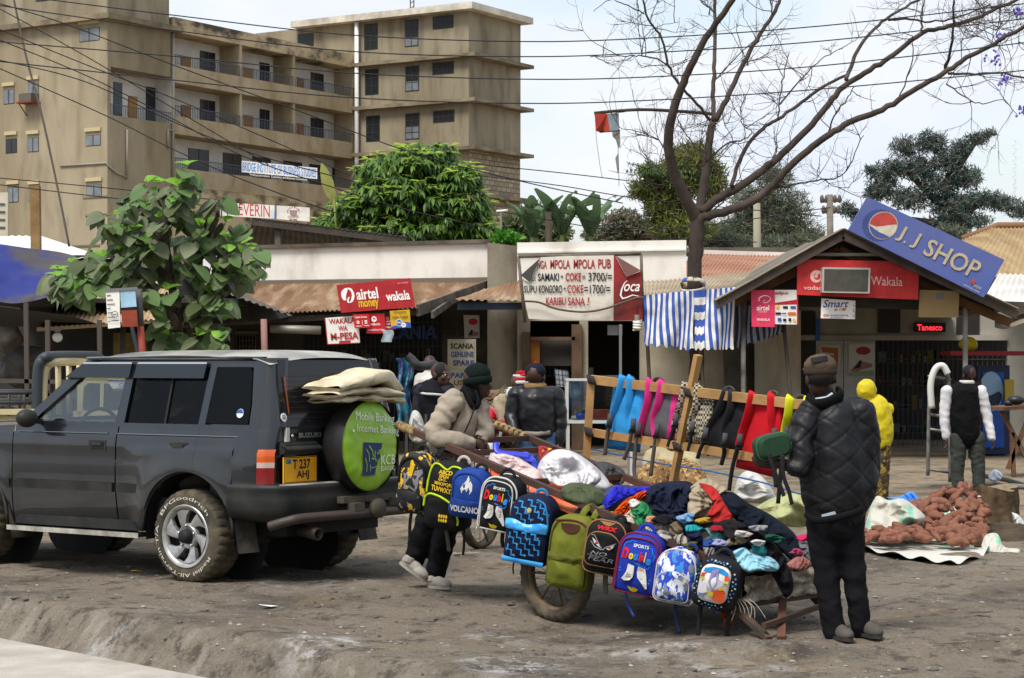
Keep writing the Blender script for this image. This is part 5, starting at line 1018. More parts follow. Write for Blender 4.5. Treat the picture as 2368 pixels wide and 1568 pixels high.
for f in[.1*i for i in range(1,10)]:m.tube([rail(0,f,-.02),rail(0,f,-.24)],.003,4)
m.build('wire_mesh',M('wire',hx('#3a332c'),.6),ct,world=True)
m=MB(); m.slab(rail(.0,.0,-.25),rail(1.0,0,-.20),rail(1.0,1,-.20),rail(.0,1,-.25),.03); m.build('floor',plank,ct,world=True)
m=MB(); m.slab(rail(.12,.04,-.10),rail(.60,.04,-.09),rail(.60,.96,-.09),rail(.12,.96,-.10),.02); m.build('liner',M('orange_liner',hx('#cf5b34'),.7,var=hx('#d97b55'),vs=3),ct,world=True)
for f in(0.,1.):m=MB(); m.bar(rail(.5,f,-.20),rail(1.,f,-.17),.03,.10); m.build('side_board',plank,ct,world=True)
m=MB(); m.bar(rail(1.,0,-.20),rail(1.,1.,-.20),.04,.05); m.bar(rail(1.,0,-.01),rail(1.,0,-.2),.04,.04); m.bar(rail(1.,1,-.01),rail(1.,1,-.2),.04,.04); m.build('front_frame',rustm,ct,world=True)
m=MB(True)
m.grid(lambda u,v:rail(1.0+.012*fbm((u*7,v*4,2),3)+.012,.02+.96*u,-.185+.16*v+.01*fbm((u*9,v*6,5),2)),30,12); m.build('net_panel',M('net_rags',hx('#9a8f7c'),.9,var=hx('#5d5346'),vs=9,vd=6,var2=hx('#c9c2b4'),vs2=16,amt2=.7,bump=.6,bs=30),ct,world=True)
for a,b_,w,mt in[(rail(.93,.05,-.2),G(1778,1478)+V((0,.0,0)),.045,M('leg_dark',hx('#3a322c'),.7,var=hx('#5d4636'),vs=6)),(rail(1.0,.48,-.2),G(1806,1478),.05,M('leg_rust',hx('#6a4232'),.8,var=hx('#4e3328'),vs=6)),(rail(.93,.95,-.2),G(1935,1440),.045,M('leg_dark')),]:
 m=MB(); m.bar(a,b_,w,w*.7); m.build('leg',mt,ct,world=True)
m=MB(); m.bar(G(1778,1478)+V((-.03,0,.08)),G(1935,1440)+V((0,0,.14)),.03,.03); m.build('leg_brace',rustm,ct,world=True)
ax=(CB-CA); ax.z=0; ax.normalize(); nw=V((CW.x,CW.y,0)).normalized()
def cwheel(px,far):
 t=t_at(px)if not far else t_at(px_n); base=rail(t,0)+nw*((-.075)if not far else(.95+.09)); R_=.315
 gzz=gz(base.x,base.y); o=V((base.x,base.y,gzz+R_-.01))
 W_=bpy.data.objects.new('wheel',None); COL.objects.link(W_); W_.parent=ct; W_.location=o-frame_of(ct).translation; W_.rotation_euler=(0,0,atan2(ax.y,ax.x)); W_.empty_display_size=.1
 ty=MB(True)
 def f(u,v):
  a=2*pi*u; b_=2*pi*v; r_=.268+.047*cos(b_); y=.052*sin(b_)
  if cos(b_)>.2:r_-=.009*(1 if int(u*56+(.5 if y>0 else 0))%2 else 0)
  return V((r_*cos(a),y,r_*sin(a)))
 ty.grid(f,112,14,cu=True,cv=True); ty.build('tyre',M('cart_tyre',hx('#3a342d'),.95,var=hx('#6a5f4f'),vs=5,vd=6),W_,auto=40)
 rm=MB(True); rm.lathe([(.236,-.03),(.222,-.028),(.214,0),(.222,.028),(.236,.03),(.228,.012),(.228,-.012),(.236,-.03)],(0,0,0),(0,1,0),40); rm.lathe([(.0,-.05),(.032,-.05),(.032,-.03),(.05,-.03),(.05,.03),(.032,.03),(.032,.06),(0,.06)],(0,0,0),(0,1,0),18); rm.build('rim',M('rim_tan',hx('#6f5d44'),.7,var=hx('#4a3d2d'),vs=6),W_)
 sp=MB(True)
 for k in range(7):a=k*2*pi/7+.45; sp.tube([(.03*cos(a),.0,.03*sin(a)),(.225*cos(a),.0,.225*sin(a))],.009,6)
 for k in range(20):a=k*2*pi/20+.2; sp.tube([(.045*cos(a+.6),.025*(1 if k%2 else-1),.045*sin(a+.6)),(.222*cos(a),0,.222*sin(a))],.0022,4)
 sp.build('spoke',M('rim_tan'),W_)
 return o
px_n=1304
o1=cwheel(1304,False); o2=cwheel(1304,True)
m=MB(); m.tube([o1,o2],.025,8); m.bar(o1+nw*.10+V((0,0,.02)),rail(t_at(px_n),.03,-.25)+V((0,0,0)),.05,.05); m.bar(o2-nw*.10+V((0,0,.02)),rail(t_at(px_n),.97,-.25),.05,.05); m.bar(o1+nw*.1,rail(.62,.05,-.23),.03,.05); m.build('axle',rustm,ct,world=True)
ropem=M('rope_tan',hx('#a08858'),.9,var=hx('#3c342a'),vs=14)
for a,b_ in((rail(-.145,0),rail(-.09,0)),(rail(-.12,1),rail(-.02,1))):
 m=MB(True)
 for i in range(6):c=a.lerp(b_,i/5); m.ell(c,(.036,.034,.034),10,6)
 m.build('rope_wrap',ropem,ct,world=True)
 # ----------------------------------------------------------
def bag_outline(w,h,rt,rb,n=10,tw=1.0):
 "rounded upright outline centred on x, z from 0 to h; tw narrows the top"
 pts=[]
 for cx,cz,r_,a0 in[(w/2-rb,rb,rb,-90),(w/2-rt,h-rt,rt,0),(-w/2+rt,h-rt,rt,90),(-w/2+rb,rb,rb,180)]:
  for i in range(n+1):
   a=radians(a0+90*i/n); x,z=cx+r_*cos(a),cz+r_*sin(a); pts.append((x*(1-(1-tw)*(z/h)),z))
 return pts
class Bag:
 def __init__(s,label,px,py,w,h,d,mat,yaw=-25,roll=10,rt=.10,rb=.05,tw=.94,out=.16,Y=None,b=.035,group='bags hung along the near rail of the handcart',name='backpack',wr=.006):
  Y=Y or(rail(t_at(px)).y-out); s.w,s.h,s.d,s.b,s.tw=w,h,d,b,tw; s.out=bag_outline(w,h,rt,rb,tw=tw)
  rot=Matrix.Rotation(radians(yaw),3,'Z')@Matrix.Rotation(radians(roll),3,'Y')@Matrix.Rotation(radians(4),3,'X')
  s.r=thing(name,P(px,py,Y),label,'backpack' if name=='backpack' else 'bag',group,rot=rot); s.wr=wr; s.sd=px*.37
  m=MB(True); s.shell(m,s.out,-d/2,d/2,s.dome); s.body=m.build('body',mat,s.r,auto=60)
  s.off=.0015
 def dome(s,x,z):
  a=min(1,abs(2*x/s.w)); c=min(1,abs(2*z/s.h-1)); v=s.b*(1-a**2.4)*(1-c**2.6)
  return v+s.wr*(1-a**4)*(1-c**4)*(fbm((x*11+s.sd,z*11,1),3)+.8*sin(z*38+6*x+s.sd+2*fbm((x*6,z*6,s.sd),2)))
 def shell(s,m,out,y0,y1,dome,rings=7):
  k=len(out); cx=sum(p[0]for p in out)/k; cz=sum(p[1]for p in out)/k; vs=[]
  def ring(sc,y,dm=False):
   for x,z in out:X,Z=cx+(x-cx)*sc,cz+(z-cz)*sc; vs.append(V((X,y-(dome(X,Z)if dm else 0),Z)))
  ring(.94,y1); ring(.99,y1-.01); ring(1.0,(y0+y1)/2); ring(1.0,y0+.012); ring(.985,y0+.001); n0=5
  for i in range(1,rings):ring(.985*(1-i/rings),y0,True)
  n=n0+rings-1; vs.append(V((cx,y0-dome(cx,cz),cz)))
  fs=[tuple(range(k))]
  for r_ in range(n-1):
   for j in range(k):fs.append((r_*k+j,(r_+1)*k+j,(r_+1)*k+(j+1)%k,r_*k+(j+1)%k))
  for j in range(k):fs.append(((n-1)*k+j,n*k,(n-1)*k+(j+1)%k))
  m.add(vs,fs)
 def f(s,o=0.,base=None):
  "unit square over the front (x -.5 .. .5 of the width, y 0 .. 1 of the height) -> surface point"
  s.off+=.0008; e=s.off+o; bb=base or(lambda x,z:-s.d/2-s.dome(x,z))
  return lambda x,y:V((x*s.w,bb(x*s.w,y*s.h)-e,y*s.h))
 def piping(s,mat,out=None,y=None,r=.007,part=None,parent=None):
  o=out or s.out; y=-s.d/2+.004 if y is None else y; m=MB(True); pts=[V((x,y-(0 if out is None else 0),z))for x,z in o]
  if part:pts=pts[part[0]:part[1]]
  else:pts=pts+[pts[0]]
  m.tube(pts,r,6); m.build('piping',mat,parent or s.r); return s
 def curve(s,pts,mat,r=.006,o=0.,name='piping'):
  g=s.f(o); m=MB(True); m.tube([g(x,y)for x,y in[(q.x,q.y)for q in spline([(a,b_,0)for a,b_ in pts],6)]],r,6); m.build(name,mat,s.r); return s
 def pocket(s,mat,x0,x1,z0,z1,d=.03,rt=.06,rb=.04,name='pocket',pipe=None,pr=.005):
  w,h=(x1-x0)*s.w,(z1-z0)*s.h; o=[(x+(x0+x1)/2*s.w,z+z0*s.h)for x,z in bag_outline(w,h,rt,rb)]; m=MB(True)
  ff=lambda x,z:d+s.dome(x,z)*1.0
  k=len(o); cx=sum(p[0]for p in o)/k; cz=sum(p[1]for p in o)/k; vs=[];
  for sc,dd in((1.0,-.01),(1.0,d*.8),(.97,d)):
   for x,z in o:X,Z=cx+(x-cx)*sc,cz+(z-cz)*sc; vs.append(V((X,-s.d/2-s.dome(X,Z)-dd,Z)))
  for i in range(1,6):
   for x,z in o:q=.97*(1-i/6); X,Z=cx+(x-cx)*q,cz+(z-cz)*q; vs.append(V((X,-s.d/2-s.dome(X,Z)-d-.012*(1-q*q)-s.wr*.7*fbm((X*14+s.sd,Z*20,3),3),Z)))
  n=8; vs.append(V((cx,-s.d/2-s.dome(cx,cz)-d-.012,cz))); fs=[]
  for r_ in range(n-1):
   for j in range(k):fs.append((r_*k+j,(r_+1)*k+j,(r_+1)*k+(j+1)%k,r_*k+(j+1)%k))
  for j in range(k):fs.append(((n-1)*k+j,n*k,(n-1)*k+(j+1)%k))
  m.add(vs,fs); po=m.build(name,mat,s.r,auto=50)
  if pipe:mm=MB(True); pp=[V((x,-s.d/2-s.dome(x,z)-d*.85,z))for x,z in o]; mm.tube(pp+[pp[0]],pr,6); mm.build('piping',pipe,po)
  s.pb=lambda x,z:-s.d/2-s.dome(x,z)-d-.013; return po
 def strap(s,pts,w,mat,t=.004):
  "ribbon through local points"
  m=MB(True); q=spline(pts,5); m.tube(q,[(t,w/2)]*len(q),8,up=(0,1,0),fix=True); m.build('strap',mat,s.r); return s
 def handle(s,mat,x=0.,r=.05):
  m=MB(True); m.tube([V((x-r*cos(a),.02,s.h-.01+r*1.1*sin(a)))for a in[pi*i/10 for i in range(11)]],[(.005,.012)]*11,8,up=(0,1,0)); m.build('handle',mat,s.r); return s
 def text(s,mat,t,box,bold=.02,shear=0.,slope=0.,name='lettering',base=None,o=0.,parent=None):
  g=s.f(o,base); mb=MB(); letter(mb,t,(lambda x,y:g(x,y+slope*(x-box[0]))),box,bold,shear); mb.build(name,mat,parent or s.r); return s
 def poly(s,mat,pts,name='emblem',base=None,o=0.,parent=None):g=s.f(o,base); mb=MB(); shape(mb,pts,g); mb.build(name,mat,parent or s.r); return s
 def lines(s,mat,segs,w,name='emblem',base=None,o=0.):
  g=s.f(o,base); mb=MB()
  for q in segs:stroke(mb,q,w,g,s.w/s.h)
  mb.build(name,mat,s.r); return s
def fabric(name,c=None,v=.8,**k):
 if name in MATS:return MATS[name]
 c=hx(c)if isinstance(c,str)else c; return M(name,c,k.pop('rough',.75),var=tuple(x*v for x in c),vs=14,vd=5,bump=.12,bs=180,spec=.18,**k)
fblack=fabric('nylon_black','#1b1b1e'); fwhite=fabric('trim_white','#c9c7c2'); web=fabric('webbing','#232326'); webg=fabric('webbing_grey','#55514b')
def patch_mat(name,base,cols,scale,stretch=None,cut=.56):
 "printed cloth: blotches of several colours"
 if name in MATS:return MATS[name]
 m=M(name,hx(base),.7,bump=.1,bs=180); n=m.node_tree; B=n.nodes['Principled BSDF']; t=n.nodes.new('ShaderNodeTexCoord'); last=None
 for i,c in enumerate(cols):
  mp=n.nodes.new('ShaderNodeMapping'); mp.inputs['Location'].default_value=(i*7.3,i*3.1,i*5.7); mp.inputs['Scale'].default_value=stretch or(1,1,1); n.links.new(t.outputs['Object'],mp.inputs[0])
  z=n.nodes.new('ShaderNodeTexNoise'); z.inputs['Scale'].default_value=scale; z.inputs['Detail'].default_value=2.5; n.links.new(mp.outputs[0],z.inputs[0])
  g_=n.nodes.new('ShaderNodeMath'); g_.operation='GREATER_THAN'; g_.inputs[1].default_value=cut; n.links.new(z.outputs['Fac'],g_.inputs[0])
  x=n.nodes.new('ShaderNodeMix'); x.data_type='RGBA'; x.inputs['A'].default_value=(*hx(base),1); x.inputs['B'].default_value=(*hx(c),1)
  if last:n.links.new(last,x.inputs['A'])
  n.links.new(g_.outputs[0],x.inputs['Factor']); last=x.outputs['Result']
 n.links.new(last,B.inputs['Base Color']); return m
B=Bag('black backpack splashed with yellow and white marks, hung nearest the green spare wheel cover',966,1184,.26,.43,.17,patch_mat('splash_print','#1d1c1f',['#c9a21c','#7d7c80','#d6ae20'],17,(1,1,.7),.60),yaw=-32,roll=7,rt=.11)
B.pocket(patch_mat('splash_dark','#161518',['#c9a21c','#8b8a8e'],19,(1,1,.7),.63),-.42,.40,.06,.40,.03,pipe=fblack); B.handle(web); B.curve([(-.40,.50),(-.36,.80),(0,.93),(.36,.80),(.42,.50)],fblack,.012)
B.poly(fabric('splash_yellow','#d3a51b'),[(-.06,.62),(.06,.63),(.10,.80),(-.04,.82)]); B.text(fwhite,'yundong',(-.02,.44,.30,.50),0.,slope=-.35)
B.strap([(-.05,0,.02),(-.06,.0,-.10),(-.06,.01,-.23)],.028,web); B.strap([(.1,.05,.4),(.14,.1,.50),(.10,.2,.46)],.05,fblack)
lime=fabric('lime_trim','#b4d41a'); yl=fabric('yellow_print','#d9b41f')
B=Bag('black backpack with lime green piping and yellow printed letters',1036,1222,.29,.47,.17,fblack,yaw=-22,roll=7,rt=.09,tw=.90)
B.pocket(fabric('nylon_black2','#121214'),-.47,.43,.03,.50,.035,rt=.10,rb=.05); B.curve([(-.50,.52),(-.47,.72),(-.38,.93),(-.24,.965),(.0,.90),(.14,.955),(.36,.93),(.44,.78),(.45,.45)],lime,.0075)
B.curve([(-.49,.33),(-.45,.47),(-.30,.535),(.05,.50),(.30,.40),(.42,.22),(.43,.12)],lime,.0075,o=.036)
for t,bx,sl in[('ABCD',(-.20,.83,.16,.89),-.0),('EFGH',(-.16,.775,.08,.825),0),('IJKL',(-.18,.725,.06,.77),0),('MNOPQRS',(-.28,.66,.22,.72),-.02),('TUVWXYZ',(-.36,.58,.26,.655),-.04)]:B.text(yl,t,bx,.03,slope=sl)
for i in range(4):
 x=-.01+.06*i; B.poly(yl,[(x+.024*cos(a),.235+.028*sin(a))for a in[2*pi*j/12 for j in range(12)]],o=.045); B.poly(yl,[(x+.024*cos(a),.175+.026*sin(a))for a in[2*pi*j/12 for j in range(12)]],o=.045)
m=fabric('handle_pale','#b5b0a5'); B.handle(m,.07,.045); B.strap([(-.02,.0,.01),(-.0,.0,-.06),(.02,.01,-.16)],.03,webg); B.strap([(.12,0,.02),(.13,.0,-.10),(.12,.02,-.17)],.02,web)
vb=fabric('volcano_blue','#1d3f8c'); vb2=fabric('volcano_dark','#193777')
B=Bag('royal blue backpack with a white flame and the word VOLCANO',1088,1193,.26,.33,.15,vb,yaw=-20,roll=6,rt=.09)
B.pocket(vb2,-.47,.47,.02,.36,.03,rt=.06,rb=.05,pipe=vb); B.text(fwhite,'VOLCANO',(-.40,.13,.40,.26),.03,base=B.pb)
B.curve([(-.42,.40),(-.40,.75),(-.20,.90),(.15,.90),(.38,.75),(.42,.40)],vb2,.005); fl=[(-.13,.50),(-.17,.60),(-.12,.70),(-.03,.78),(.0,.88),(.05,.80),(.04,.72),(.08,.78),(.15,.70),(.16,.58),(.09,.49),(.10,.58),(.05,.65),(.03,.58),(.0,.54),(-.03,.60),(-.09,.58)]
B.poly(fwhite,fl); B.handle(web,.05,.04); B.strap([(.06,.02,.0),(.10,.02,-.10),(.12,.05,-.17)],.016,webg)
def double_print(B):
 rd,yv,bv,wv,pv=fabric('print_red','#c8202a'),fabric('print_yellow','#dcc117'),fabric('print_blue','#2a7fd6'),fabric('print_white','#dedcd8'),fabric('print_pink','#d9b3b0')
 B.text(wv,'SPORTS',(-.13,.78,.20,.835),.03); B.lines(bv,[[(-.34,.76),(-.30,.83),(-.22,.84),(-.18,.88),(-.08,.86)],[(.22,.80),(.28,.80),(.30,.72),(.36,.68),(.33,.60)]],.014)
 for t,x0,x1,z0,z1,mt in[('D',-.36,-.20,.57,.75,rd),('o',-.19,-.09,.575,.68,yv),('u',-.08,.02,.575,.68,bv),('b',.03,.13,.57,.72,rd),('l',.145,.18,.57,.73,yv),('e',.19,.30,.53,.64,bv)]:B.text(mt,t,(x0,z0,x1,z1),.06,.15)
 B.lines(bv,[[(-.02,.53),(.08,.51),(.05,.48),(.16,.50),(.24,.46),(.30,.52)]],.016)
 for sx,x0,ang in((1,-.13,-.18),(-1,.14,.22)):
  sh_=[(-.05,.51),(.09,.49),(.10,.38),(.08,.30),(.02,.24),(-.10,.215),(-.17,.245),(-.12,.30),(-.07,.38)]
  if sx<0:sh_=[(-.09,.50),(.06,.47),(.10,.36),(.13,.22),(.14,.14),(.10,.135),(.02,.22),(-.09,.31),(-.11,.40)]
  B.poly(wv,[(x0+a,z-.01)for a,z in sh_]); B.poly(pv,[(x0+a*.6+.0,z)for a,z in([(-.02,.49),(.10,.47),(.10,.41),(-.0,.42)]if sx>0 else[(-.09,.48),(.06,.455),(.07,.41),(-.08,.42)])])
  B.lines(fblack,[[(x0-.03*sx+.012*j*sx*(-1 if sx>0 else 1),.40-.03*j),(x0+.05*sx*(1 if sx>0 else-1)+.0*j,.415-.03*j)]for j in range(5)]+[[(x0+a,z-.01)for a,z in sh_[4:7]]],.008)
 B.poly(yv,[(-.14,.135),(-.05,.115),(.01,.125),(.10,.10),(.05,.055),(-.02,.04),(-.09,.06)]); B.lines(bv,[[(-.38,.40),(-.33,.42)],[(-.37,.36),(-.32,.37)],[(.30,.28),(.35,.30)],[(.29,.24),(.33,.23)]],.014)
B=Bag('black backpack with white piping, SPORTS Double lettering and white boots',1158,1222,.27,.36,.19,fblack,yaw=-24,roll=9,rt=.11,rb=.035)
B.piping(fwhite); B.piping(fwhite,[(x*1.0,z)for x,z in B.out],y=.085,r=.005); B.curve([(-.43,.02),(-.43,.6),(-.33,.88),(0,.93),(.33,.87),(.40,.6),(.40,.06)],fwhite,.005); double_print(B)
B.handle(web); B.strap([(.02,0,.01),(.02,.0,-.08),(.03,.02,-.13)],.03,web); B.lines(fwhite,[[(.46,.62),(.47,.55)]],.03)
zb,zd=fabric('zig_blue','#2a86c8'),fabric('zig_navy','#141b38'); zs=M('zig_shiny',hx('#2f92dd'),.3,var=hx('#4aa8ea'),vs=12)
B=Bag('navy backpack printed with pale blue zigzags and a glossy blue pocket flap',1224,1300,.31,.46,.17,zd,yaw=-20,roll=9,rt=.12,rb=.05)
po=B.pocket(zd,-.48,.46,.03,.58,.035,rt=.05,rb=.05)
segs=[]
def zig(x0,z0,n,o):
 q=[(x0,z0)]
 for i in range(n):x0+=.10 if i%2==0 else .0; z0-=.0 if i%2==0 else .075; q.append((x0,z0))
 return q
B.lines(zb,[[(a,z)for a,z in zig(x0,z0,7,0)if abs(a)<.44 and z<.95]for x0,z0 in((-.30,.90),(-.10,.94),(.10,.93),(-.38,.80))],.028,o=.002)
B.lines(zb,[[(a,z)for a,z in zig(x0,z0,9,0)if abs(a)<.43 and z>.09]for x0,z0 in((-.44,.46),(-.26,.48),(-.06,.49),(.14,.49),(-.46,.28))],.028,base=B.pb,o=.002)
B.lines(fabric('zig_pale','#7fb6de'),[q for x,z in[(-.30,.72),(-.05,.78),(.18,.80),(.30,.70),(.05,.66)]for q in([(x-.02,z+.015),(x,z),(x+.02,z+.01)],[(x,z),(x-.005,z-.02)])],.007,o=.003)
B.lines(fabric('zig_pale'),[q for x,z in[(-.36,.38),(-.14,.30),(.08,.40),(.26,.28),(-.20,.14),(.06,.16),(.3,.44),(-.38,.2)]for q in([(x-.02,z+.015),(x,z),(x+.02,z+.01)],[(x,z),(x-.005,z-.02)])],.007,base=B.pb,o=.003)
fm_=MB(True); g=B.f(.045); fm_.grid(lambda u,v:g(-.49+.95*u,.505+.13*v)+V((0,-.012*sin(pi*v)-.006*fbm((u*6,v*4,2),3),.01*sin(u*9)*v)),24,6); fm_.build('flap',zs,B.r)
fm_=MB(True); g=B.f(.045); fm_.grid(lambda u,v:g(-.48+.94*u,.02+.075*v)+V((0,-.006*sin(pi*v),0)),16,4); fm_.build('base_band',zs,B.r)
B.curve([(.40,.35),(.42,.65),(.30,.90),(.1,.96)],fabric('zig_pipe','#3578a8'),.007); B.poly(fabric('badge_grey','#8f9a8c'),circ(-.02,.80,.055,.038,14)); B.poly(fabric('badge_yellow','#c2a63a'),circ(-.02,.80,.035,.024,10)); B.handle(fabric('zig_pipe'),.02,.04); B.strap([(-.1,0,.01),(-.11,0,-.05),(-.10,.0,-.10)],.012,web)
ol,ol2,lea=fabric('olive','#6d7226'),fabric('olive_dark','#585c1f'),fabric('leather','#4a2c22')
B=Bag('plain olive green backpack with a brown leather half moon patch',1316,1357,.29,.475,.17,ol,yaw=-20,roll=8,rt=.10,rb=.04,wr=.009)
B.pocket(ol,-.42,.44,.05,.50,.035,rt=.03,rb=.04,pipe=ol2,pr=.004); fm_=MB(True); g=B.f(.04); fm_.grid(lambda u,v:g(-.42+.86*u,.40+.105*v)+V((0,-.01*sin(pi*v)-.005*fbm((u*6,v*4,2),3),0)),20,5); fm_.build('flap',ol2,B.r)
B.poly(lea,[(-.24,.90)]+[(-.01+.23*cos(radians(a)),.90+.13*sin(radians(a)))for a in range(180,361,15)]+[(.20,.915),(0,.92)]); B.curve([(-.38,.93),(0,.965),(.30,.93),(.44,.80)],fabric('zip_red','#6e2c30'),.006); B.curve([(-.46,.08),(-.45,.70),(-.34,.92)],ol2,.005); B.curve([(.44,.08),(.44,.60),(.36,.90)],ol2,.005)
for dx in(.02,.10):B.strap([(dx,.04,.46),(dx+.02,.06,.515),(dx+.06,.14,.54)],.045,ol)
B.strap([(.10,0,.01),(.11,.0,-.06),(.115,.0,-.13)],.03,webg)
tan=fabric('tan_trim','#8f6844')
B=Bag('black backpack with tan piping, angry eyes and NO FEAR lettering',1400,1322,.27,.345,.17,fblack,yaw=-20,roll=9,rt=.09,rb=.05)
B.piping(tan,r=.006); po=B.pocket(fabric('nylon_black2'),-.43,.41,.16,.80,.03,rt=.09,rb=.04,pipe=tan)
B.poly(tan,[(-.20,.985),(-.06,.93),(.06,.915),(.16,.96),(.2,.985)]); B.text(fabric('print_red'),'WRX',(-.22,.83,.28,.91),.06,.2)
B.poly(fwhite,[(-.26,.69),(-.20,.60),(-.05,.53),(.02,.52),(-.12,.62)],base=B.pb); B.poly(fwhite,[(.12,.53),(.20,.51),(.28,.56),(.30,.62),(.2,.58)],base=B.pb); B.poly(fabric('print_red'),circ(-.13,.60,.04,.028,10),base=B.pb,o=.001); B.poly(fabric('print_red'),circ(.20,.555,.03,.02,10),base=B.pb,o=.001)
slv=fabric('silver_print','#8f9194'); B.lines(slv,[[(-.28,.74),(-.20,.74),(.0,.53)],[(.02,.52),(.06,.50),(.10,.55),(.34,.65)],[(-.28,.62),(-.16,.53),(.02,.50)]],.014,base=B.pb,o=.002)
B.text(slv,'NO',(-.24,.385,.17,.455),.0,.3,base=B.pb); B.text(slv,'FEAR',(-.30,.27,.33,.355),.0,.3,base=B.pb); B.lines(slv,[[(-.32,.37),(.20,.365)]],.008,base=B.pb); B.strap([(.0,0,.01),(.01,0,-.08),(.02,0,-.14)],.035,webg); B.handle(web,.05,.035)
B=Bag('bright blue backpack with dark red piping, SPORTS Double lettering and white boots',1476,1368,.30,.385,.17,fabric('double_blue','#2238a5'),yaw=-20,roll=9,rt=.11,rb=.045,tw=.90)
dr=fabric('piping_red','#7a1f37'); B.piping(dr); B.curve([(-.43,.04),(-.43,.6),(-.33,.87),(0,.93),(.33,.87),(.41,.6),(.41,.06)],dr,.006); double_print(B); B.handle(fabric('double_blue')); B.lines(fblack,[[(.45,.62),(.46,.50)]],.025); B.strap([(-.08,0,.02),(-.07,0,-.07),(.0,-.02,-.16)],.018,fabric('strap_blue','#34509c'))
cam_=patch_mat('camo_blue','#2445b8',['#c9ccd4','#2f7fc4','#7d828c','#d2d6de'],16,(1.3,1,.8),.57)
B=Bag('small blue and white camouflage backpack with white piping',1562,1389,.26,.335,.15,cam_,yaw=-20,roll=8,rt=.12,rb=.04)
B.piping(fwhite,r=.0055); B.pocket(cam_,-.42,.40,.06,.62,.03,rt=.10,rb=.03,pipe=fwhite); B.strap([(.0,0,.02),(.01,0,-.08),(.05,0,-.20)],.02,fabric('strap_navy','#26345e')); B.handle(fabric('strap_navy'),.06,.035)
B=Bag('small black backpack with blue and white spots round a colourful picture panel',1650,1403,.28,.315,.17,fblack,yaw=-16,roll=13,rt=.10,rb=.06)
pan=B.pocket(fabric('panel_white','#d3d1cf'),-.36,.30,.16,.88,.02,rt=.06,rb=.05)
for mt,pts in[('#d24a2a',[(-.34,.62),(.28,.66),(.28,.74),(-.32,.70)]),('#b7b93a',[(-.34,.57),(.28,.60),(.28,.65),(-.34,.615)]),('#2f8fd0',[(-.28,.80),(-.1,.86),(.1,.86),(.24,.80),(.26,.75),(-.30,.72)]),('#d8562a',[(.02,.22),(.27,.22),(.27,.45),(.12,.48),(.0,.40)]),('#8d86b5',[(-.12,.78),(.02,.84),(.06,.60),(-.04,.40),(-.14,.56)]),('#d7d7da',[(-.3,.52),(-.18,.55),(-.12,.36),(-.26,.28),(-.33,.36)]),('#d2a53a',[(.10,.50),(.22,.54),(.24,.48),(.14,.44)]),('#bfbfc9',[(.06,.66),(.2,.62),(.14,.44),(.06,.50)]),('#c9b33c',[(-.12,.40),(.02,.38),(.02,.30),(-.10,.28)]),('#5d6f9a',[(-.3,.30),(-.18,.32),(-.2,.24),(-.3,.22)])]:B.poly(fabric('pic_'+mt[1:],mt),pts,base=B.pb)
sb,sw=[],[]
for i in range(64):
 a=2*pi*i/32+(.1 if i>31 else 0); rr=1.03 if i<32 else .90; x,z=-.02+.45*rr*cos(a)*.98,.52+.47*rr*sin(a)
 if-.39<x<.33 and .13<z<.90:continue
 (sb if i%3 else sw).append((max(-.47,min(.44,x)),max(.03,min(.96,z)),.011+.010*R.random()))
for mt,l in((fabric('spot_blue','#3f92d6'),sb),(fwhite,sw)):
 g=B.f(.001); mb=MB(); [shape(mb,circ(x,z,q,q*.9,8),g)for x,z,q in l]; mb.build('spot',mt,B.r)
B.strap([(-.08,0,.01),(-.07,0,-.10),(-.05,0,-.22)],.03,web); B.strap([(.10,0,.01),(.11,0,-.10),(.13,.02,-.24)],.03,web); B.handle(web)
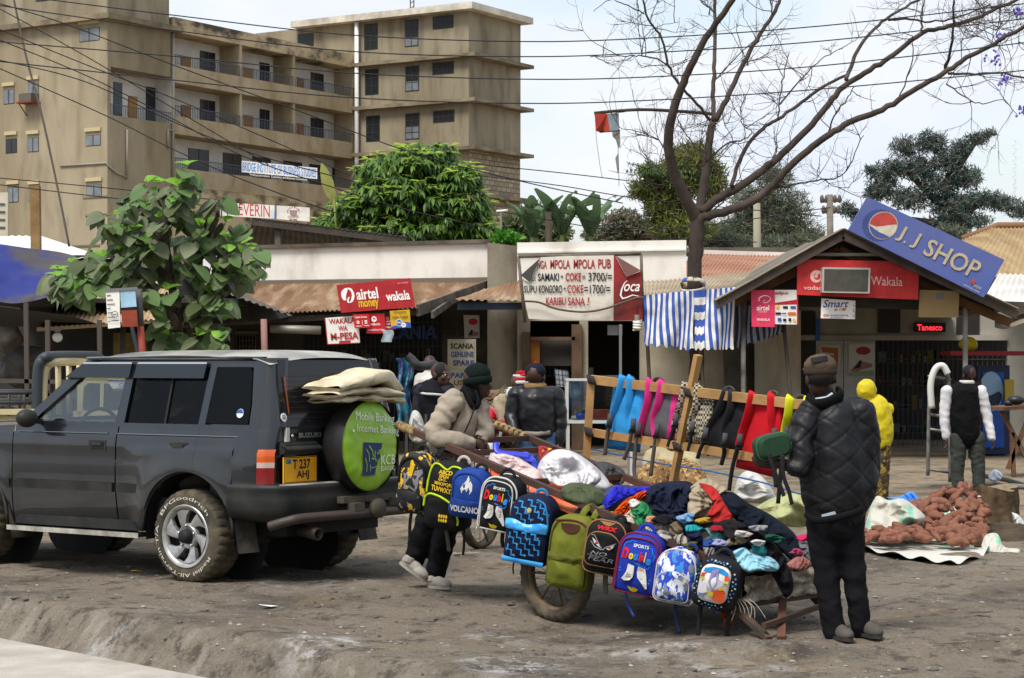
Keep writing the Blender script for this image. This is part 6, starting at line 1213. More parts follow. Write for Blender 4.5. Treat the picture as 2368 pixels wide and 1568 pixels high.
# ----------------------------------------------------------
K3=(.4239,1127.3,838.2)
def rag(name,label,cat,pts,Y,mat,bulge=.10,slope=.9,fold=.03,fs=9.,seed=0.,crop=K3,group=None,drop=0.,nr=26,na=110,parts=None,aniso=None,th=.5):
 "crumpled cloth: outline pts (picture units) leaning back by slope, swelling towards the viewer by bulge, creased by folds"
 k,ox,oy=crop; q=spline([(ox+k*x,oy+k*y,0)for x,y in pts]+[(ox+k*pts[0][0],oy+k*pts[0][1],0)],6)[:-1]
 cx=sum(p.x for p in q)/len(q); cy=sum(p.y for p in q)/len(q); zb=P(cx,max(p.y for p in q),Y).z
 n=len(q); base=V(((cx-CX)/FPX*Y,Y,zb)); m=MB(True); vs=[]
 ca,sa_=cos(seed*1.7),sin(seed*1.7)
 def point(ang,r_,back=False):
  a=ang*n; i=int(a)%n; p=q[i].lerp(q[(i+1)%n],a-int(a)); x,y=cx+(p.x-cx)*r_,cy+(p.y-cy)*r_
  w=P(x,y,Y); up=max(0,w.z-zb); u_=(w.x*ca+w.z*sa_); v_=(-w.x*sa_+w.z*ca)
  wu,wv=.09*fbm((w.x*5+seed,w.z*5,3),2),.09*fbm((w.x*5,w.z*5+seed,7),2); u_+=wu; v_+=wv; f1=noise.ridged_multi_fractal(V((u_*fs*.55+seed,v_*fs*1.7,seed)),1.,2.,3,1.,2.)-.9 if fold else 0
  f2=fbm((w.x*fs*3+seed,w.z*fs*3,seed),3)
  f3=noise.ridged_multi_fractal(V((u_*fs*1.8+seed*3,v_*fs*.6,seed+9)),1.,2.,3,1.,2.)-.9 if fold else 0
  prof=(1-r_**5)**.7
  d=bulge*prof*(.7+.8*fbm((w.x*5+seed,w.z*5,seed),2))+min(fold,.03)*(.45 if cat in('bundle','sack')else 1)*(f1*1.9+f3*.9+f2*.25)*(.55+.45*prof)
  Yd=Y+up*slope-(d if not back else-bulge*th*prof-.015)
  s_=Yd/Y; c_=V((w.x*s_,Yd,CZ+(w.z-CZ)*s_))
  return c_
 for side in(False,True):
  m.grid(lambda u,v:point(u,max(.001,1-v),side),na,nr,cu=True)
 r=thing(name,base,label,cat,group)
 o=m.build('cloth' if cat in('clothing','cloth')else 'body',mat,r,world=True)
 return r
def cl(c,v=.72,rough=.9):return M('cloth_'+c[1:],hx(c),rough,var=tuple(x*v for x in hx(c)),vs=7,vd=5,bump=.15,bs=140,spec=.12)
GC='second hand clothes heaped on the cart'
def garment(label,pts,Y,c,**k):return rag(k.pop('name','garment'),label,'clothing',pts,Y,cl(c),group=GC,**k)
m=MB(True); m.grid(lambda u,v:rail(.48+.53*u,.03+.94*v,-.16+.28*sin(pi*min(1,v*.9+.1))*(.55+.45*sin(pi*min(1,u*.8+.2)))+.05*fbm((u*6,v*5,3),3)),40,26)
hp_=thing('clothes_heap',rail(.75,.5,-.2),'dark jumbled base of the clothes heap filling the cart tray','clothing'); m.build('cloth',patch_mat('heap_mix','#23252e',['#4a4338','#2d3a58','#5a5a5c','#3a2d2a'],6,None,.58),hp_,world=True)
pl_=lambda n,c=None,**k:MATS[n]if n in MATS else M(n,hx(c),k.pop('rough',.28),var=k.pop('var',None),vs=k.pop('vs',5),vd=6,spec=.5,**k)
rag('plastic_bundle','flat clear plastic bundle with pinkish contents lying below the leaning man','bundle',[(690,690),(760,685),(850,710),(930,760),(990,810),(985,870),(930,880),(840,840),(750,800),(680,750)],14.35,pl_('plastic_pink','#cfc6c6',var=hx('#b99a94')),bulge=.16,slope=.8,fold=.022,fs=14,seed=2.,crop=(.3872,867,780.5))
rag('plastic_bundle','large bulging clear plastic bundle of white goods on the cart','bundle',[(970,780),(1000,720),(1080,670),(1180,680),(1280,740),(1360,810),(1410,890),(1390,945),(1300,930),(1200,890),(1090,900),(1000,850)],14.1,pl_('plastic_white','#cbccd0',var=hx('#b5b2b4')),bulge=.26,slope=.7,fold=.03,fs=13,seed=5.,crop=(.3872,867,780.5))
rag('plastic_bundle','small knotted clear bag resting against the large white bundle','bundle',[(1205,810),(1260,780),(1330,800),(1350,850),(1300,890),(1230,880)],13.8,pl_('plastic_white'),bulge=.12,slope=.7,fold=.02,fs=15,seed=8.,crop=(.3872,867,780.5))
op=fabric('pouch_olive','#475038'); rr=rag('pouch','dull green flat pouch with a flap, lying between the plastic bundle and the olive backpack','bag',[(398,700),(440,660),(540,660),(620,700),(640,760),(600,790),(500,775),(420,745)],13.62,op,bulge=.09,slope=.9,fold=.008,fs=8,seed=1.)
mb=MB(True); mb.grid(lambda u,v:P(1127.3+.4239*(485+130*u+20*v),838.2+.4239*(655+32*u+26*v),13.52-.02*v),8,4); mb.build('flap',op,rr,world=True)
garment('crumpled shiny blue plastic raincoat beside the orange towel',[(620,790),(650,720),(700,670),(760,680),(880,676),(890,700),(800,725),(740,745),(690,775),(640,805)],13.55,'#2226a8',bulge=.07,fold=.02,seed=4.,fs=16); MATS['cloth_2226a8'].node_tree.nodes['Principled BSDF'].inputs['Roughness'].default_value=.35
garment('fluffy orange towel rolled across the heap',[(680,825),(740,760),(830,705),(890,700),(880,735),(800,790),(745,850),(690,845)],13.45,'#c04512',bulge=.07,fold=.016,seed=6.,fs=30)
garment('small green shirt on the left of the heap',[(780,795),(825,755),(880,780),(905,850),(860,900),(800,880)],13.3,'#2f7d4f',bulge=.07,fold=.022,seed=7.)
garment('cream rag crushed between the orange towel and green shirt',[(745,835),(790,800),(810,850),(800,890),(760,870)],13.32,'#b9ae9d',bulge=.05,seed=9.)
garment('yellow scrap of cloth tucked under the orange towel',[(635,815),(680,812),(700,830),(660,840)],13.5,'#c7a520',bulge=.03,seed=10.,fold=.01)
garment('big crumpled navy jacket on top of the heap',[(860,710),(900,670),(980,650),(1090,648),(1150,690),(1140,770),(1100,840),(1040,880),(960,840),(880,780)],13.3,'#1a2033',bulge=.14,fold=.045,seed=11.,fs=10)
garment('beige trousers crumpled beside the red lining',[(1105,680),(1180,632),(1260,655),(1310,690),(1270,730),(1240,800),(1190,840),(1100,838),(1095,740)],13.22,'#9c8f7a',bulge=.10,fold=.035,seed=12.)
garment('bright red cloth showing through the folded coats',[(1150,655),(1235,680),(1290,760),(1340,850),(1265,890),(1200,830),(1235,770),(1205,700)],13.08,'#a92a2a',bulge=.06,fold=.02,seed=13.)
garment('long navy coat spread diagonally across the heap',[(1250,720),(1330,705),(1430,770),(1560,840),(1680,940),(1715,1060),(1690,1100),(1600,1030),(1500,950),(1380,880),(1280,790)],12.95,'#121a26',bulge=.12,fold=.04,seed=14.,fs=8)
garment('charcoal coat with one sleeve hanging down over the front edge of the cart',[(1200,895),(1320,855),(1440,900),(1550,970),(1640,1090),(1670,1230),(1625,1285),(1590,1200),(1560,1110),(1450,1010),(1320,940)],12.74,'#1f1c20',bulge=.09,fold=.035,seed=15.,fs=8,slope=.45)
garment('slate blue sleeve hanging down the side of the heap',[(1075,860),(1130,870),(1175,960),(1180,1050),(1140,1085),(1095,1000),(1065,920)],12.98,'#252c47',bulge=.08,fold=.03,seed=16.)
garment('white knitted jumper rolled near the blue double backpack',[(850,885),(930,872),(1000,890),(1020,950),(990,985),(930,950),(870,915)],13.1,'#b7b2aa',bulge=.07,fold=.02,seed=17.,fs=14)
garment('khaki cap crushed among the white knitwear',[(970,880),(1030,868),(1070,890),(1060,930),(1010,945)],13.08,'#6f6450',bulge=.06,seed=18.)
garment('off white shirt cuff beside the slate sleeve',[(1010,950),(1050,930),(1090,960),(1090,1010),(1040,1000)],13.02,'#a8a196',bulge=.05,seed=19.)
garment('pale teal jacket collar with a snap button',[(1180,905),(1250,885),(1330,915),(1330,950),(1275,985),(1235,990),(1210,940)],12.88,'#5c9490',bulge=.06,fold=.02,seed=20.)
garment('deep teal cloth peeping out beside the pale teal collar',[(1310,900),(1365,915),(1410,970),(1390,1000),(1335,955)],12.86,'#0f5f68',bulge=.05,seed=21.)
garment('blue denim shirt spread under the teal collar',[(1175,970),(1240,955),(1340,970),(1430,990),(1420,1030),(1310,1020),(1235,1060),(1180,1030)],12.84,'#24407a',bulge=.06,fold=.022,seed=22.)
garment('khaki scarf between the denim and the charcoal coat',[(1330,945),(1410,965),(1400,990),(1330,1000),(1280,1025),(1285,995)],12.78,'#8a7b5e',bulge=.04,seed=23.)
garment('purple cloth tucked behind the spotted bag',[(1265,1030),(1330,1010),(1360,1050),(1340,1080),(1280,1065)],12.76,'#2c2a58',bulge=.05,seed=24.)
garment('grey shirt front just above the camouflage bag',[(1175,1010),(1225,1005),(1260,1040),(1250,1065),(1195,1060)],12.82,'#8d857f',bulge=.05,seed=25.)
garment('pale blue crumpled shirt over the front corner of the cart',[(1340,1030),(1400,1010),(1450,1045),(1540,1060),(1590,1105),(1570,1140),(1480,1135),(1420,1145),(1360,1100)],12.62,'#8fc1d2',bulge=.08,fold=.028,seed=26.)
garment('sea green blouse between the denim and pale blue shirts',[(1440,1000),(1495,985),(1525,1030),(1510,1055),(1450,1035)],12.7,'#216a70',bulge=.05,seed=27.)
garment('dusty pink top hanging over the cart front beside the man',[(1630,1100),(1690,1060),(1750,1075),(1765,1100),(1740,1130),(1660,1128)],12.66,'#b57a70',bulge=.05,seed=28.)
garment('grey knitted sleeve at the right end of the heap',[(1695,985),(1745,985),(1775,1040),(1770,1085),(1720,1050)],12.85,'#6d6d72',bulge=.05,seed=29.)
garment('bright magenta cloth at the right end of the heap',[(1685,945),(1740,938),(1760,960),(1720,978),(1690,965)],12.95,'#c0245e',bulge=.03,fold=.01,seed=30.)
for lab,px,py,w,h,Y,c in[('small white vest crumpled near the top of the green shirt',800,770,60,40,13.4,'#c9c6c0'),('patterned light blue scarf on the crest of the heap',1085,850,90,50,13.12,'#6f93b8'),('bright turquoise top in the middle of the heap',1120,905,90,44,12.98,'#1f8f98'),('mustard scarf caught under the beige trousers',1180,862,80,34,13.02,'#a8862e'),('pale lilac shirt between the denim and the pale blue shirt',1270,985,90,40,12.8,'#8f8fb5'),('white cuffed sleeve poking out under the charcoal coat',1390,935,90,36,12.78,'#bdb9b2'),('crimson jumper corner below the red lining',1250,905,70,36,12.9,'#8e1f2c'),('cobalt blue shirt beside the slate sleeve',1045,1035,90,50,12.96,'#1f3f9c'),('olive trousers squeezed behind the camouflage bag',1110,1000,70,46,12.94,'#55562f'),('peach towel edge behind the white jumper',900,858,80,34,13.2,'#b5826a'),('black vest at the foot of the navy jacket',960,858,110,44,13.14,'#17171b'),('light grey hood resting on the navy coat',1480,905,90,40,12.84,'#85858a'),('bottle green sleeve over the long navy coat',1560,960,100,44,12.8,'#1d4a3c'),('white blouse collar above the pale blue shirt',1480,985,70,36,12.74,'#c6c4c0'),('rose pink shirt at the right edge above the dusty pink top',1690,1035,70,36,12.8,'#b04a6a')]:
 q=[(px+w/2*1.1*cos(a)*(1+.25*sin(a*3+px)),py+h/2*1.1*sin(a)*(1+.2*cos(a*2+py)))for a in[2*pi*k/9 for k in range(9)]]; garment(lab,q,Y-.04,c,bulge=.055,fold=.024,seed=px*.1,na=72,nr=16)
garment('orange rag hanging below the cart behind the spotted bag',[(1255,1320),(1310,1300),(1340,1380),(1330,1440),(1295,1455),(1285,1400)],12.9,'#a8431a',bulge=.04,slope=0.,fold=.02,seed=31.,fs=22)
rag('strap_bag','blue nylon bag and strap tied to the cart handle','bag',[(870,690),(905,682),(945,710),(975,760),(960,790),(900,740)],14.5,M('blue_nylon',hx('#2a35b4'),.4),bulge=.05,fold=.02,seed=33.,crop=(.3872,867,780.5))
m=MB(True); m.tube(spline([P(1147,1023,14.5),P(1152,1045,14.45),P(1195,1050,14.45),P(1225,1055,14.45)],5),[(.006,.022)]*16,8); tag(m.build('strap',M('blue_nylon'),loc=P(1150,1045,14.5)),'bright blue strap looped over the cart handle bar','strap')
rag('striped_cloth','red cloth with yellow and black stripes folded on the cart handle corner','cloth',[(975,650),(1010,648),(1070,670),(1072,685),(1030,700),(1000,725),(978,715)],14.8,patch_mat('red_stripe','#8f1f22',['#c9a52a','#1b1a1a'],9,(4,.2,4),.6),bulge=.04,fold=.012,seed=35.,crop=(.3872,867,780.5))
rag('backpack','grey backpack with orange trim lying behind the large plastic bundle','backpack',[(575,545),(640,540),(720,570),(755,610),(740,660),(690,670),(620,610)],14.6,patch_mat('grey_orange','#3a3a3e',['#c9581e'],7,(1,1,1),.66),bulge=.1,fold=.012,seed=36.)
m=MB(); [m.tube(spline([P(1690+6*i,1385,12.62),P(1692+8*i+R.random()*8,1400+R.random()*8,12.6),P(1680+10*i+R.random()*24,1415+R.random()*22,12.6)],4),.0016,4)for i in range(8)]
tag(m.build('frayed_string',M('string_white',hx('#c9c5ba'),.8),loc=P(1715,1400,12.6)),'frayed white strings hanging from the front of the cart','string')
# ----------------------------------------------------------
rk=thing('wooden_rack',rail(.45,1),'raw timber frame above the cart with bags hung over it','rack')
RL,RR_=P(1378,878,14.95),P(1850,942,13.25)
def rk3(x,y,dY=0.):
 px,py=1127.3+.4239*x,838.2+.4239*y; t=(px-1378)/(1850-1378); return P(px,py,14.95+(13.25-14.95)*t+dY)
for a,b_,w,h in[((560,92),(1760,235),.045,.062),((560,380),(1480,520),.04,.055)]:m=MB(); m.bar(rk3(*a),rk3(*b_),w,h); m.build('rail',wood_l,rk,world=True)
for a,b_,w in[((566,80),(538,545),.055),((1150,-40),(1005,690),.05)]:m=MB(); m.bar(rk3(*a,-.05),rk3(*b_,-.05 if w>.05 else-.06),w,w*.8); m.build('post',wood_l,rk,world=True)
lash=M('lashing',hx('#2a2825'),.9)
for x,y in((572,90),(1040,455),(558,375),(1100,160)):
 m=MB(True)
 for i in range(4):m.tube([rk3(x-26+9*i,y-22+3*i,-.09),rk3(x-14+9*i,y+22+3*i,-.09)],.012,6)
 m.build('lashing',lash,rk,world=True)
m=MB(True); m.tube([rk3(x,y,-.03)for x,y in[(530,465),(700,500),(900,545),(1200,590),(1500,655),(1730,725)]],.006,5); tag(m.build('cord',M('cord_blue',hx('#2d5c8f'),.7),loc=rk3(1000,560)),'thin blue cord stretched along the lower edge of the timber rack','cord')
def rbag(label,body,mat,straps,smat,loop,webs,side=None,bulge=.14,Wd=.062,smats=None):
 "bag hung over the top rail: body behind the rail, two padded straps in front, loose webbing"
 q=[rk3(x,y,.04)for x,y in[(body[0][0]-8,body[0][1]),(body[1][0]+22,body[1][1]),(body[2][0]+20,body[2][1]+14),(body[3][0]-14,body[3][1]+14)]]; r=thing('backpack',(q[2]+q[3])/2,label,'backpack','bags hung over the wooden rack')
 m=MB(True); tl,tr,br,bl_=q
 def f(u,v,s_):
  e=(1-abs(2*u-1)**4)*(1-abs(2*v-1)**4); p=tl.lerp(tr,u).lerp(bl_.lerp(br,u),v); w=(max(0,e))**.5
  return p+V((0,s_*bulge*w+.012*fbm((u*5,v*6,body[0][0]*.01),3)*e+.05,0))
 m.grid(lambda u,v:f(u,v,-1),16,22); m.grid(lambda u,v:f(u,v,1.4),16,22); m.build('body',mat,r,world=True)
 if side:x=MB(True); x.grid(lambda u,v:f(.70+.26*u,.06+.86*v,-1)+V((0,-.012,0)),6,12); x.build('side_panel',side,r,world=True)
 for i,st in enumerate(straps):
  pts=spline([rk3(x,y,-.05-.03*sin(j*1.2))for j,(x,y)in enumerate([(st[0][0]+3,st[0][1]-16)]+st)],6); m=MB(True); n=len(pts); m.tube(pts,[(.009,Wd/2)]*n,10,up=(0,1,0),fix=True); so_=m.build('strap',smat,r,world=True)
  x,y=st[-1]; m=MB(True); m.tube([rk3(x+8,y-70,-.10),rk3(x+2,y-6,-.11)],[(.006,.018)]*2,8,up=(0,1,0),fix=True); m.build('patch',fabric('adj_grey','#4b4a4c'),so_,world=True); m=MB(); m.box(rk3(x,y,-.10),(.045,.02,.03)); m.build('buckle',fblack,so_,world=True)
 for w_ in webs:pts=spline([rk3(x,y,-.07)for x,y in w_],5); m=MB(True); m.tube(pts,[(.003,.016)]*len(pts),6,up=(0,1,0),fix=True); m.build('webbing',smats or webg,r,world=True)
 if loop:c=loop; m=MB(True); m.tube([rk3(c[0]-c[2]*cos(a),c[1]-c[2]*.9*sin(a),.0)for a in[pi*i/8 for i in range(9)]],[(.006,.014)]*9,8,up=(0,1,0)); m.build('handle',webg,r,world=True)
sky_b=fabric('sky_cloth','#2f8fd0'); pnk=fabric('pink_cloth','#d1307e'); rdc=fabric('red_cloth','#c01522'); gry=fabric('grey_cloth','#5a5a60'); ylw=fabric('lemon_cloth','#cdd01f')
def check_mat():
 m=M('tweed_check',hx('#8f8774'),.9); n=m.node_tree; B_=n.nodes['Principled BSDF']; t=n.nodes.new('ShaderNodeTexCoord'); mp=n.nodes.new('ShaderNodeMapping'); mp.inputs['Scale'].default_value=(55,55,55); c=n.nodes.new('ShaderNodeTexChecker'); c.inputs['Scale'].default_value=1.; c.inputs['Color1'].default_value=(*hx('#b5ab95'),1); c.inputs['Color2'].default_value=(*hx('#3a342c'),1)
 n.links.new(t.outputs['Object'],mp.inputs[0]); n.links.new(mp.outputs[0],c.inputs[0]); n.links.new(c.outputs[0],B_.inputs['Base Color']); return m
twd=check_mat()
rbag('sky blue backpack hung by its straps at the left end of the timber rack',[(700,105),(855,140),(815,480),(655,455)],sky_b,[[(735,92),(715,190),(685,290),(662,350)],[(780,98),(775,200),(772,300),(790,375)]],sky_b,(780,100,24),[[(662,350),(650,420),(640,505)],[(788,375),(770,460),(745,530)]])
rbag('pink and grey backpack hung second from the left on the timber rack',[(870,120),(1045,160),(1005,425),(850,400)],gry,[[(885,112),(875,210),(850,310),(820,400)],[(950,120),(935,220),(910,310),(920,405)]],pnk,(935,112,30),[[(818,400),(805,500),(800,590),(810,640)],[(918,405),(905,500),(890,620)]],side=pnk)
rbag('beige and dark check tweed backpack on the timber rack',[(1040,140),(1235,190),(1200,450),(1010,420)],twd,[[(1080,130),(1060,220),(1035,300),(1022,350)],[(1150,140),(1140,240),(1115,320),(1112,390)]],twd,None,[[(1020,350),(1000,410),(985,460)],[(1110,390),(1105,440),(1095,485)]],smats=web)
rbag('all black backpack hung on the timber rack next to the red one',[(1240,170),(1410,195),(1390,500),(1160,450)],fblack,[[(1300,165),(1265,260),(1215,350),(1185,425)],[(1335,175),(1325,270),(1295,360),(1290,455)]],fabric('nylon_strap','#26262a'),(1320,160,28),[[(1185,425),(1160,480),(1145,525)],[(1290,455),(1290,500),(1275,560)]],smats=web)
rbag('bright red backpack with black edged straps on the timber rack',[(1440,190),(1610,200),(1560,620),(1370,560)],rdc,[[(1445,182),(1425,270),(1395,370),(1372,460)],[(1550,190),(1550,280),(1558,360),(1560,430)]],rdc,(1560,182,26),[[(1365,460),(1335,580),(1318,700)],[(1560,430),(1562,560),(1575,680)]],smats=web)
rbag('grey backpack with lemon yellow straps at the right end of the rack',[(1625,220),(1790,235),(1770,500),(1610,470)],gry,[[(1650,205),(1640,290),(1625,360),(1622,420)],[(1745,215),(1738,300),(1730,380),(1728,450)]],ylw,(1715,205,26),[[(1622,420),(1600,600),(1585,770)]],smats=web)
# ----------------------------------------------------------
skin=M('skin_dark',hx('#3a241a'),.55,var=hx('#2b1a13'),vs=9,spec=.4); skin2=M('skin_brown',hx('#4a2f22'),.55,var=hx('#38231a'),vs=9,spec=.4)
hairm=M('hair_black',(.012,.011,.010),.9); eyew=M('eye_white',hx('#cfc6bb'),.3); lipm=M('lip',hx('#4a2a26'),.5)
def cloth(name,c=None,v=.7,rough=.85,**k):
 if name in MATS:return MATS[name]
 c=hx(c); return M(name,c,rough,var=tuple(x*v for x in c),vs=5,vd=6,bump=.12,bs=160,spec=.12,**k)
def solid(name,mb,mat,parent,vox=.012,sm=2,disp=None,amp=.0,fs=6.,seed=0.):
 o=mb.build(name,mat,parent,world=True)
 r=o.modifiers.new('r','REMESH'); r.mode='VOXEL'; r.voxel_size=vox; r.use_smooth_shade=True
 if sm:s_=o.modifiers.new('s','SMOOTH'); s_.factor=.5; s_.iterations=sm
 baked(o); me=o.data
 if amp or disp:
  base=frame_of(parent).translation; ns=[v.normal.copy()for v in me.vertices]
  for v,n in zip(me.vertices,ns):
   p=v.co; d=0
   if amp:d+=amp*((noise.ridged_multi_fractal(V((p.x*fs*.8+seed,p.y*fs*.8,p.z*fs*1.5+p.x*fs*.5)),1.,2.,3,1.,2.)-.9)*.55+fbm((p.x*fs*2.2,p.y*fs*2.2,p.z*fs*2.6+seed),2)*.5)
   if disp:d+=disp(p)
   v.co=p+n*d
 me.polygons.foreach_set('use_smooth',[True]*len(me.polygons)); me.update(); return o
def limb(mb,pts,rs,n=12,sub=4):
 q=spline(pts,sub); k=len(pts); r_=[]
 for i in range(len(q)):
  t=i/sub; a=min(int(t),k-2); t-=a; r_.append(rs[a]+(rs[a+1]-rs[a])*t)
 mb.tube(q,r_,n); mb.ell(q[0],rs[0],10,7); mb.ell(q[-1],rs[-1],10,7)
def head(mb,c,yaw=0.,tilt=0.,s=1.,nod=0.):
 "head about c (middle of the skull); yaw 0 looks at the camera, positive turns to the viewer's right"
 rot=Matrix.Rotation(radians(yaw),3,'Z')@Matrix.Rotation(radians(tilt),3,'Y')@Matrix.Rotation(radians(nod),3,'X'); c=V(c)
 def e(p,r_):mb.ell(c+rot@(V(p)*s),tuple(x*s for x in r_),16,11,rot=rot)
 e((0,.012,.03),(.076,.096,.088)); e((0,-.025,-.045),(.060,.066,.075)); e((0,-.055,-.088),(.036,.034,.026)); e((0,-.095,-.018),(.016,.022,.026)); e((0,-.104,-.035),(.022,.016,.012)); e((0,-.078,.012),(.055,.020,.014))
 e((0,-.085,-.066),(.030,.015,.009)); e((0,-.083,-.078),(.027,.015,.008))
 for sx in(-1,1):e((sx*.078,.012,-.012),(.011,.022,.034)); e((sx*.045,-.065,-.03),(.022,.02,.022))
 return rot
def face_bits(parent,c,rot,s=1.):
 for sx in(-1,1):
  m=MB(True); m.ell(V(c)+rot@(V((sx*.032,-.080,-.004))*s),.011*s,10,7,rot=rot); o=m.build('eye',eyew,parent,world=True); m=MB(True); m.ell(V(c)+rot@(V((sx*.032,-.0885,-.004))*s),.0055*s,8,6); m.build('pupil',hairm,o,world=True)
def hand(mb,w,d,side,s=1.,curl=.6,spread=.25):
 "hand from the wrist w pointing along d; side = direction of the thumb; fingers curl away from the palm normal"
 w=V(w); d=V(d).normalized(); sd=V(side); sd=(sd-d*sd.dot(d)).normalized(); pn=d.cross(sd)
 rot=Matrix((d,sd,pn)).transposed(); mb.ell(w+d*.045*s,(.052*s,.040*s,.017*s),14,9,rot=rot)
 for i,(o,l)in enumerate(((.030,.070),(.011,.080),(-.009,.074),(-.028,.056))):
  b=w+d*.082*s+sd*o*s; a0=curl*.5; dv=d+sd*spread*o*8*.3; p=[b-d*.02*s]; ang=a0; q=b; p.append(q)
  for seg in(.45,.32,.23):q=q+(d*cos(ang)+pn*sin(ang)+sd*(o*spread*2))*l*seg*s; p.append(q); ang+=curl*.75
  mb.tube(p,[.0105*s,.0105*s,.0098*s,.009*s,.0075*s],8); mb.ell(p[-1],.0078*s,8,5)
 b=w+d*.02*s+sd*.034*s; p=[b-sd*.015*s,b+(d*.4+sd*.6)*.022*s,b+(d*.75+sd*.6+pn*.3)*.045*s,b+(d*1.1+sd*.35+pn*.5)*.062*s]; mb.tube(p,[.014*s,.0125*s,.0105*s,.0085*s],8); mb.ell(p[-1],.0087*s,8,5)
def shoe(parent,heel,toe,w,mat,sole,h=.09,name='shoe',up=(0,0,1)):
 heel,toe=V(heel),V(toe); d=(toe-heel); l=d.length; d.normalize(); s_=d.cross(V(up)).normalized(); u=s_.cross(d)
 rot=Matrix((d,s_,u)).transposed(); m=MB(True)
 m.ell(heel+d*l*.22+u*.05,(l*.24,w*.42,.055),14,9,rot=rot); m.ell(heel+d*l*.68+u*.036,(l*.33,w*.5,.042),14,9,rot=rot); m.ell(heel+d*l*.45+u*.045,(l*.3,w*.42,.045),14,9,rot=rot); m.tube([heel+d*l*.22+u*.05,heel+d*l*.18+u*h],[.048,.044],12)
 o=solid(name,m,mat,parent,.006,2); m=MB(True); m.grid(lambda a,b:heel+d*(l*(.5-.52*cos(2*pi*a)))+s_*(w*.5*sin(2*pi*a)*(.82+.18*sin(pi*(.5-.5*cos(2*pi*a)))))+u*(.022*(1-b)),30,2,cu=True); m.add([heel+d*(l*(.5-.52*cos(2*pi*a/30)))+s_*(w*.5*sin(2*pi*a/30))+u*.0 for a in range(30)],[tuple(range(30))]); m.build('sole',sole,o,world=True); return o
def J(px,py,Y,dy=0.):return P(px,py,Y+dy)
Ym=12.45; f0=V(((1960-CX)/FPX*Ym,Ym,gz(2.0,Ym)))
mn=thing('person',f0,'man in a dark quilted jacket and flat cap, seen from behind','person')
c=J(1897,872,Ym,-.02); b=MB(True); rot=head(b,c,yaw=188,tilt=3,s=1.08)
limb(b,[J(1900,890,Ym,.02),J(1908,935,Ym,.02),J(1938,1050,Ym),J(1945,1190,Ym)],[.062,.068,.13,.12])
wr=J(1800,1072,Ym,-.10); limb(b,[J(1868,965,Ym),J(1858,1070,Ym,-.06),wr],[.055,.050,.032]); hand(b,wr+V((.0,0,0)),(-1,-.15,.10),(0,-.2,1),s=1.05,curl=.55)
limb(b,[J(2000,960,Ym),J(2014,1070,Ym,.08),J(1985,1100,Ym,.24)],[.05,.045,.03])
limb(b,[J(1904,1200,Ym),J(1911,1330,Ym),J(1928,1460,Ym)],[.07,.048,.036]); limb(b,[J(1968,1200,Ym),J(1978,1330,Ym),J(1992,1455,Ym)],[.07,.048,.036])
solid('body',b,skin,mn,.009,1); face_bits(mn,c,rot,1.08)
jk=MB(True)
limb(jk,[J(1912,930,Ym,.03),J(1922,960,Ym,.03),J(1938,1050,Ym,.02),J(1940,1130,Ym,.02),J(1936,1182,Ym,.02)],[.08,.155,.185,.185,.170],18)
limb(jk,[J(1975,950,Ym,.04),J(1990,1000,Ym,.02),J(1985,1120,Ym,.02),J(1968,1170,Ym)],[.09,.105,.115,.09],16); limb(jk,[J(1880,960,Ym,.02),J(1878,1040,Ym,.0),J(1892,1150,Ym,.0)],[.085,.095,.10],16)
limb(jk,[J(1992,955,Ym,0),J(2008,1030,Ym,.02),J(2004,1105,Ym,.08),J(1985,1110,Ym,.2)],[.085,.078,.075,.06],14)
def quilt(p):
 x,z=p.x*.9+p.y*.5,p.z; d=0
 for s_ in(1,-1):
  t=((z+s_*x*.85)/.165)%1; t=min(t,1-t)*.165; d-=.006*math.exp(-(t/.006)**2)
 return d+.002
jm=M('quilt_nylon',hx('#101114'),.5,var=hx('#17181c'),vs=6,spec=.25,bump=.1,bs=60)
jo=solid('jacket',jk,jm,mn,.011,2,disp=quilt,amp=.012,fs=3.5,seed=3.)
sv=MB(True); limb(sv,[J(1872,958,Ym,-.02),J(1852,1020,Ym,-.07),J(1852,1072,Ym,-.12),J(1838,1082,Ym,-.13)],[.082,.082,.072,.056],14); solid('sleeve',sv,jm,jo,.010,1,disp=lambda p:quilt(p)+.006*sin(p.z*42+p.x*30),amp=.012,fs=5.,seed=6.)
cb=MB(True); cb.tube(spline([J(1868,918,Ym,-.02),J(1880,934,Ym,-.07),J(1915,930,Ym,-.085),J(1945,912,Ym,-.04),J(1938,905,Ym,.05)],5),[(.035,.016)]*21,10); cb.build('collar',cloth('rib_black','#121214'),jo,world=True)
hb=MB(True); hb.tube(spline([J(1864,1190,Ym,-.05),J(1890,1204,Ym,-.15),J(1940,1196,Ym,-.18),J(1990,1180,Ym,-.12),J(2005,1165,Ym,0)],5),[(.022,.014)]*21,10); hb.build('hem',cloth('rib_black'),jo,world=True)
sh_=MB(True); sh_.grid(lambda u,v:J(1900+54*u,1190+16*v-14*u,Ym,-.155+.02*u),6,3); sh_.build('shirt_tail',cloth('shirt_pale','#b9c4d0'),mn,world=True)
sh_=MB(True); sh_.tube([J(1886,924,Ym,-.07),J(1912,920,Ym,-.085),J(1925,910,Ym,-.075)],.01,6); sh_.build('shirt_collar',cloth('shirt_pale'),mn,world=True)
tr=MB(True)
limb(tr,[J(1904,1170,Ym,0),J(1904,1260,Ym,0),J(1914,1360,Ym,0),J(1928,1462,Ym,0)],[.108,.088,.070,.066],16); limb(tr,[J(1966,1170,Ym,0),J(1968,1260,Ym,.01),J(1980,1360,Ym,0),J(1992,1455,Ym,.02)],[.106,.086,.068,.064],16); limb(tr,[J(1936,1160,Ym),J(1938,1215,Ym)],[.15,.13],16)
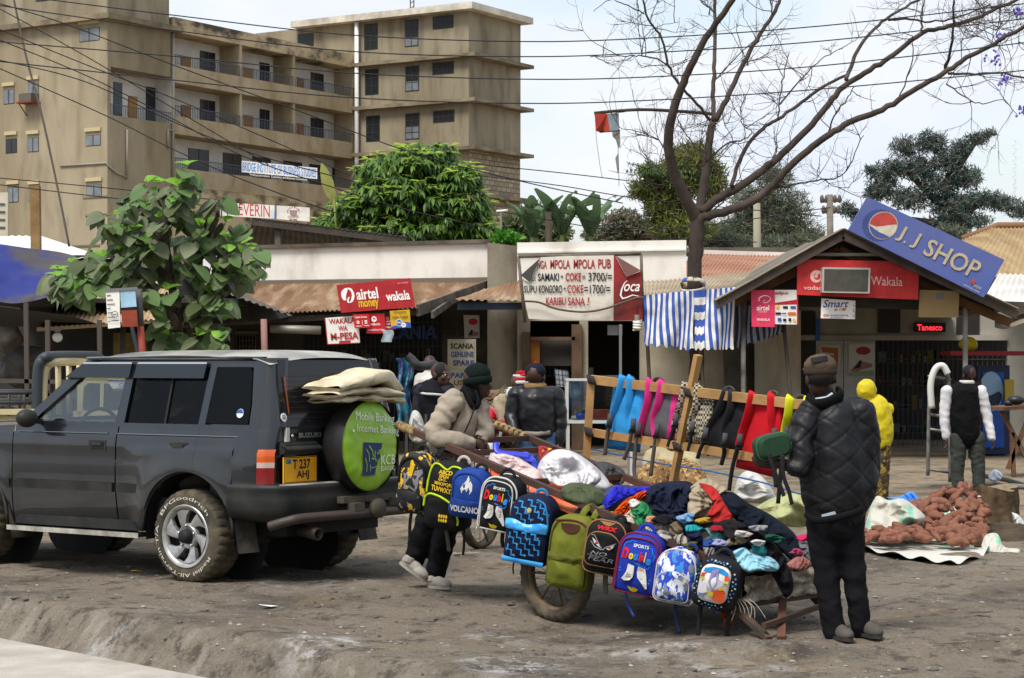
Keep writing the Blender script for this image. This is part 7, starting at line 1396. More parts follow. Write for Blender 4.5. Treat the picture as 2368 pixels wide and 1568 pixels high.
tro=cloth('trouser_black','#17171b'); solid('trousers',tr,tro,mn,.012,2,amp=.016,fs=5.,seed=5.)
sm_,so_=cloth('shoe_grey','#57534f'),M('sole_dark',(.03,.028,.026),.8)
gA,gB=J(1924,1484,Ym,.08),J(1985,1484,Ym,.1); gA.z=gz(gA.x,gA.y); gB.z=gz(gB.x,gB.y)
shoe(mn,gA,gA+V((.07,-.26,-.0)),.10,sm_,so_); shoe(mn,gB,gB+V((.09,-.25,0)),.10,sm_,so_)
cp=MB(True); cp.ell(c+V((0,-.0,.062)),(.098,.115,.078),22,12); cp.ell(c+V((-.02,.125,.045)),(.075,.06,.014),16,8); cm=cloth('cap_brown','#57493b',v=.6); co=solid('cap',cp,cm,mn,.008,2,amp=.006,fs=14.)
cp=MB(True); cp.tube([c+V((.092*cos(a),.109*sin(a),.032))for a in[2*pi*i/24 for i in range(25)]],[(.020,.008)]*25,8); cp.build('cap_band',cloth('cap_band','#3d332a'),co,world=True); cp=MB(True); cp.grid(lambda u,v:c+V((-.07+.10*u,-.10+.02*v-.015*sin(pi*u),.085+.03*v+.015*u)),6,3); cp.build('cap_patch',fblack,co,world=True)
hr=MB(True); hr.ell(c+V((0,-.012,.012)),(.086,.102,.072),18,10); hr.build('hair',hairm,mn,world=True)
gb=thing('small_bag',J(1790,1060,Ym,-.14),'small rounded dark green bag held in the left hand of the quilted jacket man','bag',rot=Matrix.Rotation(radians(18),3,'Z')@Matrix.Rotation(radians(-12),3,'Y'))
grn=fabric('bag_green','#24402c'); m=MB(True)
m.grid(lambda u,v:V((.115*math.copysign(abs(cos(2*pi*u))**.6,cos(2*pi*u))*(1-.25*abs(2*v-1)**4),.06*(2*v-1),.075+.075*math.copysign(abs(sin(2*pi*u))**.6,sin(2*pi*u))*(1-.25*abs(2*v-1)**4))),36,12,cu=True)
for y in(-.06,.06):m.add([V((.086*math.copysign(abs(cos(a))**.6,cos(a)),y,.075+.056*math.copysign(abs(sin(a))**.6,sin(a))))for a in[2*pi*i/36 for i in range(36)]],[tuple(range(36))])
bo=m.build('body',grn,gb,auto=60); m=MB(True); m.tube([V((.112*math.copysign(abs(cos(a))**.6,cos(a)),-.032,.075+.073*math.copysign(abs(sin(a))**.6,sin(a))))for a in[2*pi*i/36 for i in range(37)]],.0045,6); m.build('piping',fabric('bag_green2','#3d6b48'),bo)
for pts in([(-.06,-.07,.05),(-.05,-.08,-.06),(-.03,-.08,-.16),(-.02,-.08,-.22)],[(.02,-.08,.02),(.0,-.085,-.1),(.015,-.085,-.2),(.02,-.08,-.28)]):m=MB(True); q=spline(pts,5); m.tube(q,[(.004,.013)]*len(q),8,up=(0,1,0)); m.build('strap',web,gb)
Yc=14.75
cmn=thing('person',V(((1000-CX)/FPX*15.1,15.1,gz(-.58,15.1))),'man in a beige fleece and dark green knitted hat leaning on the cart handle','person')
c=J(1104,884,Yc,.02); b=MB(True); rot=head(b,c,yaw=118,tilt=0,s=1.0)
limb(b,[J(1097,895,Yc,.02),J(1082,940,Yc,.03),J(1040,1000,Yc,.05),J(1015,1090,Yc,.15)],[.055,.062,.11,.11])
w1,w2=J(1086,1024,Yc,-.10),J(1108,1010,Yc,-.03)
limb(b,[J(1052,945,Yc,-.1),J(1020,1030,Yc,-.16),w1],[.05,.045,.03]); limb(b,[J(1100,945,Yc,.15),J(1118,1000,Yc,.10),w2],[.05,.045,.03])
hand(b,w1,(.9,-.1,-.12),(.1,0,1),s=1.0,curl=.9); hand(b,w2,(.55,-.3,-.6),(-.6,0,.6),s=1.0,curl=.7)
limb(b,[J(1010,1100,15.0),J(990,1210,15.05,-.05),J(948,1300,15.1,.1)],[.075,.055,.04]); limb(b,[J(1035,1100,15.0),J(1028,1220,15.0),J(1004,1325,15.1)],[.075,.055,.04])
solid('body',b,skin,cmn,.008,1); face_bits(cmn,c,rot)
fl_m=cloth('fleece','#9a9080',v=.85,rough=.95)
jk=MB(True)
limb(jk,[J(1088,918,Yc,.03),J(1070,945,Yc,.03),J(1050,990,Yc,.04),J(1036,1040,Yc,.08),J(1024,1085,Yc,.12)],[.075,.135,.16,.155,.15],18)
jk.ell(J(1052,935,Yc,-.05),(.085,.09,.09)); jk.ell(J(1098,938,Yc,.10),(.08,.08,.085))
jo=solid('jacket',jk,fl_m,cmn,.010,2,amp=.016,fs=4.5,seed=9.)
def sleeve_folds(p):return .006*sin(p.x*38+p.z*52+4*fbm((p.x*5,p.y*5,p.z*5),2))+.004
for pts,rs in(([J(1046,928,Yc,-.09),J(1022,968,Yc,-.14),J(1004,1006,Yc,-.17),J(1040,1018,Yc,-.19),J(1088,1024,Yc,-.12)],[.085,.078,.072,.06,.046]),([J(1102,935,Yc,.08),J(1114,972,Yc,.06),J(1122,1000,Yc,.03),J(1112,1014,Yc,-.02)],[.078,.068,.058,.044])):
 sv=MB(True); limb(sv,pts,rs,14); solid('sleeve',sv,fl_m,jo,.009,1,disp=sleeve_folds,amp=.012,fs=6.,seed=4.)
m=MB(True); limb(m,[J(1090,905,Yc,.02),J(1084,925,Yc,.02)],[.078,.098],14); m.tube(spline([J(1072,898,Yc,-.07),J(1084,925,Yc,-.12),J(1097,944,Yc,-.13),J(1106,930,Yc,-.11),J(1100,905,Yc,-.06)],5),[(.025,.012)]*21,8); m.build('collar',cloth('rib_black'),jo,world=True)
m=MB(True); m.tube(spline([J(1097,942,Yc,-.155),J(1088,970,Yc,-.165),J(1074,1000,Yc,-.15)],5),.005,5); m.build('zip',fblack,jo,world=True)
tr=MB(True); limb(tr,[J(1018,1080,14.95),J(1002,1170,15.0),J(980,1235,15.05),J(956,1298,15.1,.05)],[.13,.11,.085,.075],16); limb(tr,[J(1038,1080,14.95),J(1036,1180,15.0),J(1026,1250,15.0),J(1008,1322,15.1)],[.13,.11,.085,.075],16)
solid('trousers',tr,tro,cmn,.012,2,amp=.02,fs=5.,seed=2.)
shw=cloth('shoe_white','#a5a097',v=.7); h1,t1=J(924,1303,15.1),J(984,1345,15.1,-.05); shoe(cmn,h1,t1,.088,shw,M('sole_pale',hx('#8f8a80'),.8)); g2=J(990,1350,15.1); g2.z=gz(g2.x,15.0)+.004; shoe(cmn,g2,g2+V((.17,-.15,0)),.088,shw,M('sole_pale'))
m=MB(True); m.ell(c+V((0,0,.052)),(.098,.105,.088),20,12); bo=solid('knitted_hat',m,cloth('hat_green','#0f1a17',rough=.95),cmn,.008,1,amp=.006,fs=16.); m=MB(True); m.tube([c+V((.094*cos(a),.102*sin(a),.012+.012*cos(a)))for a in[2*pi*i/24 for i in range(25)]],[(.028,.013)]*25,8); m.build('hat_cuff',cloth('hat_green'),bo,world=True)
def person(label,Y,hd,yaw,torso,tr_,arms,legs,top,bottom,feet_px,hat=None,sk=skin2,vox=.014,hs=1.0,sleeve=None,long=None,hands=None,tamp=.016,base=None):
 "torso: [(px, py, radius)], arms: lists of (px, py, dy); legs: lists of (px, py); all at distance Y"
 bz=base if base is not None else 0.
 r=thing('person',V(((feet_px-CX)/FPX*Y,Y,bz)),label,'person'); c=J(*hd,Y); b=MB(True); rot=head(b,c,yaw=yaw,s=hs)
 limb(b,[c+V((0,.02,-.04)),J(torso[0][0],torso[0][1],Y,.02)]+[J(x,y,Y,.02)for x,y,_ in torso[1:]],[.052*hs,.055]+[q*.7 for _,_,q in torso[1:]])
 for i,a in enumerate(arms):
  pts=[J(x,y,Y,dy)for x,y,dy in a]; limb(b,pts,[.045,.04,.028]); d=pts[-1]-pts[-2]; hand(b,pts[-1],d,(0,-1,.1)if abs(d.z)>abs(d.x)else(0,-.3,1),s=1.05,curl=.5)
 for l in legs:limb(b,[J(x,y,Y)for x,y in l],[.07,.05,.038][:len(l)]if len(l)<4 else[.07]*len(l))
 solid('body',b,sk,r,.011,1)
 face_bits(r,c,rot,hs)
 t=MB(True); limb(t,[J(x,y,Y,.02)for x,y,_ in torso],[q for _,_,q in torso],16)
 for sx in(-1,1):t.ell(J(torso[1][0],torso[1][1],Y,.02)+V((sx*torso[1][2]*.72,0,0)),(.095,.085,.085))
 o=t
 sleeve=sleeve or top
 to=solid('top',t,top,r,vox,2,amp=tamp*1.2,fs=4.2,seed=Y*3+hd[0])
 if sleeve:
  for a in arms:s_=MB(True); pts=[J(x,y,Y,dy)for x,y,dy in a]; limb(s_,pts,[.080,.066,.05],12); solid('sleeve',s_,sleeve,to,vox,1,disp=lambda p:.0025*sin(p.z*60+p.x*20+4*fbm((p.x*5,p.y*5,p.z*5),2))+.003,amp=.008,fs=6.)
 if bottom:
  l_=MB(True); x,y,q=torso[-1]
  for l in legs:limb(l_,[J(a,b_,Y)for a,b_ in l],[q*.66,.088,.075][:len(l)],14)
  l_.ell(J(x,y,Y),(q*.95,q*.75,.12)); solid('trousers',l_,bottom,r,vox,2,amp=.016,fs=8.,seed=Y)
 return r,c,rot
navy_v=cloth('vest_navy','#17181f')
r,c,_=person('man in a dark sleeveless vest with a white chest stripe, walking behind the leaning man',20.,(1019,866),55,[(1010,884,.07),(1003,905,.165),(1003,950,.165),(1005,990,.15)],None,[[(975,905,0),(970,945,0),(968,985,-.03)],[(1032,905,0),(1036,945,.05),(1030,985,.1)]],[[(995,1000),(992,1120),(990,1225)],[(1015,1000),(1018,1120),(1022,1225)]],navy_v,tro,1005,sleeve=cloth('tee_purple','#2c2933'))
m=MB(True); m.tube([J(x,y,20.,d)for x,y,d in[(969,908,-.06),(985,911,-.155),(1005,912,-.175),(1025,914,-.155),(1036,915,-.06)]],[(.012,.006)]*5,6); m.build('stripe',fwhite,r,world=True); m=MB(True); m.ell(c+V((0,.015,.03)),(.082,.1,.09)); m.build('hair',hairm,r,world=True)
leather=M('leather_black',hx('#0b0c0f'),.42,var=hx('#14151a'),vs=6,spec=.4); denim=cloth('jeans','#41607f',v=.75)
r,c,_=person('man in black leather jacket, jeans and navy cap, seen from behind',18.5,(1238,872),170,[(1240,893,.08),(1241,915,.175),(1241,960,.185),(1243,1000,.175)],None,[[(1194,915,.02),(1184,965,.0),(1190,1000,-.12)],[(1285,915,.02),(1294,970,0),(1291,1022,-.02)]],[[(1226,1010),(1226,1140),(1222,1265)],[(1260,1010),(1262,1140),(1264,1265)]],leather,denim,1243,hs=1.05,vox=.013,tamp=.011)
m=MB(True); m.tube([c+V((.085*cos(a),.085*sin(a)+.02,-.085))for a in[2*pi*i/20 for i in range(21)]],[(.034,.02)]*21,8); m.build('collar',cloth('fur_tan','#8a6e4a',rough=.95),r,world=True)
m=MB(True); m.ell(c+V((0,.0,.045)),(.094,.108,.085)); ho=m.build('cap',cloth('cap_navy','#1b1d29'),r,world=True); m=MB(True); m.ell(c+V((-.085,.07,.02)),(.055,.07,.012)); m.ell(c+V((0,0,.128)),.012); m.build('brim',cloth('cap_red','#c4232c'),ho,world=True)
m=MB(True); m.tube([J(1212,1002,18.5,-.12),J(1243,1004,18.5,-.17),J(1272,1000,18.5,-.12)],[(.02,.01)]*3,6); m.build('waistband',cloth('knit_grey','#8f897e'),r,world=True)
cream_j=cloth('jacket_cream','#a2967e')
r,c,_=person('motorbike rider in a cream jacket and a red and white striped knitted hat',19.1,(1206,892),120,[(1200,910,.07),(1190,935,.16),(1186,970,.17),(1190,1010,.16)],None,[[(1166,930,-.05),(1160,975,-.1),(1185,1002,-.2)],[(1205,935,.1),(1200,980,.1),(1170,1000,.15)]],[[(1180,1010),(1160,1060),(1165,1160)],[(1200,1010),(1190,1060),(1195,1160)]],cream_j,tro,1190)
for i,mt in enumerate(('red','white','red','white','navy')):
 m=MB(True); z=.118-.028*i; q=sqrt(max(.05,1-((z-.03)/.105)**2)); m.lathe([(.098*q*.96,z-.014),(.101*q,z),(.098*q*.96,z+.014)],c,n=20)
 if i==0:m.ell(c+V((0,0,.122)),(.04,.04,.018))
 m.build('hat_stripe',{'red':cloth('knit_red','#b3202d'),'white':cloth('knit_white','#d3cfc8'),'navy':cloth('knit_navy','#232538')}[mt],r,world=True)
m=MB(True); m.tube(spline([J(1178,905,19.1,-.10),J(1185,915,19.1,-.15),J(1198,922,19.1,-.12),J(1205,912,19.1,-.05)],5),[.05]*16,10); m.build('scarf',patch_mat('scarf_print','#c9c8c4',['#1d1e26'],55,None,.5),r,world=True)
r,c,_=person('man in a black pullover with white sleeves near the metal stand',27.,(2241,866),190,[(2233,884,.08),(2230,905,.19),(2230,960,.20),(2236,1008,.18)],None,[[(2190,905,0),(2184,960,0),(2188,1010,-.02)],[(2268,905,0),(2282,960,0),(2293,1012,-.04)]],[[(2218,1015),(2214,1080),(2216,1142)],[(2258,1015),(2262,1080),(2264,1142)]],cloth('pullover','#0f0f12'),cloth('trouser_grey','#3d403c'),2240,sleeve=cloth('sleeve_white','#d3d3d6'),vox=.016)
m=MB(True); m.tube([c+V((.09*cos(a)-.03,.09*sin(a),-.10))for a in[2*pi*i/16 for i in range(17)]],[(.025,.012)]*17,6); m.build('collar',fwhite,r,world=True); m=MB(True); m.ell(c+V((0,0,.035)),(.09,.105,.09)); m.build('hat',cloth('hat_dark','#26252b'),r,world=True)
for x in(2218,2264):q=J(x,1142,27.); q.z=gz(q.x,27.)+.0; shoe(r,q+V((0,.08,0)),q+V((.03,-.18,0)),.1,sm_,so_)
ylm=M('yellow_cloth',hx('#c9b90f'),.6,var=hx('#b09e0a'),vs=4,bump=.1,bs=60)
r,c,_=person('woman in a bright yellow headscarf and cape standing beyond the quilted jacket man',25.,(2004,902),150,[(2010,925,.10),(2022,945,.19),(2028,990,.20),(2032,1015,.17)],None,[[(2045,950,0),(2050,990,0),(2042,1030,0)]],[[(2022,1020),(2020,1090),(2018,1150)],[(2040,1020),(2040,1090),(2040,1150)]],ylm,patch_mat('skirt_print','#4a3a22',['#2a2016','#8a722a'],16),2030,vox=.016)
m=MB(True); m.ell(c+V((0,0,.0)),(.122,.13,.135)); m.ell(c+V((.02,.02,-.10)),(.11,.11,.08)); solid('headscarf',m,ylm,r,.014,2,amp=.008,fs=9.); m=MB(True); m.ell(J(2042,1028,25.,-.02),(.05,.05,.085)); m.build('cuff',fwhite,r,world=True)
crm=cloth('blouse_cream','#b0a583')
r,c,_=person('seated woman in a cream top and brown dotted skirt, behind the timber rack',16.6,(1552,1010),10,[(1552,1038,.07),(1552,1058,.165),(1552,1090,.17),(1552,1112,.17)],None,[[(1510,1062,-.02),(1504,1098,-.10),(1532,1104,-.28)],[(1596,1062,-.02),(1602,1098,-.10),(1575,1104,-.28)]],[[(1535,1118),(1500,1130),(1492,1180)],[(1570,1118),(1600,1130),(1605,1180)]],crm,None,1552,vox=.013)
m=MB(True)
for x in(1510,1596):limb(m,[J(1552,1112,16.6,0),J(x,1106,16.6,-.32),J(x,1175,16.6,-.36)],[.17,.125,.14],14)
m.ell(J(1552,1125,16.6,-.2),(.2,.22,.10)); solid('skirt',m,patch_mat('dot_skirt','#7a5a32',['#33241a','#a98a55'],30,None,.58),r,.014,2,amp=.012,fs=8.)
m=MB(True); m.ell(c+V((0,.01,.03)),(.09,.105,.10)); m.build('headwrap',cloth('wrap_brown','#6a4a2c'),r,world=True)
m=MB(True); m.ab(J(1520,1182,16.6,0)+V((0,0,0)),J(1585,1128,16.6,.3)); tag(m.build('stool',plank,loc=J(1552,1182,16.6)),'low wooden stool under the seated woman behind the rack','stool')
m=MB(True); m.ell(J(1552,1103,16.6,-.33),(.03,.03,.025)); tag(m.build('tomato',M('tomato_red',hx('#b5231a'),.3),loc=J(1552,1103,16.6,-.33)),'small red fruit in the hands of the seated woman','fruit')
r,c,_=person('man in a white shirt in the shade of the shop behind the vest man',27.,(995,843),160,[(995,860,.07),(995,878,.17),(995,920,.18),(995,950,.16)],None,[[(972,880,0),(968,920,0),(972,955,0)],[(1018,880,0),(1022,920,0),(1018,955,0)]],[[(985,960),(985,1060),(985,1130)],[(1005,960),(1005,1060),(1005,1130)]],cloth('shirt_white','#c2c0bb'),tro,995,vox=.018)
# ----------------------------------------------------------
def leafm(name,c,v=.7,rough=.5,tr=.25):
 if name in MATS:return MATS[name]
 m=M(name,hx(c),rough,var=tuple(x*v for x in hx(c)),vs=3,spec=.3); n=m.node_tree; B=n.nodes['Principled BSDF']; t=n.nodes.new('ShaderNodeBsdfTranslucent'); x=n.nodes.new('ShaderNodeMixShader'); x.inputs[0].default_value=tr; t.inputs[0].default_value=(*[min(1,q*1.6)for q in hx(c)],1)
 n.links.new(B.outputs[0],x.inputs[1]); n.links.new(t.outputs[0],x.inputs[2]); n.links.new(x.outputs[0],n.nodes['Material Output'].inputs[0]); return m
bark=M('bark_dark',hx('#4a4039'),.95,var=hx('#2f2823'),vs=6,vd=7,bump=.6,bs=22,stretch=(1,1,.3),var2=hx('#6f655a'),vs2=3,amt2=.4)
bark2=M('bark_brown',hx('#50453a'),.95,var=hx('#352c25'),vs=5,vd=6,bump=.4,bs=22,stretch=(1,1,.3))
def leaf(mb,base,d,n,l,w,kind=0,cup=.25,droop=.25):
 "leaf from base along d, face towards n"
 d=d.normalized(); s_=d.cross(n); s_=s_.normalized()if s_.length>1e-4 else d.orthogonal().normalized(); n=s_.cross(d)
 if kind==0:prof=[(-.02,.0),(-.10,.33),(.08,.52),(.36,.55),(.66,.40),(.88,.17),(1.0,0)]
 else:prof=[(0,.06),(.2,.38),(.5,.5),(.8,.30),(1.0,0)]
 vs=[]; fs=[]
 for t,q in prof:
  c=base+d*(l*t)-n*(droop*l*t*t)
  vs+=[c+s_*(w*q)+n*(cup*w*q),c,c-s_*(w*q)+n*(cup*w*q)]
 for i in range(len(prof)-1):
  a=i*3; fs+=[(a,a+1,a+4,a+3),(a+1,a+2,a+5,a+4)]
 mb.add(vs,fs,True)
def rv():return V((R.gauss(0,1),R.gauss(0,1),R.gauss(0,1))).normalized()
R.seed(11)
YL=24.0; lt=thing('broadleaf_tree',P(440,1000,YL),'leafy tree with big dusty drooping leaves and bright shoots in front of the dark stalls','tree')
m=MB(True)
stems=[[(430,1010),(428,900),(415,790),(400,680),(385,560),(380,450)],[(425,860),(440,760),(455,660),(470,560),(480,480)],[(412,760),(370,690),(310,640),(240,620),(180,640)],[(400,660),(340,590),(290,560),(250,580)],[(445,720),(500,640),(550,600),(590,580)],[(470,560),(500,510),(505,480)],[(385,570),(330,490),(270,470)],[(430,820),(470,770),(500,760)]]
nodes=[]
for i,st in enumerate(stems):
 q=spline([P(x,y,YL+.35*sin(i*2+j))for j,(x,y)in enumerate(st)],5); r0=.085 if i==0 else .045; m.tube(q,[r0*(1-.75*k/len(q))for k in range(len(q))],7); nodes+=q
m.build('trunk',bark2,lt,world=True)
lo=[leafm('leaf_dusty','#6d7657'),leafm('leaf_mid','#5f7a48'),leafm('leaf_bright','#7fae3a',tr=.35),leafm('leaf_deep','#4f5a36')]
crown=MB(True)
blobs=[(385,470,105,70),(465,480,45,50),(290,500,60,55),(420,560,140,60),(240,600,65,42),(190,640,65,55),(330,640,90,55),(540,570,62,60),(470,650,100,60),(430,740,70,55),(560,610,40,50),(465,790,60,30),(160,690,30,35),(520,655,40,45),(300,560,60,40),(150,640,40,40),(250,500,30,30),(440,420,60,30),(580,560,25,40),(520,760,22,35)]
for bx,by,rx,ry in blobs:
 for k in range(int(rx*ry/300)):
  while True:
   u,v=R.uniform(-1,1),R.uniform(-1,1)
   if u*u+v*v<1:break
  px,py=bx+u*rx,by+v*ry; Y=YL+R.uniform(-.6,.6); c=P(px,py,Y)
  for j in range(R.randint(3,6)):
   a=R.uniform(0,6.28); out=V((cos(a),sin(a),-.25-.5*R.random())); out.y-=.3; l=R.choice((.10,.14,.18,.22,.25))*R.uniform(.85,1.1); crown.m=R.choice([0,0,1,1,3])if v>-.5 or R.random()<.6 else 1
   n_=V((out.x*.4,-.75+.3*R.random(),.75)); leaf(crown,c+out*.05,out+V((0,0,-.5*R.random()-.1)),n_+rv()*.4,l,l*.86,0,.12,.15)
  if R.random()<.45:
   for j in range(3):a=R.uniform(0,6.28); crown.m=2; out=V((cos(a),sin(a)-.3,.5+.5*R.random())); leaf(crown,c+V((0,-.05,.06)),out,rv()*.4+V((0,-.6,.7)),R.uniform(.08,.15),R.uniform(.06,.1),0,.3,.5)
crown.build('crown',lo,lt,world=True)
R.seed(21)
YMG=62.0; mg=thing('mango_tree',P(960,840,YMG),'dense rounded green mango tree with drooping leaves beside the apartment tower','tree')
m=MB(True); m.tube([P(960,880,YMG),P(962,640,YMG),P(950,520,YMG),P(960,400,YMG)],[.35,.3,.2,.06],8)
for i in range(9):a=i*.7; m.tube([P(960,600-i*14,YMG),P(960+130*cos(a)*(1-i*.03),520-i*14,YMG+2.2*sin(a))],[.14,.04],6)
m.build('trunk',bark2,mg,world=True)
gm=[leafm('mango_a','#456422'),leafm('mango_b','#628534',tr=.3),leafm('mango_c','#1f3a17'),leafm('mango_new','#98ad45',tr=.35),leafm('mango_dry','#b08a2a'),leafm('mango_pale','#a9b58a')]
crown=MB(True)
for bx,by,rx,ry,dep in[(970,375,75,52,2.0),(885,400,70,50,2.0),(1050,410,70,45,2.0),(930,450,130,60,2.8),(1060,470,75,50,2.2),(830,480,75,45,1.8),(960,520,180,45,2.8),(800,525,75,35,1.6),(1090,525,60,40,1.8),(770,520,45,28,1.),(900,540,120,30,2.),(1020,350,40,25,1.2),(1125,540,35,25,1.)]:
 for k in range(int(rx*ry/10)):
  d=rv(); q=R.random()**.33;
  if d.y>.35 and R.random()<.7:d.y=-d.y
  px,py,Y=bx+d.x*rx*q,by-d.z*ry*q,YMG+d.y*dep*q; c=P(px,py,Y); up=-(py-by)/ry
  new=q>.82 and up>-.2 and R.random()<.22
  for j in range(R.randint(5,7)):
   a=R.uniform(0,6.28); out=V((cos(a),sin(a)*.9-.2,(-.9 if not new else .15)+.5*R.random())); crown.m=3 if new else(4 if R.random()<.004 else 5 if(R.random()<.006 and up>.1)else R.choice([0,0,1,1,2])); l=R.uniform(.22,.37); leaf(crown,c,out,V((out.x*.3,-.4,.9)),l,l*.27,1,.2,.35)
crown.build('crown',gm,mg,world=True)
r=thing('shoot',P(775,560,60),'tall yellowing shoot sticking up left of the mango tree','plant'); m=MB(True)
for i,(x0,y0,x1,y1)in enumerate([(772,470,742,372),(770,460,752,430),(775,480,765,440)]):b_=P(x0,y0,60); d=P(x1,y1,60)-b_; leaf(m,b_,d,V((0,-1,.2)),d.length,d.length*.28,1,.2,.1)
m.tube([P(780,560,60),P(772,460,60)],.03,6); m.build('leaf_blade',leafm('leaf_yellow','#8f8f4a'),r,world=True)
R.seed(31)
YJ=35.75; jc=thing('jacaranda_tree',P(1600,1000,YJ),'tall bare jacaranda with long curving dark limbs spreading over the street','tree')
K7=(.8010*.578*1.0,0,0)
def j7(x,y,dy=0.):return P(2200*.578125+x*.46287,y*.46287,YJ+dy)
limbs=[([(735,1900),(728,1600),(722,1330),(735,1180),(735,1080)],38,36,0),([(735,1100),(690,1010),(625,880),(595,760),(600,620),(640,480),(690,360),(760,220),(850,90),(940,-40)],33,13,-.4),([(740,1090),(760,980),(780,830),(805,640),(825,590)],26,17,.4),([(820,600),(815,480),(822,300),(825,120),(820,-60)],13,8,.6),([(828,600),(880,500),(950,350),(1030,200),(1110,80),(1160,-20)],16,8,.2),([(800,600),(735,520),(670,450),(600,350),(560,200),(490,90),(465,0)],9,5,-.3),([(750,1060),(850,985),(950,930),(1090,830),(1180,750),(1310,620),(1400,510),(1470,430),(1600,350),(1720,270),(1860,165),(2000,130),(2130,90),(2260,30),(2400,-30)],24,8,.3),([(755,1085),(860,1060),(1000,1010),(1100,940),(1180,850),(1290,750),(1400,670),(1520,600),(1660,550),(1800,460),(1960,370),(2080,290),(2200,230),(2300,170),(2420,110)],24,9,-.5),([(910,930),(930,850),(990,720),(1080,630),(1140,595),(1260,510),(1370,430),(1480,375)],11,8,.8),([(1480,400),(1520,290),(1570,200),(1660,110),(1750,50),(1880,-20)],11,6,.5),([(1690,100),(1800,95),(1900,110),(2060,80),(2200,20)],7,3,.3),([(1860,160),(1855,80),(1870,0)],6,4,.4),([(1975,350),(2010,200),(2015,60),(2020,-30)],9,4,-.4),([(1990,368),(2120,370),(2240,365),(2400,395)],7,4,-.4),([(1740,500),(1810,300),(1810,180)],4,2,-.2),([(1140,590),(1150,480),(1170,360),(1195,260)],5,2.5,.8),([(1150,520),(1250,400),(1350,300),(1460,240)],5,2,.8),([(1390,670),(1420,580),(1480,500),(1520,430)],5,2,-.3),([(600,340),(550,300),(460,280),(380,280),(200,285)],5,2,-.3),([(460,280),(470,200),(520,140),(640,110)],3,1.2,-.3),([(470,70),(390,30),(300,0),(215,60)],4,1.5,-.3),([(755,1090),(840,1030),(900,980),(1000,910),(1100,870),(1180,740)],5,2,.9),([(1000,960),(1180,930),(1300,905),(1440,885),(1500,820),(1560,680)],6,2,-.6),([(1370,895),(1420,930),(1500,940)],3,1.2,-.6),([(600,900),(540,860),(480,840),(380,810)],4,1.5,-.4),([(590,780),(540,700),(450,660),(350,640)],4,1.5,-.4),([(780,800),(700,700),(640,600),(660,560)],4,1.5,.4),([(760,830),(880,720),(960,700),(1010,660),(960,620),(950,540)],5,2,.5),([(1080,830),(1130,760),(1120,680)],4,2,.3),([(825,400),(880,340),(980,240),(1060,180),(1200,170)],4,1.5,.6),([(1980,420),(2080,490),(2160,520),(2260,500),(2340,580)],4,1.5,-.4),([(990,330),(940,180),(930,100)],3,1.2,.2),([(820,60),(760,10),(720,-20)],5,3,.6),([(1110,70),(1100,-20)],5,4,.2)]
m=MB(True); tips=[]
for pts,r0,r1,dy in limbs:
 n=len(pts); q=spline([j7(x,y,dy*(i/(n-1))*3)for i,(x,y)in enumerate(pts)],5); k=len(q); u=.46287*YJ/FPX
 wob=[p+V((fbm((i*.7,r0,1),2),fbm((i*.7,r0,5),2),fbm((i*.7,r0,9),2)))*.03 for i,p in enumerate(q)]
 m.tube(wob,[u*(r0+(r1-r0)*(i/(k-1))**.8)for i in range(k)],10 if r0>9 else 6)
 for i in range(k):
  if r0<30 and r0+(r1-r0)*i/(k-1)<13:tips.append((q[i],(q[min(i+1,k-1)]-q[max(0,i-1)]).normalized(),r0))
m.build('trunk',bark,jc,world=True)
tw=MB(True)
def twig(p,d,l,r_,depth):
 q=[p]; n=5
 for i in range(n):d=(d+rv()*.28+V((0,0,.06))).normalized(); q.append(q[-1]+d*(l/n))
 tw.tube(q,[r_*(1-.6*i/n)for i in range(n+1)],4,cap=False,sm=False)
 if depth>0:
  for j in range(R.randint(2,4)):k=R.randint(1,n); s_=(d+rv()*.9).normalized(); twig(q[k],s_,l*R.uniform(.45,.7),r_*.6,depth-1)
for p,d,r0 in tips:
 if R.random()<(.11 if r0>6 else .30):twig(p,(d*.5+rv()*.9+V((0,0,.25))).normalized(),R.uniform(.35,1.0),.0085,2)
for i in range(38):
 p=j7(R.uniform(640,900),R.uniform(560,820),R.uniform(-1,1)); twig(p,rv(),R.uniform(.3,.6),.006,2)
for i in range(40):p=j7(R.uniform(2080,2360),R.uniform(20,240),R.uniform(-1,1)); twig(p,rv(),R.uniform(.4,.9),.008,2)
tw.build('twigs',bark,jc,world=True)
fl_=MB(True)
for cx,cy,s_ in[(2250,185,34),(2205,300,50),(2270,400,36),(2362,560,30),(2340,60,20)]:
 for k in range(15):p=j7(cx+R.gauss(0,s_*.5),cy+R.gauss(0,s_*.45),-.5+R.gauss(0,.15)); fl_.ell(p,(.022,.022,.03),6,4,rot=Matrix.Rotation(R.random()*3,3,'X'))
fl_.build('blossoms',M('jacaranda_violet',hx('#5a48b0'),.7,var=hx('#7a66cf'),vs=9),jc,world=True)
m=MB(True); m.tube(spline([j7(835,572,.1),j7(700,560,0),j7(480,548,-.2),j7(330,555,-.3),j7(220,566,-.3)],5),.028,7)
fp=thing('flag_pole',j7(835,572,.1),'thin bent pole tied to the jacaranda and reaching out sideways','pole'); m.build('pole',bark,fp,world=True)
fg=thing('flag',j7(285,570,-.3),'torn red, white and grey flag hanging in tatters from the bent pole','flag')
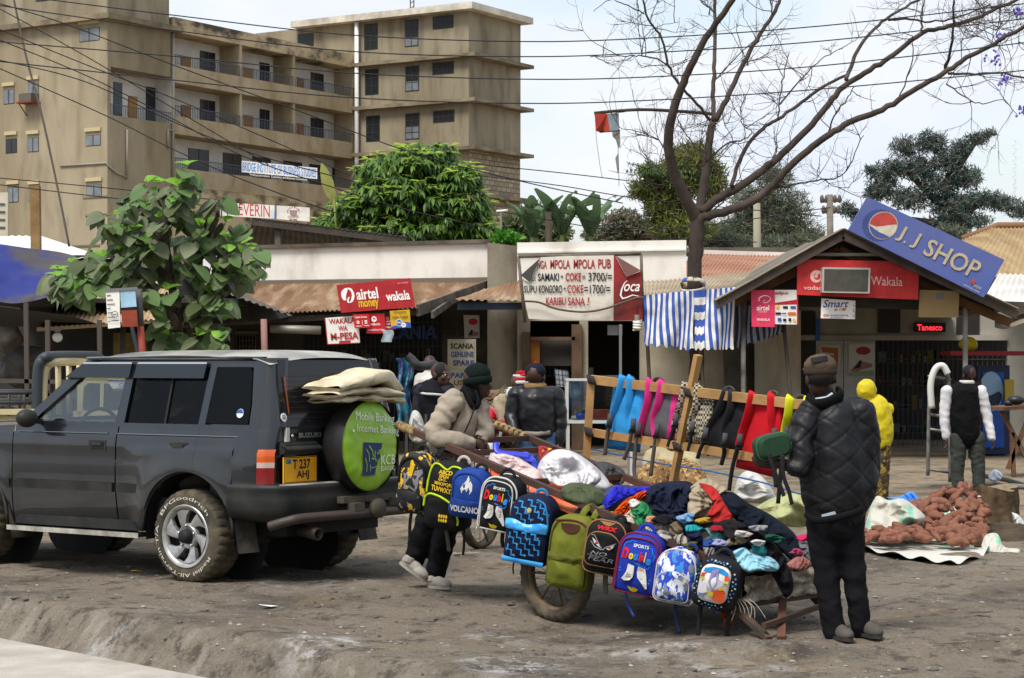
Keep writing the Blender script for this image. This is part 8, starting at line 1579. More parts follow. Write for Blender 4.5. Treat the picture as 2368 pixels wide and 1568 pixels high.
for nm,mt,pts in[('red_cloth',cloth('flag_red','#b4483a'),[(222,568),(285,568),(300,655),(262,662),(230,655)]),('grey_cloth',cloth('flag_grey','#8f9ba3'),[(285,568),(343,566),(347,650),(300,655)]),('tatter',cloth('flag_tatter','#8d8a88'),[(310,660),(350,655),(352,735),(340,742),(330,700),(312,680)]),('tatter',cloth('flag_tatter'),[(326,790),(340,765),(345,850),(338,870)]),('seam',fblack,[(240,656),(350,648),(350,656),(250,664)])]:
 m=MB(True); k=len(pts); m.add([j7(x,y,-.3+.05*sin(x*.08))for x,y in pts]+[j7(x,y,-.28+.05*sin(x*.08))for x,y in pts],[tuple(range(k)),tuple(range(2*k-1,k-1,-1))]+[(i,k+i,k+(i+1)%k,(i+1)%k)for i in range(k)],False); m.build(nm,mt,fg,world=True)
m=MB(); m.tube([j7(x,y,-.3)for x,y in[(224,568),(232,700),(250,830),(262,890)]],.004,4); m.tube([j7(x,y,-.3)for x,y in[(340,740),(342,800),(345,930)]],.005,4); m.build('thread',fblack,fg,world=True)
m=MB(True)
for y0,s_ in((655,1),(668,-1)):m.tube([P(1602+28*cos(a),y0+8*sin(a)*s_+3*cos(a)*s_,35.75)+V((0,.20*sin(a)-.02,0))for a in[2*pi*i/18 for i in range(19)]],[(.045,.012)]*19,6)
tag(m.build('cloth_strip',patch_mat('strip_mix','#b9ab8a',['#3a5a9a','#c9c2ae'],9,None,.58),loc=P(1602,665,35.75)),'dirty cream and blue cloth strips tied round the jacaranda trunk','cloth')
def banana(px,py,Y,h,label,n=7):
 r=thing('banana_plant',P(px,py,Y),label,'plant','banana plants behind the pub'); k=Y/FPX; st=MB(True); b_=P(px,py,Y); t=b_+V((0,0,h*k*.45)); st.tube([b_,t],[.12,.07],7); st.build('stem',leafm('banana_stem','#6f7a45'),r,world=True)
 for i in range(n):
  a=2*pi*i/n+R.random(); out=V((cos(a)*.5,sin(a)*.5,1.5)); l=h*k*R.uniform(.62,.85); q=[t]; d=out.normalized(); m=MB(True)
  for j in range(10):q.append(q[-1]+d*l/10); d=(d+V((cos(a)*.05,sin(a)*.05,-.085))).normalized()
  s_=d.cross(V((0,0,1))); s_=V((-sin(a),cos(a),0)); vs=[]; fs=[]
  for j,p in enumerate(q):
   w=l*.15*sin(pi*min(1,(j+.6)/11))**.6; vs+=[p+s_*w+V((0,0,-.25*w)),p,p-s_*w+V((0,0,-.25*w))]
  for j in range(10):
   if R.random()<.9:fs.append((j*3,j*3+1,j*3+4,j*3+3))
   if R.random()<.9:fs.append((j*3+1,j*3+2,j*3+5,j*3+4))
  m.add(vs,fs); m.build('leaf_blade',leafm('banana_leaf',R.choice(['#5a7350'])),r,world=True)
R.seed(41)
for px,h,lab in[(1232,160,'banana plant nearest the apartment tower, rising behind the white pub parapet'),(1300,170,'banana plant in the middle of the group behind the pub menu banner'),(1365,165,'banana plant at the right of the group, next to the palm-like tree')]:banana(px,620,58,h,lab)
def bushy(name,label,cat,Y,blobs,mats,dens,l,asp,trunk,dep=1.,kind=1,up=0.,group=None):
 r=thing(name,trunk[0],label,cat,group); m=MB(True)
 for i in range(0,len(trunk),2):
  if i+1<len(trunk):m.tube([trunk[i],trunk[i+1]],[.16,.06],6)
 m.build('trunk',bark2,r,world=True); c_=MB(True)
 for bx,by,rx,ry in blobs:
  for k in range(int(rx*ry*dens)):
   d=rv(); q=R.random()**.5*1.12; c=P(bx+d.x*rx*q,by-d.z*ry*q,Y+d.y*dep*rx*Y/FPX*q); c_.m=R.randrange(len(mats))
   for j in range(4):o=rv()+V((0,0,up)); leaf(c_,c,o,rv(),l*R.uniform(.7,1.2),l*asp,kind,.1,.2)
 c_.build('crown',mats,r,world=True); return r
dk=[leafm('hedge_a','#56693f'),leafm('hedge_b','#6a7a4a'),leafm('hedge_c','#414d31')]
bushy('shrub','small round bright shrub on the parapet end beside the concrete pier','shrub',41.5,[(1170,552,28,14)],[leafm('shrub_g','#3f7a20'),leafm('shrub_g2','#5a8f2f',tr=.3)],.25,.16,.45,[P(1170,575,41.5),P(1170,555,41.5)])
bushy('tree','grey green bushy tree between the apartment tower and the banana plants','tree',66,[(1230,520,40,45),(1260,545,60,30),(1180,530,30,30)],dk+[leafm('hedge_dry','#6d6353')],.34,.20,.3,[P(1230,800,66),P(1230,500,66)])
bushy('tree','dark bushy tree with dry twigs behind the right end of the pub parapet','tree',64,[(1440,520,45,35),(1490,535,50,25),(1400,545,50,20)],[leafm('dry_a','#6a6855'),leafm('dry_b','#525440'),leafm('dry_c','#7b7762')],.34,.19,.22,[P(1440,800,64),P(1440,500,64)])
r=bushy('tree','tall feathery olive green tree right behind the jacaranda trunk','tree',60,[(1560,420,60,50),(1600,370,55,35),(1540,480,50,45),(1640,420,40,45),(1580,530,70,35),(1490,440,35,22),(1500,395,22,14)],[leafm('feather_a','#66733f'),leafm('feather_b','#515f38'),leafm('feather_c','#83853c'),leafm('feather_d','#78744c')],.36,.24,.14,[P(1565,800,60),P(1570,380,60)])
fr_=MB(True)
for i in range(26):
 a=R.uniform(0,6.28); b_=P(1530,410,59.5); d=V((cos(a)*.8,sin(a)*.6-.2,.3+.6*R.random())).normalized(); q=b_;
 for j in range(9):
  q2=q+d*.13; s_=d.cross(V((0,0,1))).normalized()
  for sg in(1,-1):leaf(fr_,q,d*.5+s_*sg+V((0,0,-.4)),V((0,0,1)),.30*(1-j*.07),.035,1,0.,.3)
  q=q2; d=(d+V((0,0,-.12))).normalized()
fr_.build('frond',leafm('frond_green','#4a6a34'),r,world=True)
cas=[leafm('cas_a','#566050'),leafm('cas_b','#667058'),leafm('cas_c','#444c3f'),leafm('cas_d','#706e58')]
bushy('tree','tall thin dark feathery tree behind the link building roof','tree',75,[(1790,410,45,30),(1740,470,55,40),(1810,480,65,45),(1770,530,90,45),(1850,540,55,35),(1700,540,60,40)],cas,.34,.24,.10,[P(1780,800,75),P(1790,400,75),P(1750,560,75),P(1730,450,75),P(1810,560,75),P(1840,470,75)])
bushy('tree','low dark hedge-like tree directly behind the old tiled ridge','tree',62,[(1660,560,60,30),(1760,568,90,22),(1860,565,60,25),(1900,575,50,20)],cas,.34,.20,.16,[P(1750,800,62),P(1750,540,62)])
pin=[leafm('pine_a','#475a54'),leafm('pine_b','#5a6f66'),leafm('pine_c','#384944'),leafm('pine_d','#746f66')]
R.seed(51)
r=bushy('pine_tree','large blue green pine with separate dark clumps behind the J.J sign','tree',72,[(2090,340,30,22),(2150,330,38,26),(2060,390,32,22),(2040,430,38,26),(2120,390,44,28),(2190,370,36,26),(2225,340,26,16),(2262,320,26,14),(2290,308,14,10),(2170,430,44,30),(2230,410,40,26),(2100,460,46,26),(2200,480,52,28),(2270,460,50,20),(2320,470,44,16),(2355,490,30,14),(2245,510,50,18),(2180,520,50,20),(2160,550,60,16),(2020,450,22,14),(1962,485,22,16),(1985,505,20,12),(2015,395,16,12)],pin,.34,.20,.16,[P(2170,800,72),P(2190,400,72),P(2180,520,72),P(2290,460,72),P(2180,480,72),P(2080,380,72),P(2185,430,72),P(2260,325,72),P(2180,520,72),P(1970,490,72)])
bushy('tree','dark low foliage below the pine beside the brown hipped roof','tree',68,[(2130,560,60,24),(2200,545,50,22),(2060,575,40,20)],cas,.34,.20,.16,[P(2130,800,68),P(2130,550,68)])
# ----------------------------------------------------------
def pole(label,px,y0,y1,Y,r_,mt,arms=()):
 r=thing('utility_pole',P(px,y0,Y),label,'pole'); m=MB(True); m.tube([P(px,y0,Y),P(px-2,y1,Y)],[r_,r_*.75],8); m.build('pole',mt,r,world=True)
 for y,w in arms:
  m=MB(); m.bar(P(px-w,y,Y),P(px+w,y-2,Y),.08,.1); a=m.build('cross_arm',bark2,r,world=True); m=MB(True)
  for x in(px-w*.85,px-w*.4,px+w*.4,px+w*.85):m.ell(P(x,y-5,Y),(.06,.06,.12),8,6)
  m.build('insulator',M('insulator',hx('#5a544c'),.4),a,world=True)
pm_=M('pole_wood',hx('#7d776c'),.9,var=hx('#5f594f'),vs=3)
pole('grey utility pole with two cross arms behind the gabled shop',1921,700,450,58,.12,pm_,((465,24),(490,20))); pole('plain pale pole behind the link building roof',1752,700,470,55,.13,M('pole_pale',hx('#8f8a78'),.9)); pole('short dark pole in front of the banana plants',1270,640,490,50,.1,bark2); pole('thin aerial post with a white cross piece left of the pub',1160,620,482,44,.03,pm_)
m=MB(); m.tube([P(1148,489,44),P(1174,487,44)],.03,6); tag(m.build('aerial',pipew,loc=P(1160,489,44)),'white cross piece on the thin aerial post left of the pub','aerial')
r=thing('lattice_mast',P(2346,700,260),'faint lattice radio mast far off at the right edge','mast'); m=MB(); hz_=M('mast_grey',hx('#b9c2cc'),.8)
for dx in(-4,4):m.tube([P(2346+dx*.8,720,260),P(2346+dx*.4,318,260)],.05,4)
for i in range(20):y=320+i*18; m.tube([P(2342,y,260),P(2350,y+9,260)],.035,4); m.tube([P(2350,y+9,260),P(2342,y+18,260)],.035,4)
m.build('lattice',hz_,r,world=True)
r=thing('roof_mast',P(953,22,141),'thin lattice aerial on the apartment tower roof','mast'); m=MB()
for dx in(-4,4):m.tube([P(953+dx,26,143),P(953+dx,-80,143)],.04,4)
for i in range(8):m.tube([P(949,20-i*12,143),P(957,14-i*12,143)],.03,4)
m.build('lattice',pm_,r,world=True)
wirem=M('wire_black',(.016,.016,.018),.7)
def wire(label,pts,Ya,Yb,w=.013,group='overhead wires'):
 n=len(pts); q=spline([P(x,y,Ya+(Yb-Ya)*i/(n-1))for i,(x,y)in enumerate(pts)],8); m=MB(True); m.tube(q,[w*p.y/30 for p in q],4,cap=False); tag(m.build('overhead_wire',wirem,loc=(q[0]+q[-1])/2),label,'wire',group)
WL='slack black wire strung from the apartment block side down across the rooftops'
for pts in[[(-30,0),(150,55),(400,150),(700,260),(950,352),(1200,418),(1440,470)],[(-30,5),(100,75),(250,160),(450,280),(620,380)],[(-20,60),(200,150),(420,235),(640,330),(810,405)],[(-20,85),(200,175),(400,275),(560,360),(760,430),(960,490),(1190,540)],[(-20,135),(200,190),(420,290),(600,360),(820,420)],[(-20,150),(250,270),(400,345),(560,415),(800,500),(1100,590)]]:wire(WL,pts,30,46,.0082)
WR='near level wire crossing from the apartment block over the pale sky to the right'
for pts in[[(80,-5),(400,35),(800,80),(1200,96),(1500,88),(1900,60),(2400,5)],[(-20,10),(400,70),(800,118),(1200,131),(1500,122),(1900,95),(2400,40)],[(-20,95),(400,130),(800,168),(1200,183),(1500,178),(1900,152),(2400,95)],[(-20,140),(400,185),(800,225),(1200,239),(1500,232),(1900,206),(2400,160)]]:wire(WR,pts,34,34,.0085)
WS='thin wire running low behind the pub and the gabled shop'
for pts in[[(1100,380),(1300,400),(1500,424),(1700,450)],[(1100,405),(1300,430),(1500,462),(1900,500)],[(1160,490),(1500,545),(1750,560)],[(1230,470),(1500,530),(1920,480)],[(-20,410),(300,440),(560,470)],[(-20,425),(300,462),(560,480)]]:wire(WS,pts,45,50,.007)
m=MB(True); q=spline([P(x,y,40)for x,y in[(30,-10),(60,130),(95,260),(130,420),(160,570)]],6); m.tube(q,.022,5); tag(m.build('stay_cable',M('stay_grey',hx('#5d574f'),.8),loc=q[-1]),'slanting grey stay cable in front of the left block of the apartment building','cable')
r=thing('timber_post',P(86,600,46),'weathered timber post standing up behind the white shed roof','post'); m=MB(); m.bar(P(84,600,46),P(82,430,46),.2,.2); m.build('post',M('post_tan',hx('#94784f'),.9,var=hx('#7a6040'),vs=3),r,world=True)
r=thing('signboard',P(5,560,46),'narrow cream painted board at the left edge above the white shed roof','sign'); m=MB(); fb(m,-40,445,18,545,45.9,46.0); o=m.build('board',cd,r,world=True); m=MB()
for i in range(4):fb(m,-2,470+i*18,11,474+i*18,45.88,45.9)
m.build('lettering',M('faint_ink'),o,world=True)
# ----------------------------------------------------------
R.seed(61)
gc=thing('display_case',P(1390,1090,20.),'small white framed glass food case on thin legs behind the timber rack','display case')
wf=M('case_white',hx('#b9b9b4'),.5); X0,X1=P(1312,0,20.).x,P(1462,0,20.).x; zt,zb_=P(0,881,20.).z,P(0,972,20.).z; dp=.45
m=MB()
for x in(X0,X1):
 for y in(20.,20.+dp):m.ab((x-.012,y-.012,zb_),(x+.012,y+.012,zt))
m.ab((X0-.015,19.985,zt),(X1+.015,20.015+dp,zt+.02)); m.ab((X0-.015,19.985,zb_-.03),(X1+.015,20.015+dp,zb_)); m.build('frame',wf,gc)
for o in gc.children:o.data.transform(frame_of(gc).inverted())
m=MB(); m.ab((X0,20.002,zb_),(X1,20.006,zt)); m.ab((X0,20.0,zb_),(X0+.004,20.+dp,zt)); m.ab((X0,20.,(zt+zb_)/2),(X1,20.+dp,(zt+zb_)/2+.006)); m.build('glass',glassc,gc,world=True)
for x in(X0+.01,X1-.01):
 for y in(20.01,20.+dp-.02):m=MB(); m.ab((x-.012,y-.012,0),(x+.012,y+.012,zb_-.03)); m.build('leg',wf,gc,world=True)
def bottle(label,px,py,h,c,cap):
 r=thing('bottle',P(px,py,20.2),label,'bottle'); k=20.2/FPX; m=MB(True); m.lathe([(0,0),(.35*h*k*.4,0),(.38*h*k*.4,h*k*.1),(.38*h*k*.4,h*k*.55),(.15*h*k*.4,h*k*.8),(.13*h*k*.4,h*k*.92)],P(px,py,20.2),n=12); m.build('body',M('bottle_'+c[1:],hx(c),.15),r,world=True); m=MB(True); m.lathe([(.15*h*k*.4,h*k*.9),(.15*h*k*.4,h*k),(0,h*k)],P(px,py,20.2),n=10); m.build('cap',M('cap_'+cap[1:],hx(cap),.4),r,world=True)
bottle('tall yellow and green bottle inside the glass food case',1345,966,34,'#9aa53a','#d9b51f'); bottle('small clear bottle with a red cap inside the glass food case',1331,966,22,'#9aa2a4','#c02a2a')
m=MB(True); m.lathe([(0,0),(.05,0),(.055,.05),(.05,.05),(.045,.005)],P(1343,968,20.08),n=14); tag(m.build('cup',M('cup_blue',hx('#2a4fd0'),.4),loc=P(1343,968,20.08)),'blue plastic cup at the front of the glass food case','cup')
m=MB(True); m.lathe([(0,0),(.17,0),(.2,.08),(.205,.085),(.19,.08),(.16,.01)],P(1395,968,20.22),n=24); tag(m.build('basin',M('basin_red',hx('#a5282c'),.35),loc=P(1395,968,20.22)),'shallow red basin inside the glass food case','basin')
m=MB(True); m.ell(P(1330,902,20.1),(.06,.06,.10),14,10,fn=lambda p:p*(1+.25*fbm(p*14,2))); tag(m.build('plastic_bag',M('clear_plastic'),loc=P(1330,925,20.1)),'knotted pale plastic bag hanging in the glass food case','bag')
m=MB(True); m.ell(P(1332,966,20.1),(.05,.04,.025),10,7,fn=lambda p:p*(1+.3*fbm(p*20,2))); tag(m.build('tissue',white_s,loc=P(1332,966,20.1)),'crumpled white tissue at the corner of the glass food case','tissue')
m=MB(True); m.grid(lambda u,v:P(1282+32*u+4*v,853+40*v+4*u,37.5-.2*sin(u*3))+V((0,.03*sin(u*12),0)),16,14)
for i in range(16):
 for j in range(14):m.mi[i*14+j]=1 if(i%4==0 or j%4==0)else 0
m.build('towel',[cloth('towel_white','#b5b8bd'),cloth('towel_blue','#5a6478')],label='white towel with a dark check hung by the pub counter',cat='towel',loc=P(1298,895,37.5))
m=MB(True); m.grid(lambda u,v:P(916+36*u+4*sin(v*9),828+158*v,22.5)+V((0,.05*sin(u*14+v*3),0)),16,30); m.build('hanging_cloth',patch_mat('kanga','#1f6f80',['#4a2f78','#1f2f58','#5f8f9a'],9,(1.5,1,1),.55),label='turquoise and purple patterned cloth hanging behind the canvas on the car',cat='cloth',loc=P(934,985,22.5))
m=MB(True); m.tube(spline([P(941,823,20.6),P(952,832,20.6),P(966,845,20.6),P(985,846,20.7),P(1002,842,20.8),P(1010,850,20.8)],5),.045,10,cap=False); m.build('bent_pipe',M('pipe_black',(.03,.03,.032),.5),label='black bent pipe pointing up just above the vest man',cat='pipe',loc=P(975,845,20.7))
rag('sack','white crumpled sack on a low stand between the car and the leaning man','sack',[(946,975),(955,950),(970,955),(982,985),(983,1020),(960,1024),(946,1010)],19.5,cl('#b9b6b0'),bulge=.12,slope=.2,fold=.04,seed=51.,crop=(1,0,0))
m=MB()
for a,b_ in[((940,955),(940,1055)),((985,958),(985,1060)),((940,985),(985,985)),((940,1055),(985,1058))]:m.bar(P(*a,19.8),P(*b_,19.8),.025,.025); m.bar(P(*a,20.2),P(*b_,20.2),.025,.025)
m.bar(P(940,1055,19.8),P(940,1055,20.2),.025,.025); m.bar(P(985,1058,19.8),P(985,1058,20.2),.025,.025); m.bar(P(940,985,19.8),P(940,985,20.2),.025,.025)
m.build('metal_stand',M('stand_iron',hx('#45403c'),.7),label='low iron stand behind the white sack',cat='stand',loc=P(960,1058,20))
rag('brown_sack','brown sacking draped against the concrete pier between the leaning man and the rider','sack',[(1095,925),(1120,905),(1155,900),(1170,890),(1170,935),(1130,955),(1098,950)],21.5,cl('#6d5a48'),bulge=.1,slope=.3,fold=.03,seed=52.,crop=(1,0,0))
mb_=thing('motorbike',P(1150,1120,18.9),'red motorbike with a dark headlamp half hidden behind the leaning man','motorbike')
def mbp(px,py,d=0.):return P(px,py,18.9+d)
blk=M('bike_black',(.014,.014,.015),.4); rdp=M('bike_red',hx('#8a1a22'),.25,coat=.6); chm=M('chrome')
m=MB(True); m.ell(mbp(1160,995),(.14,.2,.10)); m.build('tank',rdp,mb_,world=True); m=MB(True); m.tube(spline([mbp(1128,1000,-.35),mbp(1140,985,-.2),mbp(1152,982,-.1),mbp(1175,980,.1),mbp(1200,990,.3)],5),.014,7); m.ell(mbp(1185,984,.2),(.02,.05,.02)); m.build('handlebar',blk,mb_,world=True)
m=MB(True); m.lathe([(0,-.1),(.07,-.08),(.1,0),(.095,.01)],mbp(1128,1035,-.35),(-.3,-1,0),20); hl=m.build('headlamp',blk,mb_,world=True); m=MB(True); m.lathe([(.09,.012),(.05,.03),(0,.036)],mbp(1128,1035,-.35),(-.3,-1,0),20); m.build('lens',M('lens',hx('#c9cdd0'),.08),hl,world=True)
for d in(-.07,.07):m=MB(True); m.tube([mbp(1138,1000,-.3)+V((d,0,0)),mbp(1112,1120,-.5)+V((d,0,0))],.022,8); m.build('fork',chm,mb_,world=True)
for px,d in((1110,-.52),(1215,.55)):
 m=MB(True); o=mbp(px,1130,d); o.z=.30; m.lathe([(.24,-.035),(.285,-.04),(.30,0),(.285,.04),(.24,.035),(.24,-.035)],o,(.75,-.45,0),32); wo=m.build('wheel',rubber,mb_,world=True); m=MB(); ra=V((.75,-.45,0)).normalized(); u=V((0,0,1)); w=ra.cross(u)
 for k in range(12):a=k*pi/6; m.tube([o,o+(u*cos(a)+w*sin(a))*.25],.004,4)
 m.lathe([(0,-.05),(.04,-.05),(.04,.05),(0,.05)],o,ra,12); m.build('spoke',chm,wo,world=True)
m=MB(True); m.ell(mbp(1185,1012,.2),(.2,.15,.05)); m.build('seat',blk,mb_,world=True); m=MB(True); m.ell(mbp(1170,1065,.05),(.17,.15,.14)); m.tube([mbp(1180,1090,.1),mbp(1240,1110,.5)],.035,8); m.build('engine',M('engine_grey',hx('#4c4a48'),.5,.4),mb_,world=True)
m=MB(True); m.ell(mbp(1146,1020,-.3),(.05,.03,.03)); m.build('indicator',M('lamp_amber'),mb_,world=True); m=MB(True); m.tube([mbp(1150,985,-.2),mbp(1140,968,-.22)],.006,5); m.ell(mbp(1138,965,-.22),(.045,.015,.035)); m.build('mirror',blk,mb_,world=True)
hm=thing('helmet',mbp(1126,985,-.3),'glossy red motorbike helmet with a dark lower edge beside the leaning man','helmet'); m=MB(True); m.ell(mbp(1126,966,-.3),(.105,.115,.11),20,12); m.build('shell',M('helmet_red',hx('#b5121e'),.12,coat=1.),hm,world=True); m=MB(True); m.tube([mbp(1126,981,-.3)+V((.098*cos(a),.108*sin(a),0))for a in[2*pi*i/24 for i in range(25)]],.015,6); m.build('rim',blk,hm,world=True)
m=MB(True); m.grid(lambda u,v:mbp(1112+14*u,968+8*v,-.42+.01*sin(pi*u)),6,3); m.build('emblem',white_s,hm,world=True)
sk_w=cl('#c2c1bd',v=.8); sk_g=patch_mat('sack_stripe','#b4b1a6',['#7fb59a'],5,(2.2,1,.3),.62)
rag('sack','white woven sack heaped behind the cart to the left of the standing vendor','sack',[(1695,1160),(1705,1110),(1730,1088),(1765,1105),(1792,1145),(1785,1165)],17.2,sk_w,bulge=.25,slope=.5,fold=.04,seed=61.,crop=(1,0,0))
rag('sack','pale green full sack lying behind the cart next to the standing vendor','sack',[(1745,1175),(1790,1150),(1850,1140),(1870,1160),(1868,1215),(1800,1215),(1755,1200)],16.6,cl('#a3a67a',v=.8),bulge=.30,slope=.35,fold=.02,seed=62.,crop=(1,0,0))
C5=(.332,1907.8,809.4)
def g5(x,y,z=0.):return G(1907.8+.332*x,809.4+.332*y,z)
rag('sack','open white and green woven sack slumped on the left of the potato heap','sack',[(262,1300),(290,1180),(330,1060),(370,1015),(440,1045),(540,1035),(640,1100),(700,1170),(640,1230),(600,1290),(480,1310)],18.6,sk_g,bulge=.30,slope=.75,fold=.05,seed=63.,crop=C5,fs=5)
rag('plastic_sheet','bright blue plastic sheet bunched behind the white and green sack','sheet',[(420,1025),(520,1020),(580,990),(620,995),(670,1050),(760,1130),(720,1165),(620,1110),(540,1050)],20.3,M('blue_sheet',hx('#3f86d0'),.4,var=hx('#2a69b5'),vs=5),bulge=.12,slope=.6,fold=.04,seed=64.,crop=C5,fs=6)
rag('sack','white woven sack folded behind the top of the potato heap','sack',[(770,1115),(800,1040),(795,975),(870,1000),(1000,1005),(1090,1020),(1000,1050),(900,1090)],20.0,sk_w,bulge=.14,slope=.6,fold=.04,seed=65.,crop=C5,fs=6)
rag('sack','crumpled white sacking at the right end of the potato mat','sack',[(1090,1360),(1120,1290),(1200,1280),(1250,1370),(1350,1385),(1350,1420),(1290,1460),(1190,1490),(1110,1440)],18.0,sk_g,bulge=.10,slope=1.2,fold=.04,seed=66.,crop=C5,fs=7)
rag('sack','pale sack leaning beside the tree stump at the right edge of the frame','sack',[(1300,1130),(1350,1150),(1400,1210),(1440,1260),(1390,1275),(1330,1240)],20.5,sk_w,bulge=.14,slope=.5,fold=.03,seed=67.,crop=C5)
mt_=MB(True); c0=g5(760,1350)
def mat_pt(u,v):
 a=2*pi*u; ox=[(240,1400),(380,1435),(560,1470),(700,1490),(860,1515),(960,1510),(1100,1460),(1170,1380),(1120,1250),(960,1120),(780,1120),(560,1220),(330,1290),(240,1340)]
 n=len(ox); t=u*n; i=int(t)%n; f_=t-int(t); x=ox[i][0]*(1-f_)+ox[(i+1)%n][0]*f_; y=ox[i][1]*(1-f_)+ox[(i+1)%n][1]*f_
 p=c0.lerp(g5(x,y),v); return V((p.x,p.y,.012+.03*max(0,v-.85)/.15*(1+.6*sin(u*70))))
mt_.grid(mat_pt,120,10,cu=True); mat_=mt_.build('woven_mat',patch_mat('mat_stripe','#bdbcb2',['#8fbda5'],3,(1.5,.5,1),.6),label='white and green woven sheet spread on the ground under the potato heap',cat='mat',loc=c0)
pot_m=[M('potato_a',hx('#6b4636'),.85,var=hx('#7a4f3c'),vs=9,vd=6,bump=.3,bs=40),M('potato_b',hx('#5c3a2d'),.85,var=hx('#93604a'),vs=9,vd=6,bump=.3,bs=40),M('potato_c',hx('#77523e'),.85,var=hx('#7b4a3b'),vs=9,vd=6,bump=.3,bs=40)]
protos=[]
for k in range(7):
 m=MB(True); sd=k*7.7; l,w=R.uniform(.060,.085),R.uniform(.036,.047); m.ell((0,0,0),(l,w,w*.92),18,12,fn=lambda p:V((p.x,p.y*(1-.35*abs(p.x/l)**2)+.010*sin(p.x*22+sd),p.z*(1-.3*abs(p.x/l)**2)+.008*cos(p.x*18+sd)))*(1+.36*fbm((p.x*16+sd,p.y*16,p.z*16),2)))
 o=m.build('sweet_potato',pot_m[k%3]); protos.append(o.data); bpy.data.objects.remove(o)
heap=[]
pk_c=g5(960,1290); n_p=0
def hz_(x,y):
 dx,dy=x-pk_c.x,y-pk_c.y; a=(dx*1.0)/(1.05 if dx<0 else .42); b_=dy/(1.35); r_=sqrt(a*a+b_*b_); h=.46*max(0,1-r_)**1.15
 dl=max(0,1-sqrt(((x-g5(520,1370).x)/.75)**2+((y-g5(520,1370).y)/.85)**2)); return max(h,.18*dl**.7)
placed=[]; tries=0
while len(placed)<298 and tries<30000:
 tries+=1; x,y=R.uniform(pk_c.x-2.,pk_c.x+.5),R.uniform(pk_c.y-1.8,pk_c.y+1.1); h=hz_(x,y)
 if h<.01:continue
 if CX+FPX*x/y>2285:continue
 p=V((x,y,.045+h*R.uniform(.80,1.0)))
 if any((p-q).length<.060 for q in placed):continue
 if y>pk_c.y+.35 and R.random()<.8:continue
 placed.append(p)
for i,p in enumerate(placed):
 o=bpy.data.objects.new('sweet_potato',R.choice(protos)); COL.objects.link(o); e=.03; nx=(hz_(p.x+e,p.y)-hz_(p.x-e,p.y))/(2*e); ny_=(hz_(p.x,p.y+e)-hz_(p.x,p.y-e))/(2*e)
 q=V((-nx,-ny_,1)).normalized().to_track_quat('Z','Y'); o.rotation_euler=(q.to_matrix()@Matrix.Rotation(R.random()*6.28,3,'Z')@Matrix.Rotation(R.gauss(0,.35),3,'Y')).to_euler(); o.location=p; s_=R.uniform(.7,1.45); o.scale=(s_,s_*R.uniform(.85,1.1),s_)
 tag(o,'reddish brown sweet potato in the heap on the woven sheet','sweet potato','sweet potatoes heaped on the woven sheet')
sp0=g5(1180,1210); st=MB(True)
def stump(u,v):
 a=2*pi*u; r_=(.185+.045*fbm((cos(a)*1.5,sin(a)*1.5,2),3)+.06*(1-v)**3+.02*sin(a*9))*(1+.1*fbm((cos(a)*4,sin(a)*4,v*2),2)); return sp0+V((cos(a)*r_*1.15,sin(a)*r_,.40*v-.03+.03*sin(a*2)*v))
sr=thing('tree_stump',sp0,'rough cut tree stump standing behind the sweet potatoes','stump'); st.grid(stump,48,14,cu=True); st.build('trunk',M('stump_bark',hx('#54432f'),.95,var=hx('#2c231a'),vs=4,vd=7,bump=.8,bs=14,var2=hx('#8a7556'),vs2=5,amt2=.4),sr,world=True)
tp_=MB(True); tp_.grid(lambda u,v:stump(u,1).lerp(sp0+V((0,0,.38)),v),48,5,cu=True); tp_.build('cut_face',M('cut_wood',hx('#8d7d63'),.9,var=hx('#65573f'),vs=6),sr,world=True)
dm=MB(True); d0=g5(1290,1300)
dm.grid(lambda u,v:d0+V((cos(2*pi*u)*v*.55,sin(2*pi*u)*v*.8,.16*(1-v)**.8+.05*fbm((cos(2*pi*u)*v*4,sin(2*pi*u)*v*4,1),3)-.02)),40,12,cu=True); dm.build('soil_heap',M('soil_dark',hx('#4d4030'),.95,var=hx('#2f271d'),vs=6,vd=7,bump=.8,bs=25),label='low heap of dark soil beside the tree stump',cat='soil',loc=d0)
ms=thing('metal_stand',P(2170,1110,27.5),'battered tall metal stand with a rounded top in front of the grille shop','stand'); mm=M('stand_grey',hx('#8a8985'),.5,.4,var=hx('#56544f'),vs=6)
m=MB(True)
for d in(0,.45):
 m.tube(spline([P(2146,1100,27.5+d),P(2148,960,27.5+d),P(2152,890,27.5+d),P(2163,855,27.5+d),P(2180,848,27.5+d),P(2192,870,27.5+d),P(2196,960,27.5+d),P(2197,1115,27.5+d)],5),.025,7)
for y in(870,958,992,1085):m.tube([P(2148,y,27.5),P(2198,y+8,27.5)],.02,6); m.tube([P(2148,y,27.95),P(2198,y+8,27.95)],.02,6); m.tube([P(2148,y,27.5),P(2148,y,27.95)],.02,6); m.tube([P(2197,y+8,27.5),P(2197,y+8,27.95)],.02,6)
m.build('frame',mm,ms,world=True); m=MB(True); m.tube(spline([P(2155,945,27.4),P(2152,890,27.4),P(2163,853,27.4),P(2180,846,27.4),P(2192,865,27.4)],5),.045,8); m.build('white_hose',M('hose_white',hx('#c4c3be'),.5),ms,world=True)
fr2=thing('fridge',P(2290,1052,37),'tall blue drinks fridge with a round white and blue mark beside the grille','fridge'); m=MB(); fb(m,2262,845,2335,1050,37.0,37.8); m.build('cabinet',M('fridge_navy',hx('#1c2a55'),.4,var=hx('#141d3c'),vs=2),fr2,world=True); m=MB(); fb(m,2272,860,2322,1035,36.96,37.0); d_=m.build('door',M('fridge_blue',hx('#1f58b8'),.25,var=hx('#173f8a'),vs=1.5),fr2,world=True)
def fq(x,y):return P(x,y,36.94)
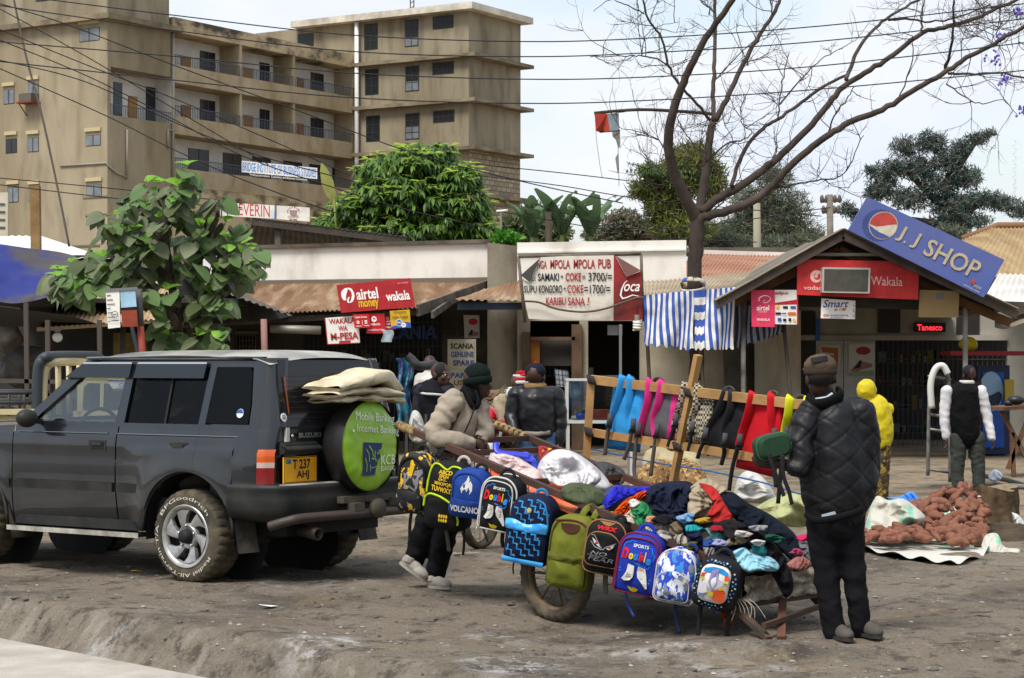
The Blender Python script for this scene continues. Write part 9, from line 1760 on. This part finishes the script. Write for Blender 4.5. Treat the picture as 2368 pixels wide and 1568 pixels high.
m=MB(); shape(m,[(2292+28*cos(radians(a)),905-46*sin(radians(a)))for a in range(0,360,12)],fq); m.build('emblem',M('mark_pale',hx('#8fb4d4'),.4),d_,world=True); m=MB(); shape(m,[(2292+26*cos(radians(a)),905-44*sin(radians(a)))for a in range(190,351,10)]+[(2310,905),(2290,915)],lambda x,y:P(x,y,36.92)); m.build('emblem',M('fridge_navy'),d_,world=True)
cb2=thing('cool_box',P(2250,1045,35.8),'dark red drinks cooler cabinet behind the man in the pullover','cooler'); m=MB(); fb(m,2222,890,2268,1042,35.8,36.6); m.build('cabinet',M('cooler_red',hx('#5a2018'),.4,var=hx('#3d1712'),vs=2),cb2,world=True); m=MB(); fb(m,2220,882,2270,890,35.75,36.6); m.build('lid',M('cooler_lid',hx('#3a1612'),.4),cb2,world=True)
cn=thing('counter_awning',P(2270,830,36.4),'narrow red edged shelf awning above the drinks fridge','awning'); m=MB(); fb(m,2198,812,2400,822,36.3,37.2); m.build('shelf',M('shelf_red',hx('#8a2226'),.6),cn,world=True)
m=MB(True); m.ell(P(2240,796,36.6),(.17,.14,.13),16,10,fn=lambda p:p*(1+.12*fbm(p*9,2))); m.build('sack',ylm,label='bright yellow bag on the red edged shelf',cat='bag',loc=P(2240,812,36.6))
tb_=thing('work_table',P(2345,1110,30),'rough dark timber work table with crossed legs at the right edge','table'); m=MB(); m.bar(P(2300,945,30),P(2420,935,30.4),.5,.05); m.build('tabletop',plank,tb_,world=True)
for a,b_ in(((2315,950),(2385,1080)),((2385,950),(2330,1085)),((2340,1000),(2345,1110))):m=MB(); m.bar(P(*a,30),P(*b_,30),.06,.06); m.build('leg',plank,tb_,world=True)
m=MB(True); m.ell(P(2350,925,30.1),(.13,.1,.07)); m.ell(P(2332,932,30.1),(.07,.07,.05)); m.build('machine',blk,label='dark lump of machinery on the rough work table',cat='machine',loc=P(2345,940,30.1))
m=MB(True); m.box(P(2333,905,36.8),(.16,.12,.42)); m.build('canister',M('canister_yellow',hx('#a8913a'),.6),label='yellow blue canister next to the drinks fridge',cat='canister',loc=P(2333,930,36.8))
for pts,lab,r_ in[([(2262,1120),(2310,1128),(2368,1132),(2440,1140)],'pale grey pipe lying on the ground right of the man in the pullover',.035),([(2275,1105),(2340,1118),(2430,1150)],'dark pipe lying behind the pale one at the right edge',.03)]:
 q=[]
 for x,y in pts:p=G(x,y); p.z=gz(p.x,p.y)+r_; q.append(p)
 m=MB(True); m.tube(spline(q,4),r_,8); m.build('pipe',M('pipe_'+str(int(r_*1000)),hx('#6f6d68')if r_>.03 else hx('#2d2c2b'),.6),label=lab,cat='pipe',loc=q[0])
rag('plastic_bag','small pale blue plastic bag on the dirt near the rough table','bag',[(2285,1100),(2300,1085),(2318,1098),(2310,1112),(2290,1112)],27.5,M('bag_pale',hx('#b9c3d0'),.4),bulge=.08,slope=.5,fold=.03,seed=71.,crop=(1,0,0))
def clut(name,label,cat,px,py,w,h,Y,mt,fn=None):
 m=MB(True); k=Y/FPX; c=P(px,py,Y); sd=px*.13; m.ell(c,(w*k/2,min(w,h)*k/2,h*k/2),20,12,fn=lambda p:p*(1+.35*fbm((p.x*4+sd,p.y*4,p.z*4),3))); return m.build(name,mt,label=label,cat=cat,loc=P(px,py+h/2,Y))
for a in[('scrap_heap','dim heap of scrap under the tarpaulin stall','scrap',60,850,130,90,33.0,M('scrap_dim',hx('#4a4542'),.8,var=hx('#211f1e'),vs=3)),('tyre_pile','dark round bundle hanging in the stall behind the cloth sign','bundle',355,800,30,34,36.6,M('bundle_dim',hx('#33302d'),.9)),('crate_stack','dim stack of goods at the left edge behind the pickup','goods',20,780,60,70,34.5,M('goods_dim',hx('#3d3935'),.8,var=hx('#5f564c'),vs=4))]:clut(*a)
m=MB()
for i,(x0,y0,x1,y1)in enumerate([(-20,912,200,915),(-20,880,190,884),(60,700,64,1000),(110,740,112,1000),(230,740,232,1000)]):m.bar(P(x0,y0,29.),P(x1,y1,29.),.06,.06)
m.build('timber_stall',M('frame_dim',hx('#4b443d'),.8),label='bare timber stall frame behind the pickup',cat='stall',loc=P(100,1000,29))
m=MB(True); m.tube(spline([P(300,720,31),P(310,780,31),P(330,850,31),P(345,870,31)],5),.03,6); m.build('hanging_hose',M('hose_dark',(.03,.035,.05),.6),label='dark hose hanging down beside the cloth sign',cat='hose',loc=P(345,870,31))
def shelf_of(label,x0,x1,ys,Y,seed):
 R.seed(seed); r=thing('goods_shelf',P((x0+x1)/2,ys[-1],Y),label,'shelf')
 for y in ys:
  m=MB(); fb(m,x0,y,x1,y+3,Y-.3,Y+.1); m.build('board',dark_wd,r,world=True); x=x0+3
  while x<x1-8:
   w,h=R.uniform(6,15),R.uniform(12,30); m=MB(); fb(m,x,y-h,min(x+w,x1),y,Y-.2,Y+.05); c=R.choice(['#8a3a2a','#b59a3a','#2f4f7a','#a8a49a','#3f6a4a','#6a4a3a','#c0bdb5']); m.build('carton',M('carton_'+c[1:],tuple(q*.3 for q in hx(c)),.7),r,world=True); x+=w+R.uniform(1,7)  # carton colours darkened to hold the shade of the shop interiors
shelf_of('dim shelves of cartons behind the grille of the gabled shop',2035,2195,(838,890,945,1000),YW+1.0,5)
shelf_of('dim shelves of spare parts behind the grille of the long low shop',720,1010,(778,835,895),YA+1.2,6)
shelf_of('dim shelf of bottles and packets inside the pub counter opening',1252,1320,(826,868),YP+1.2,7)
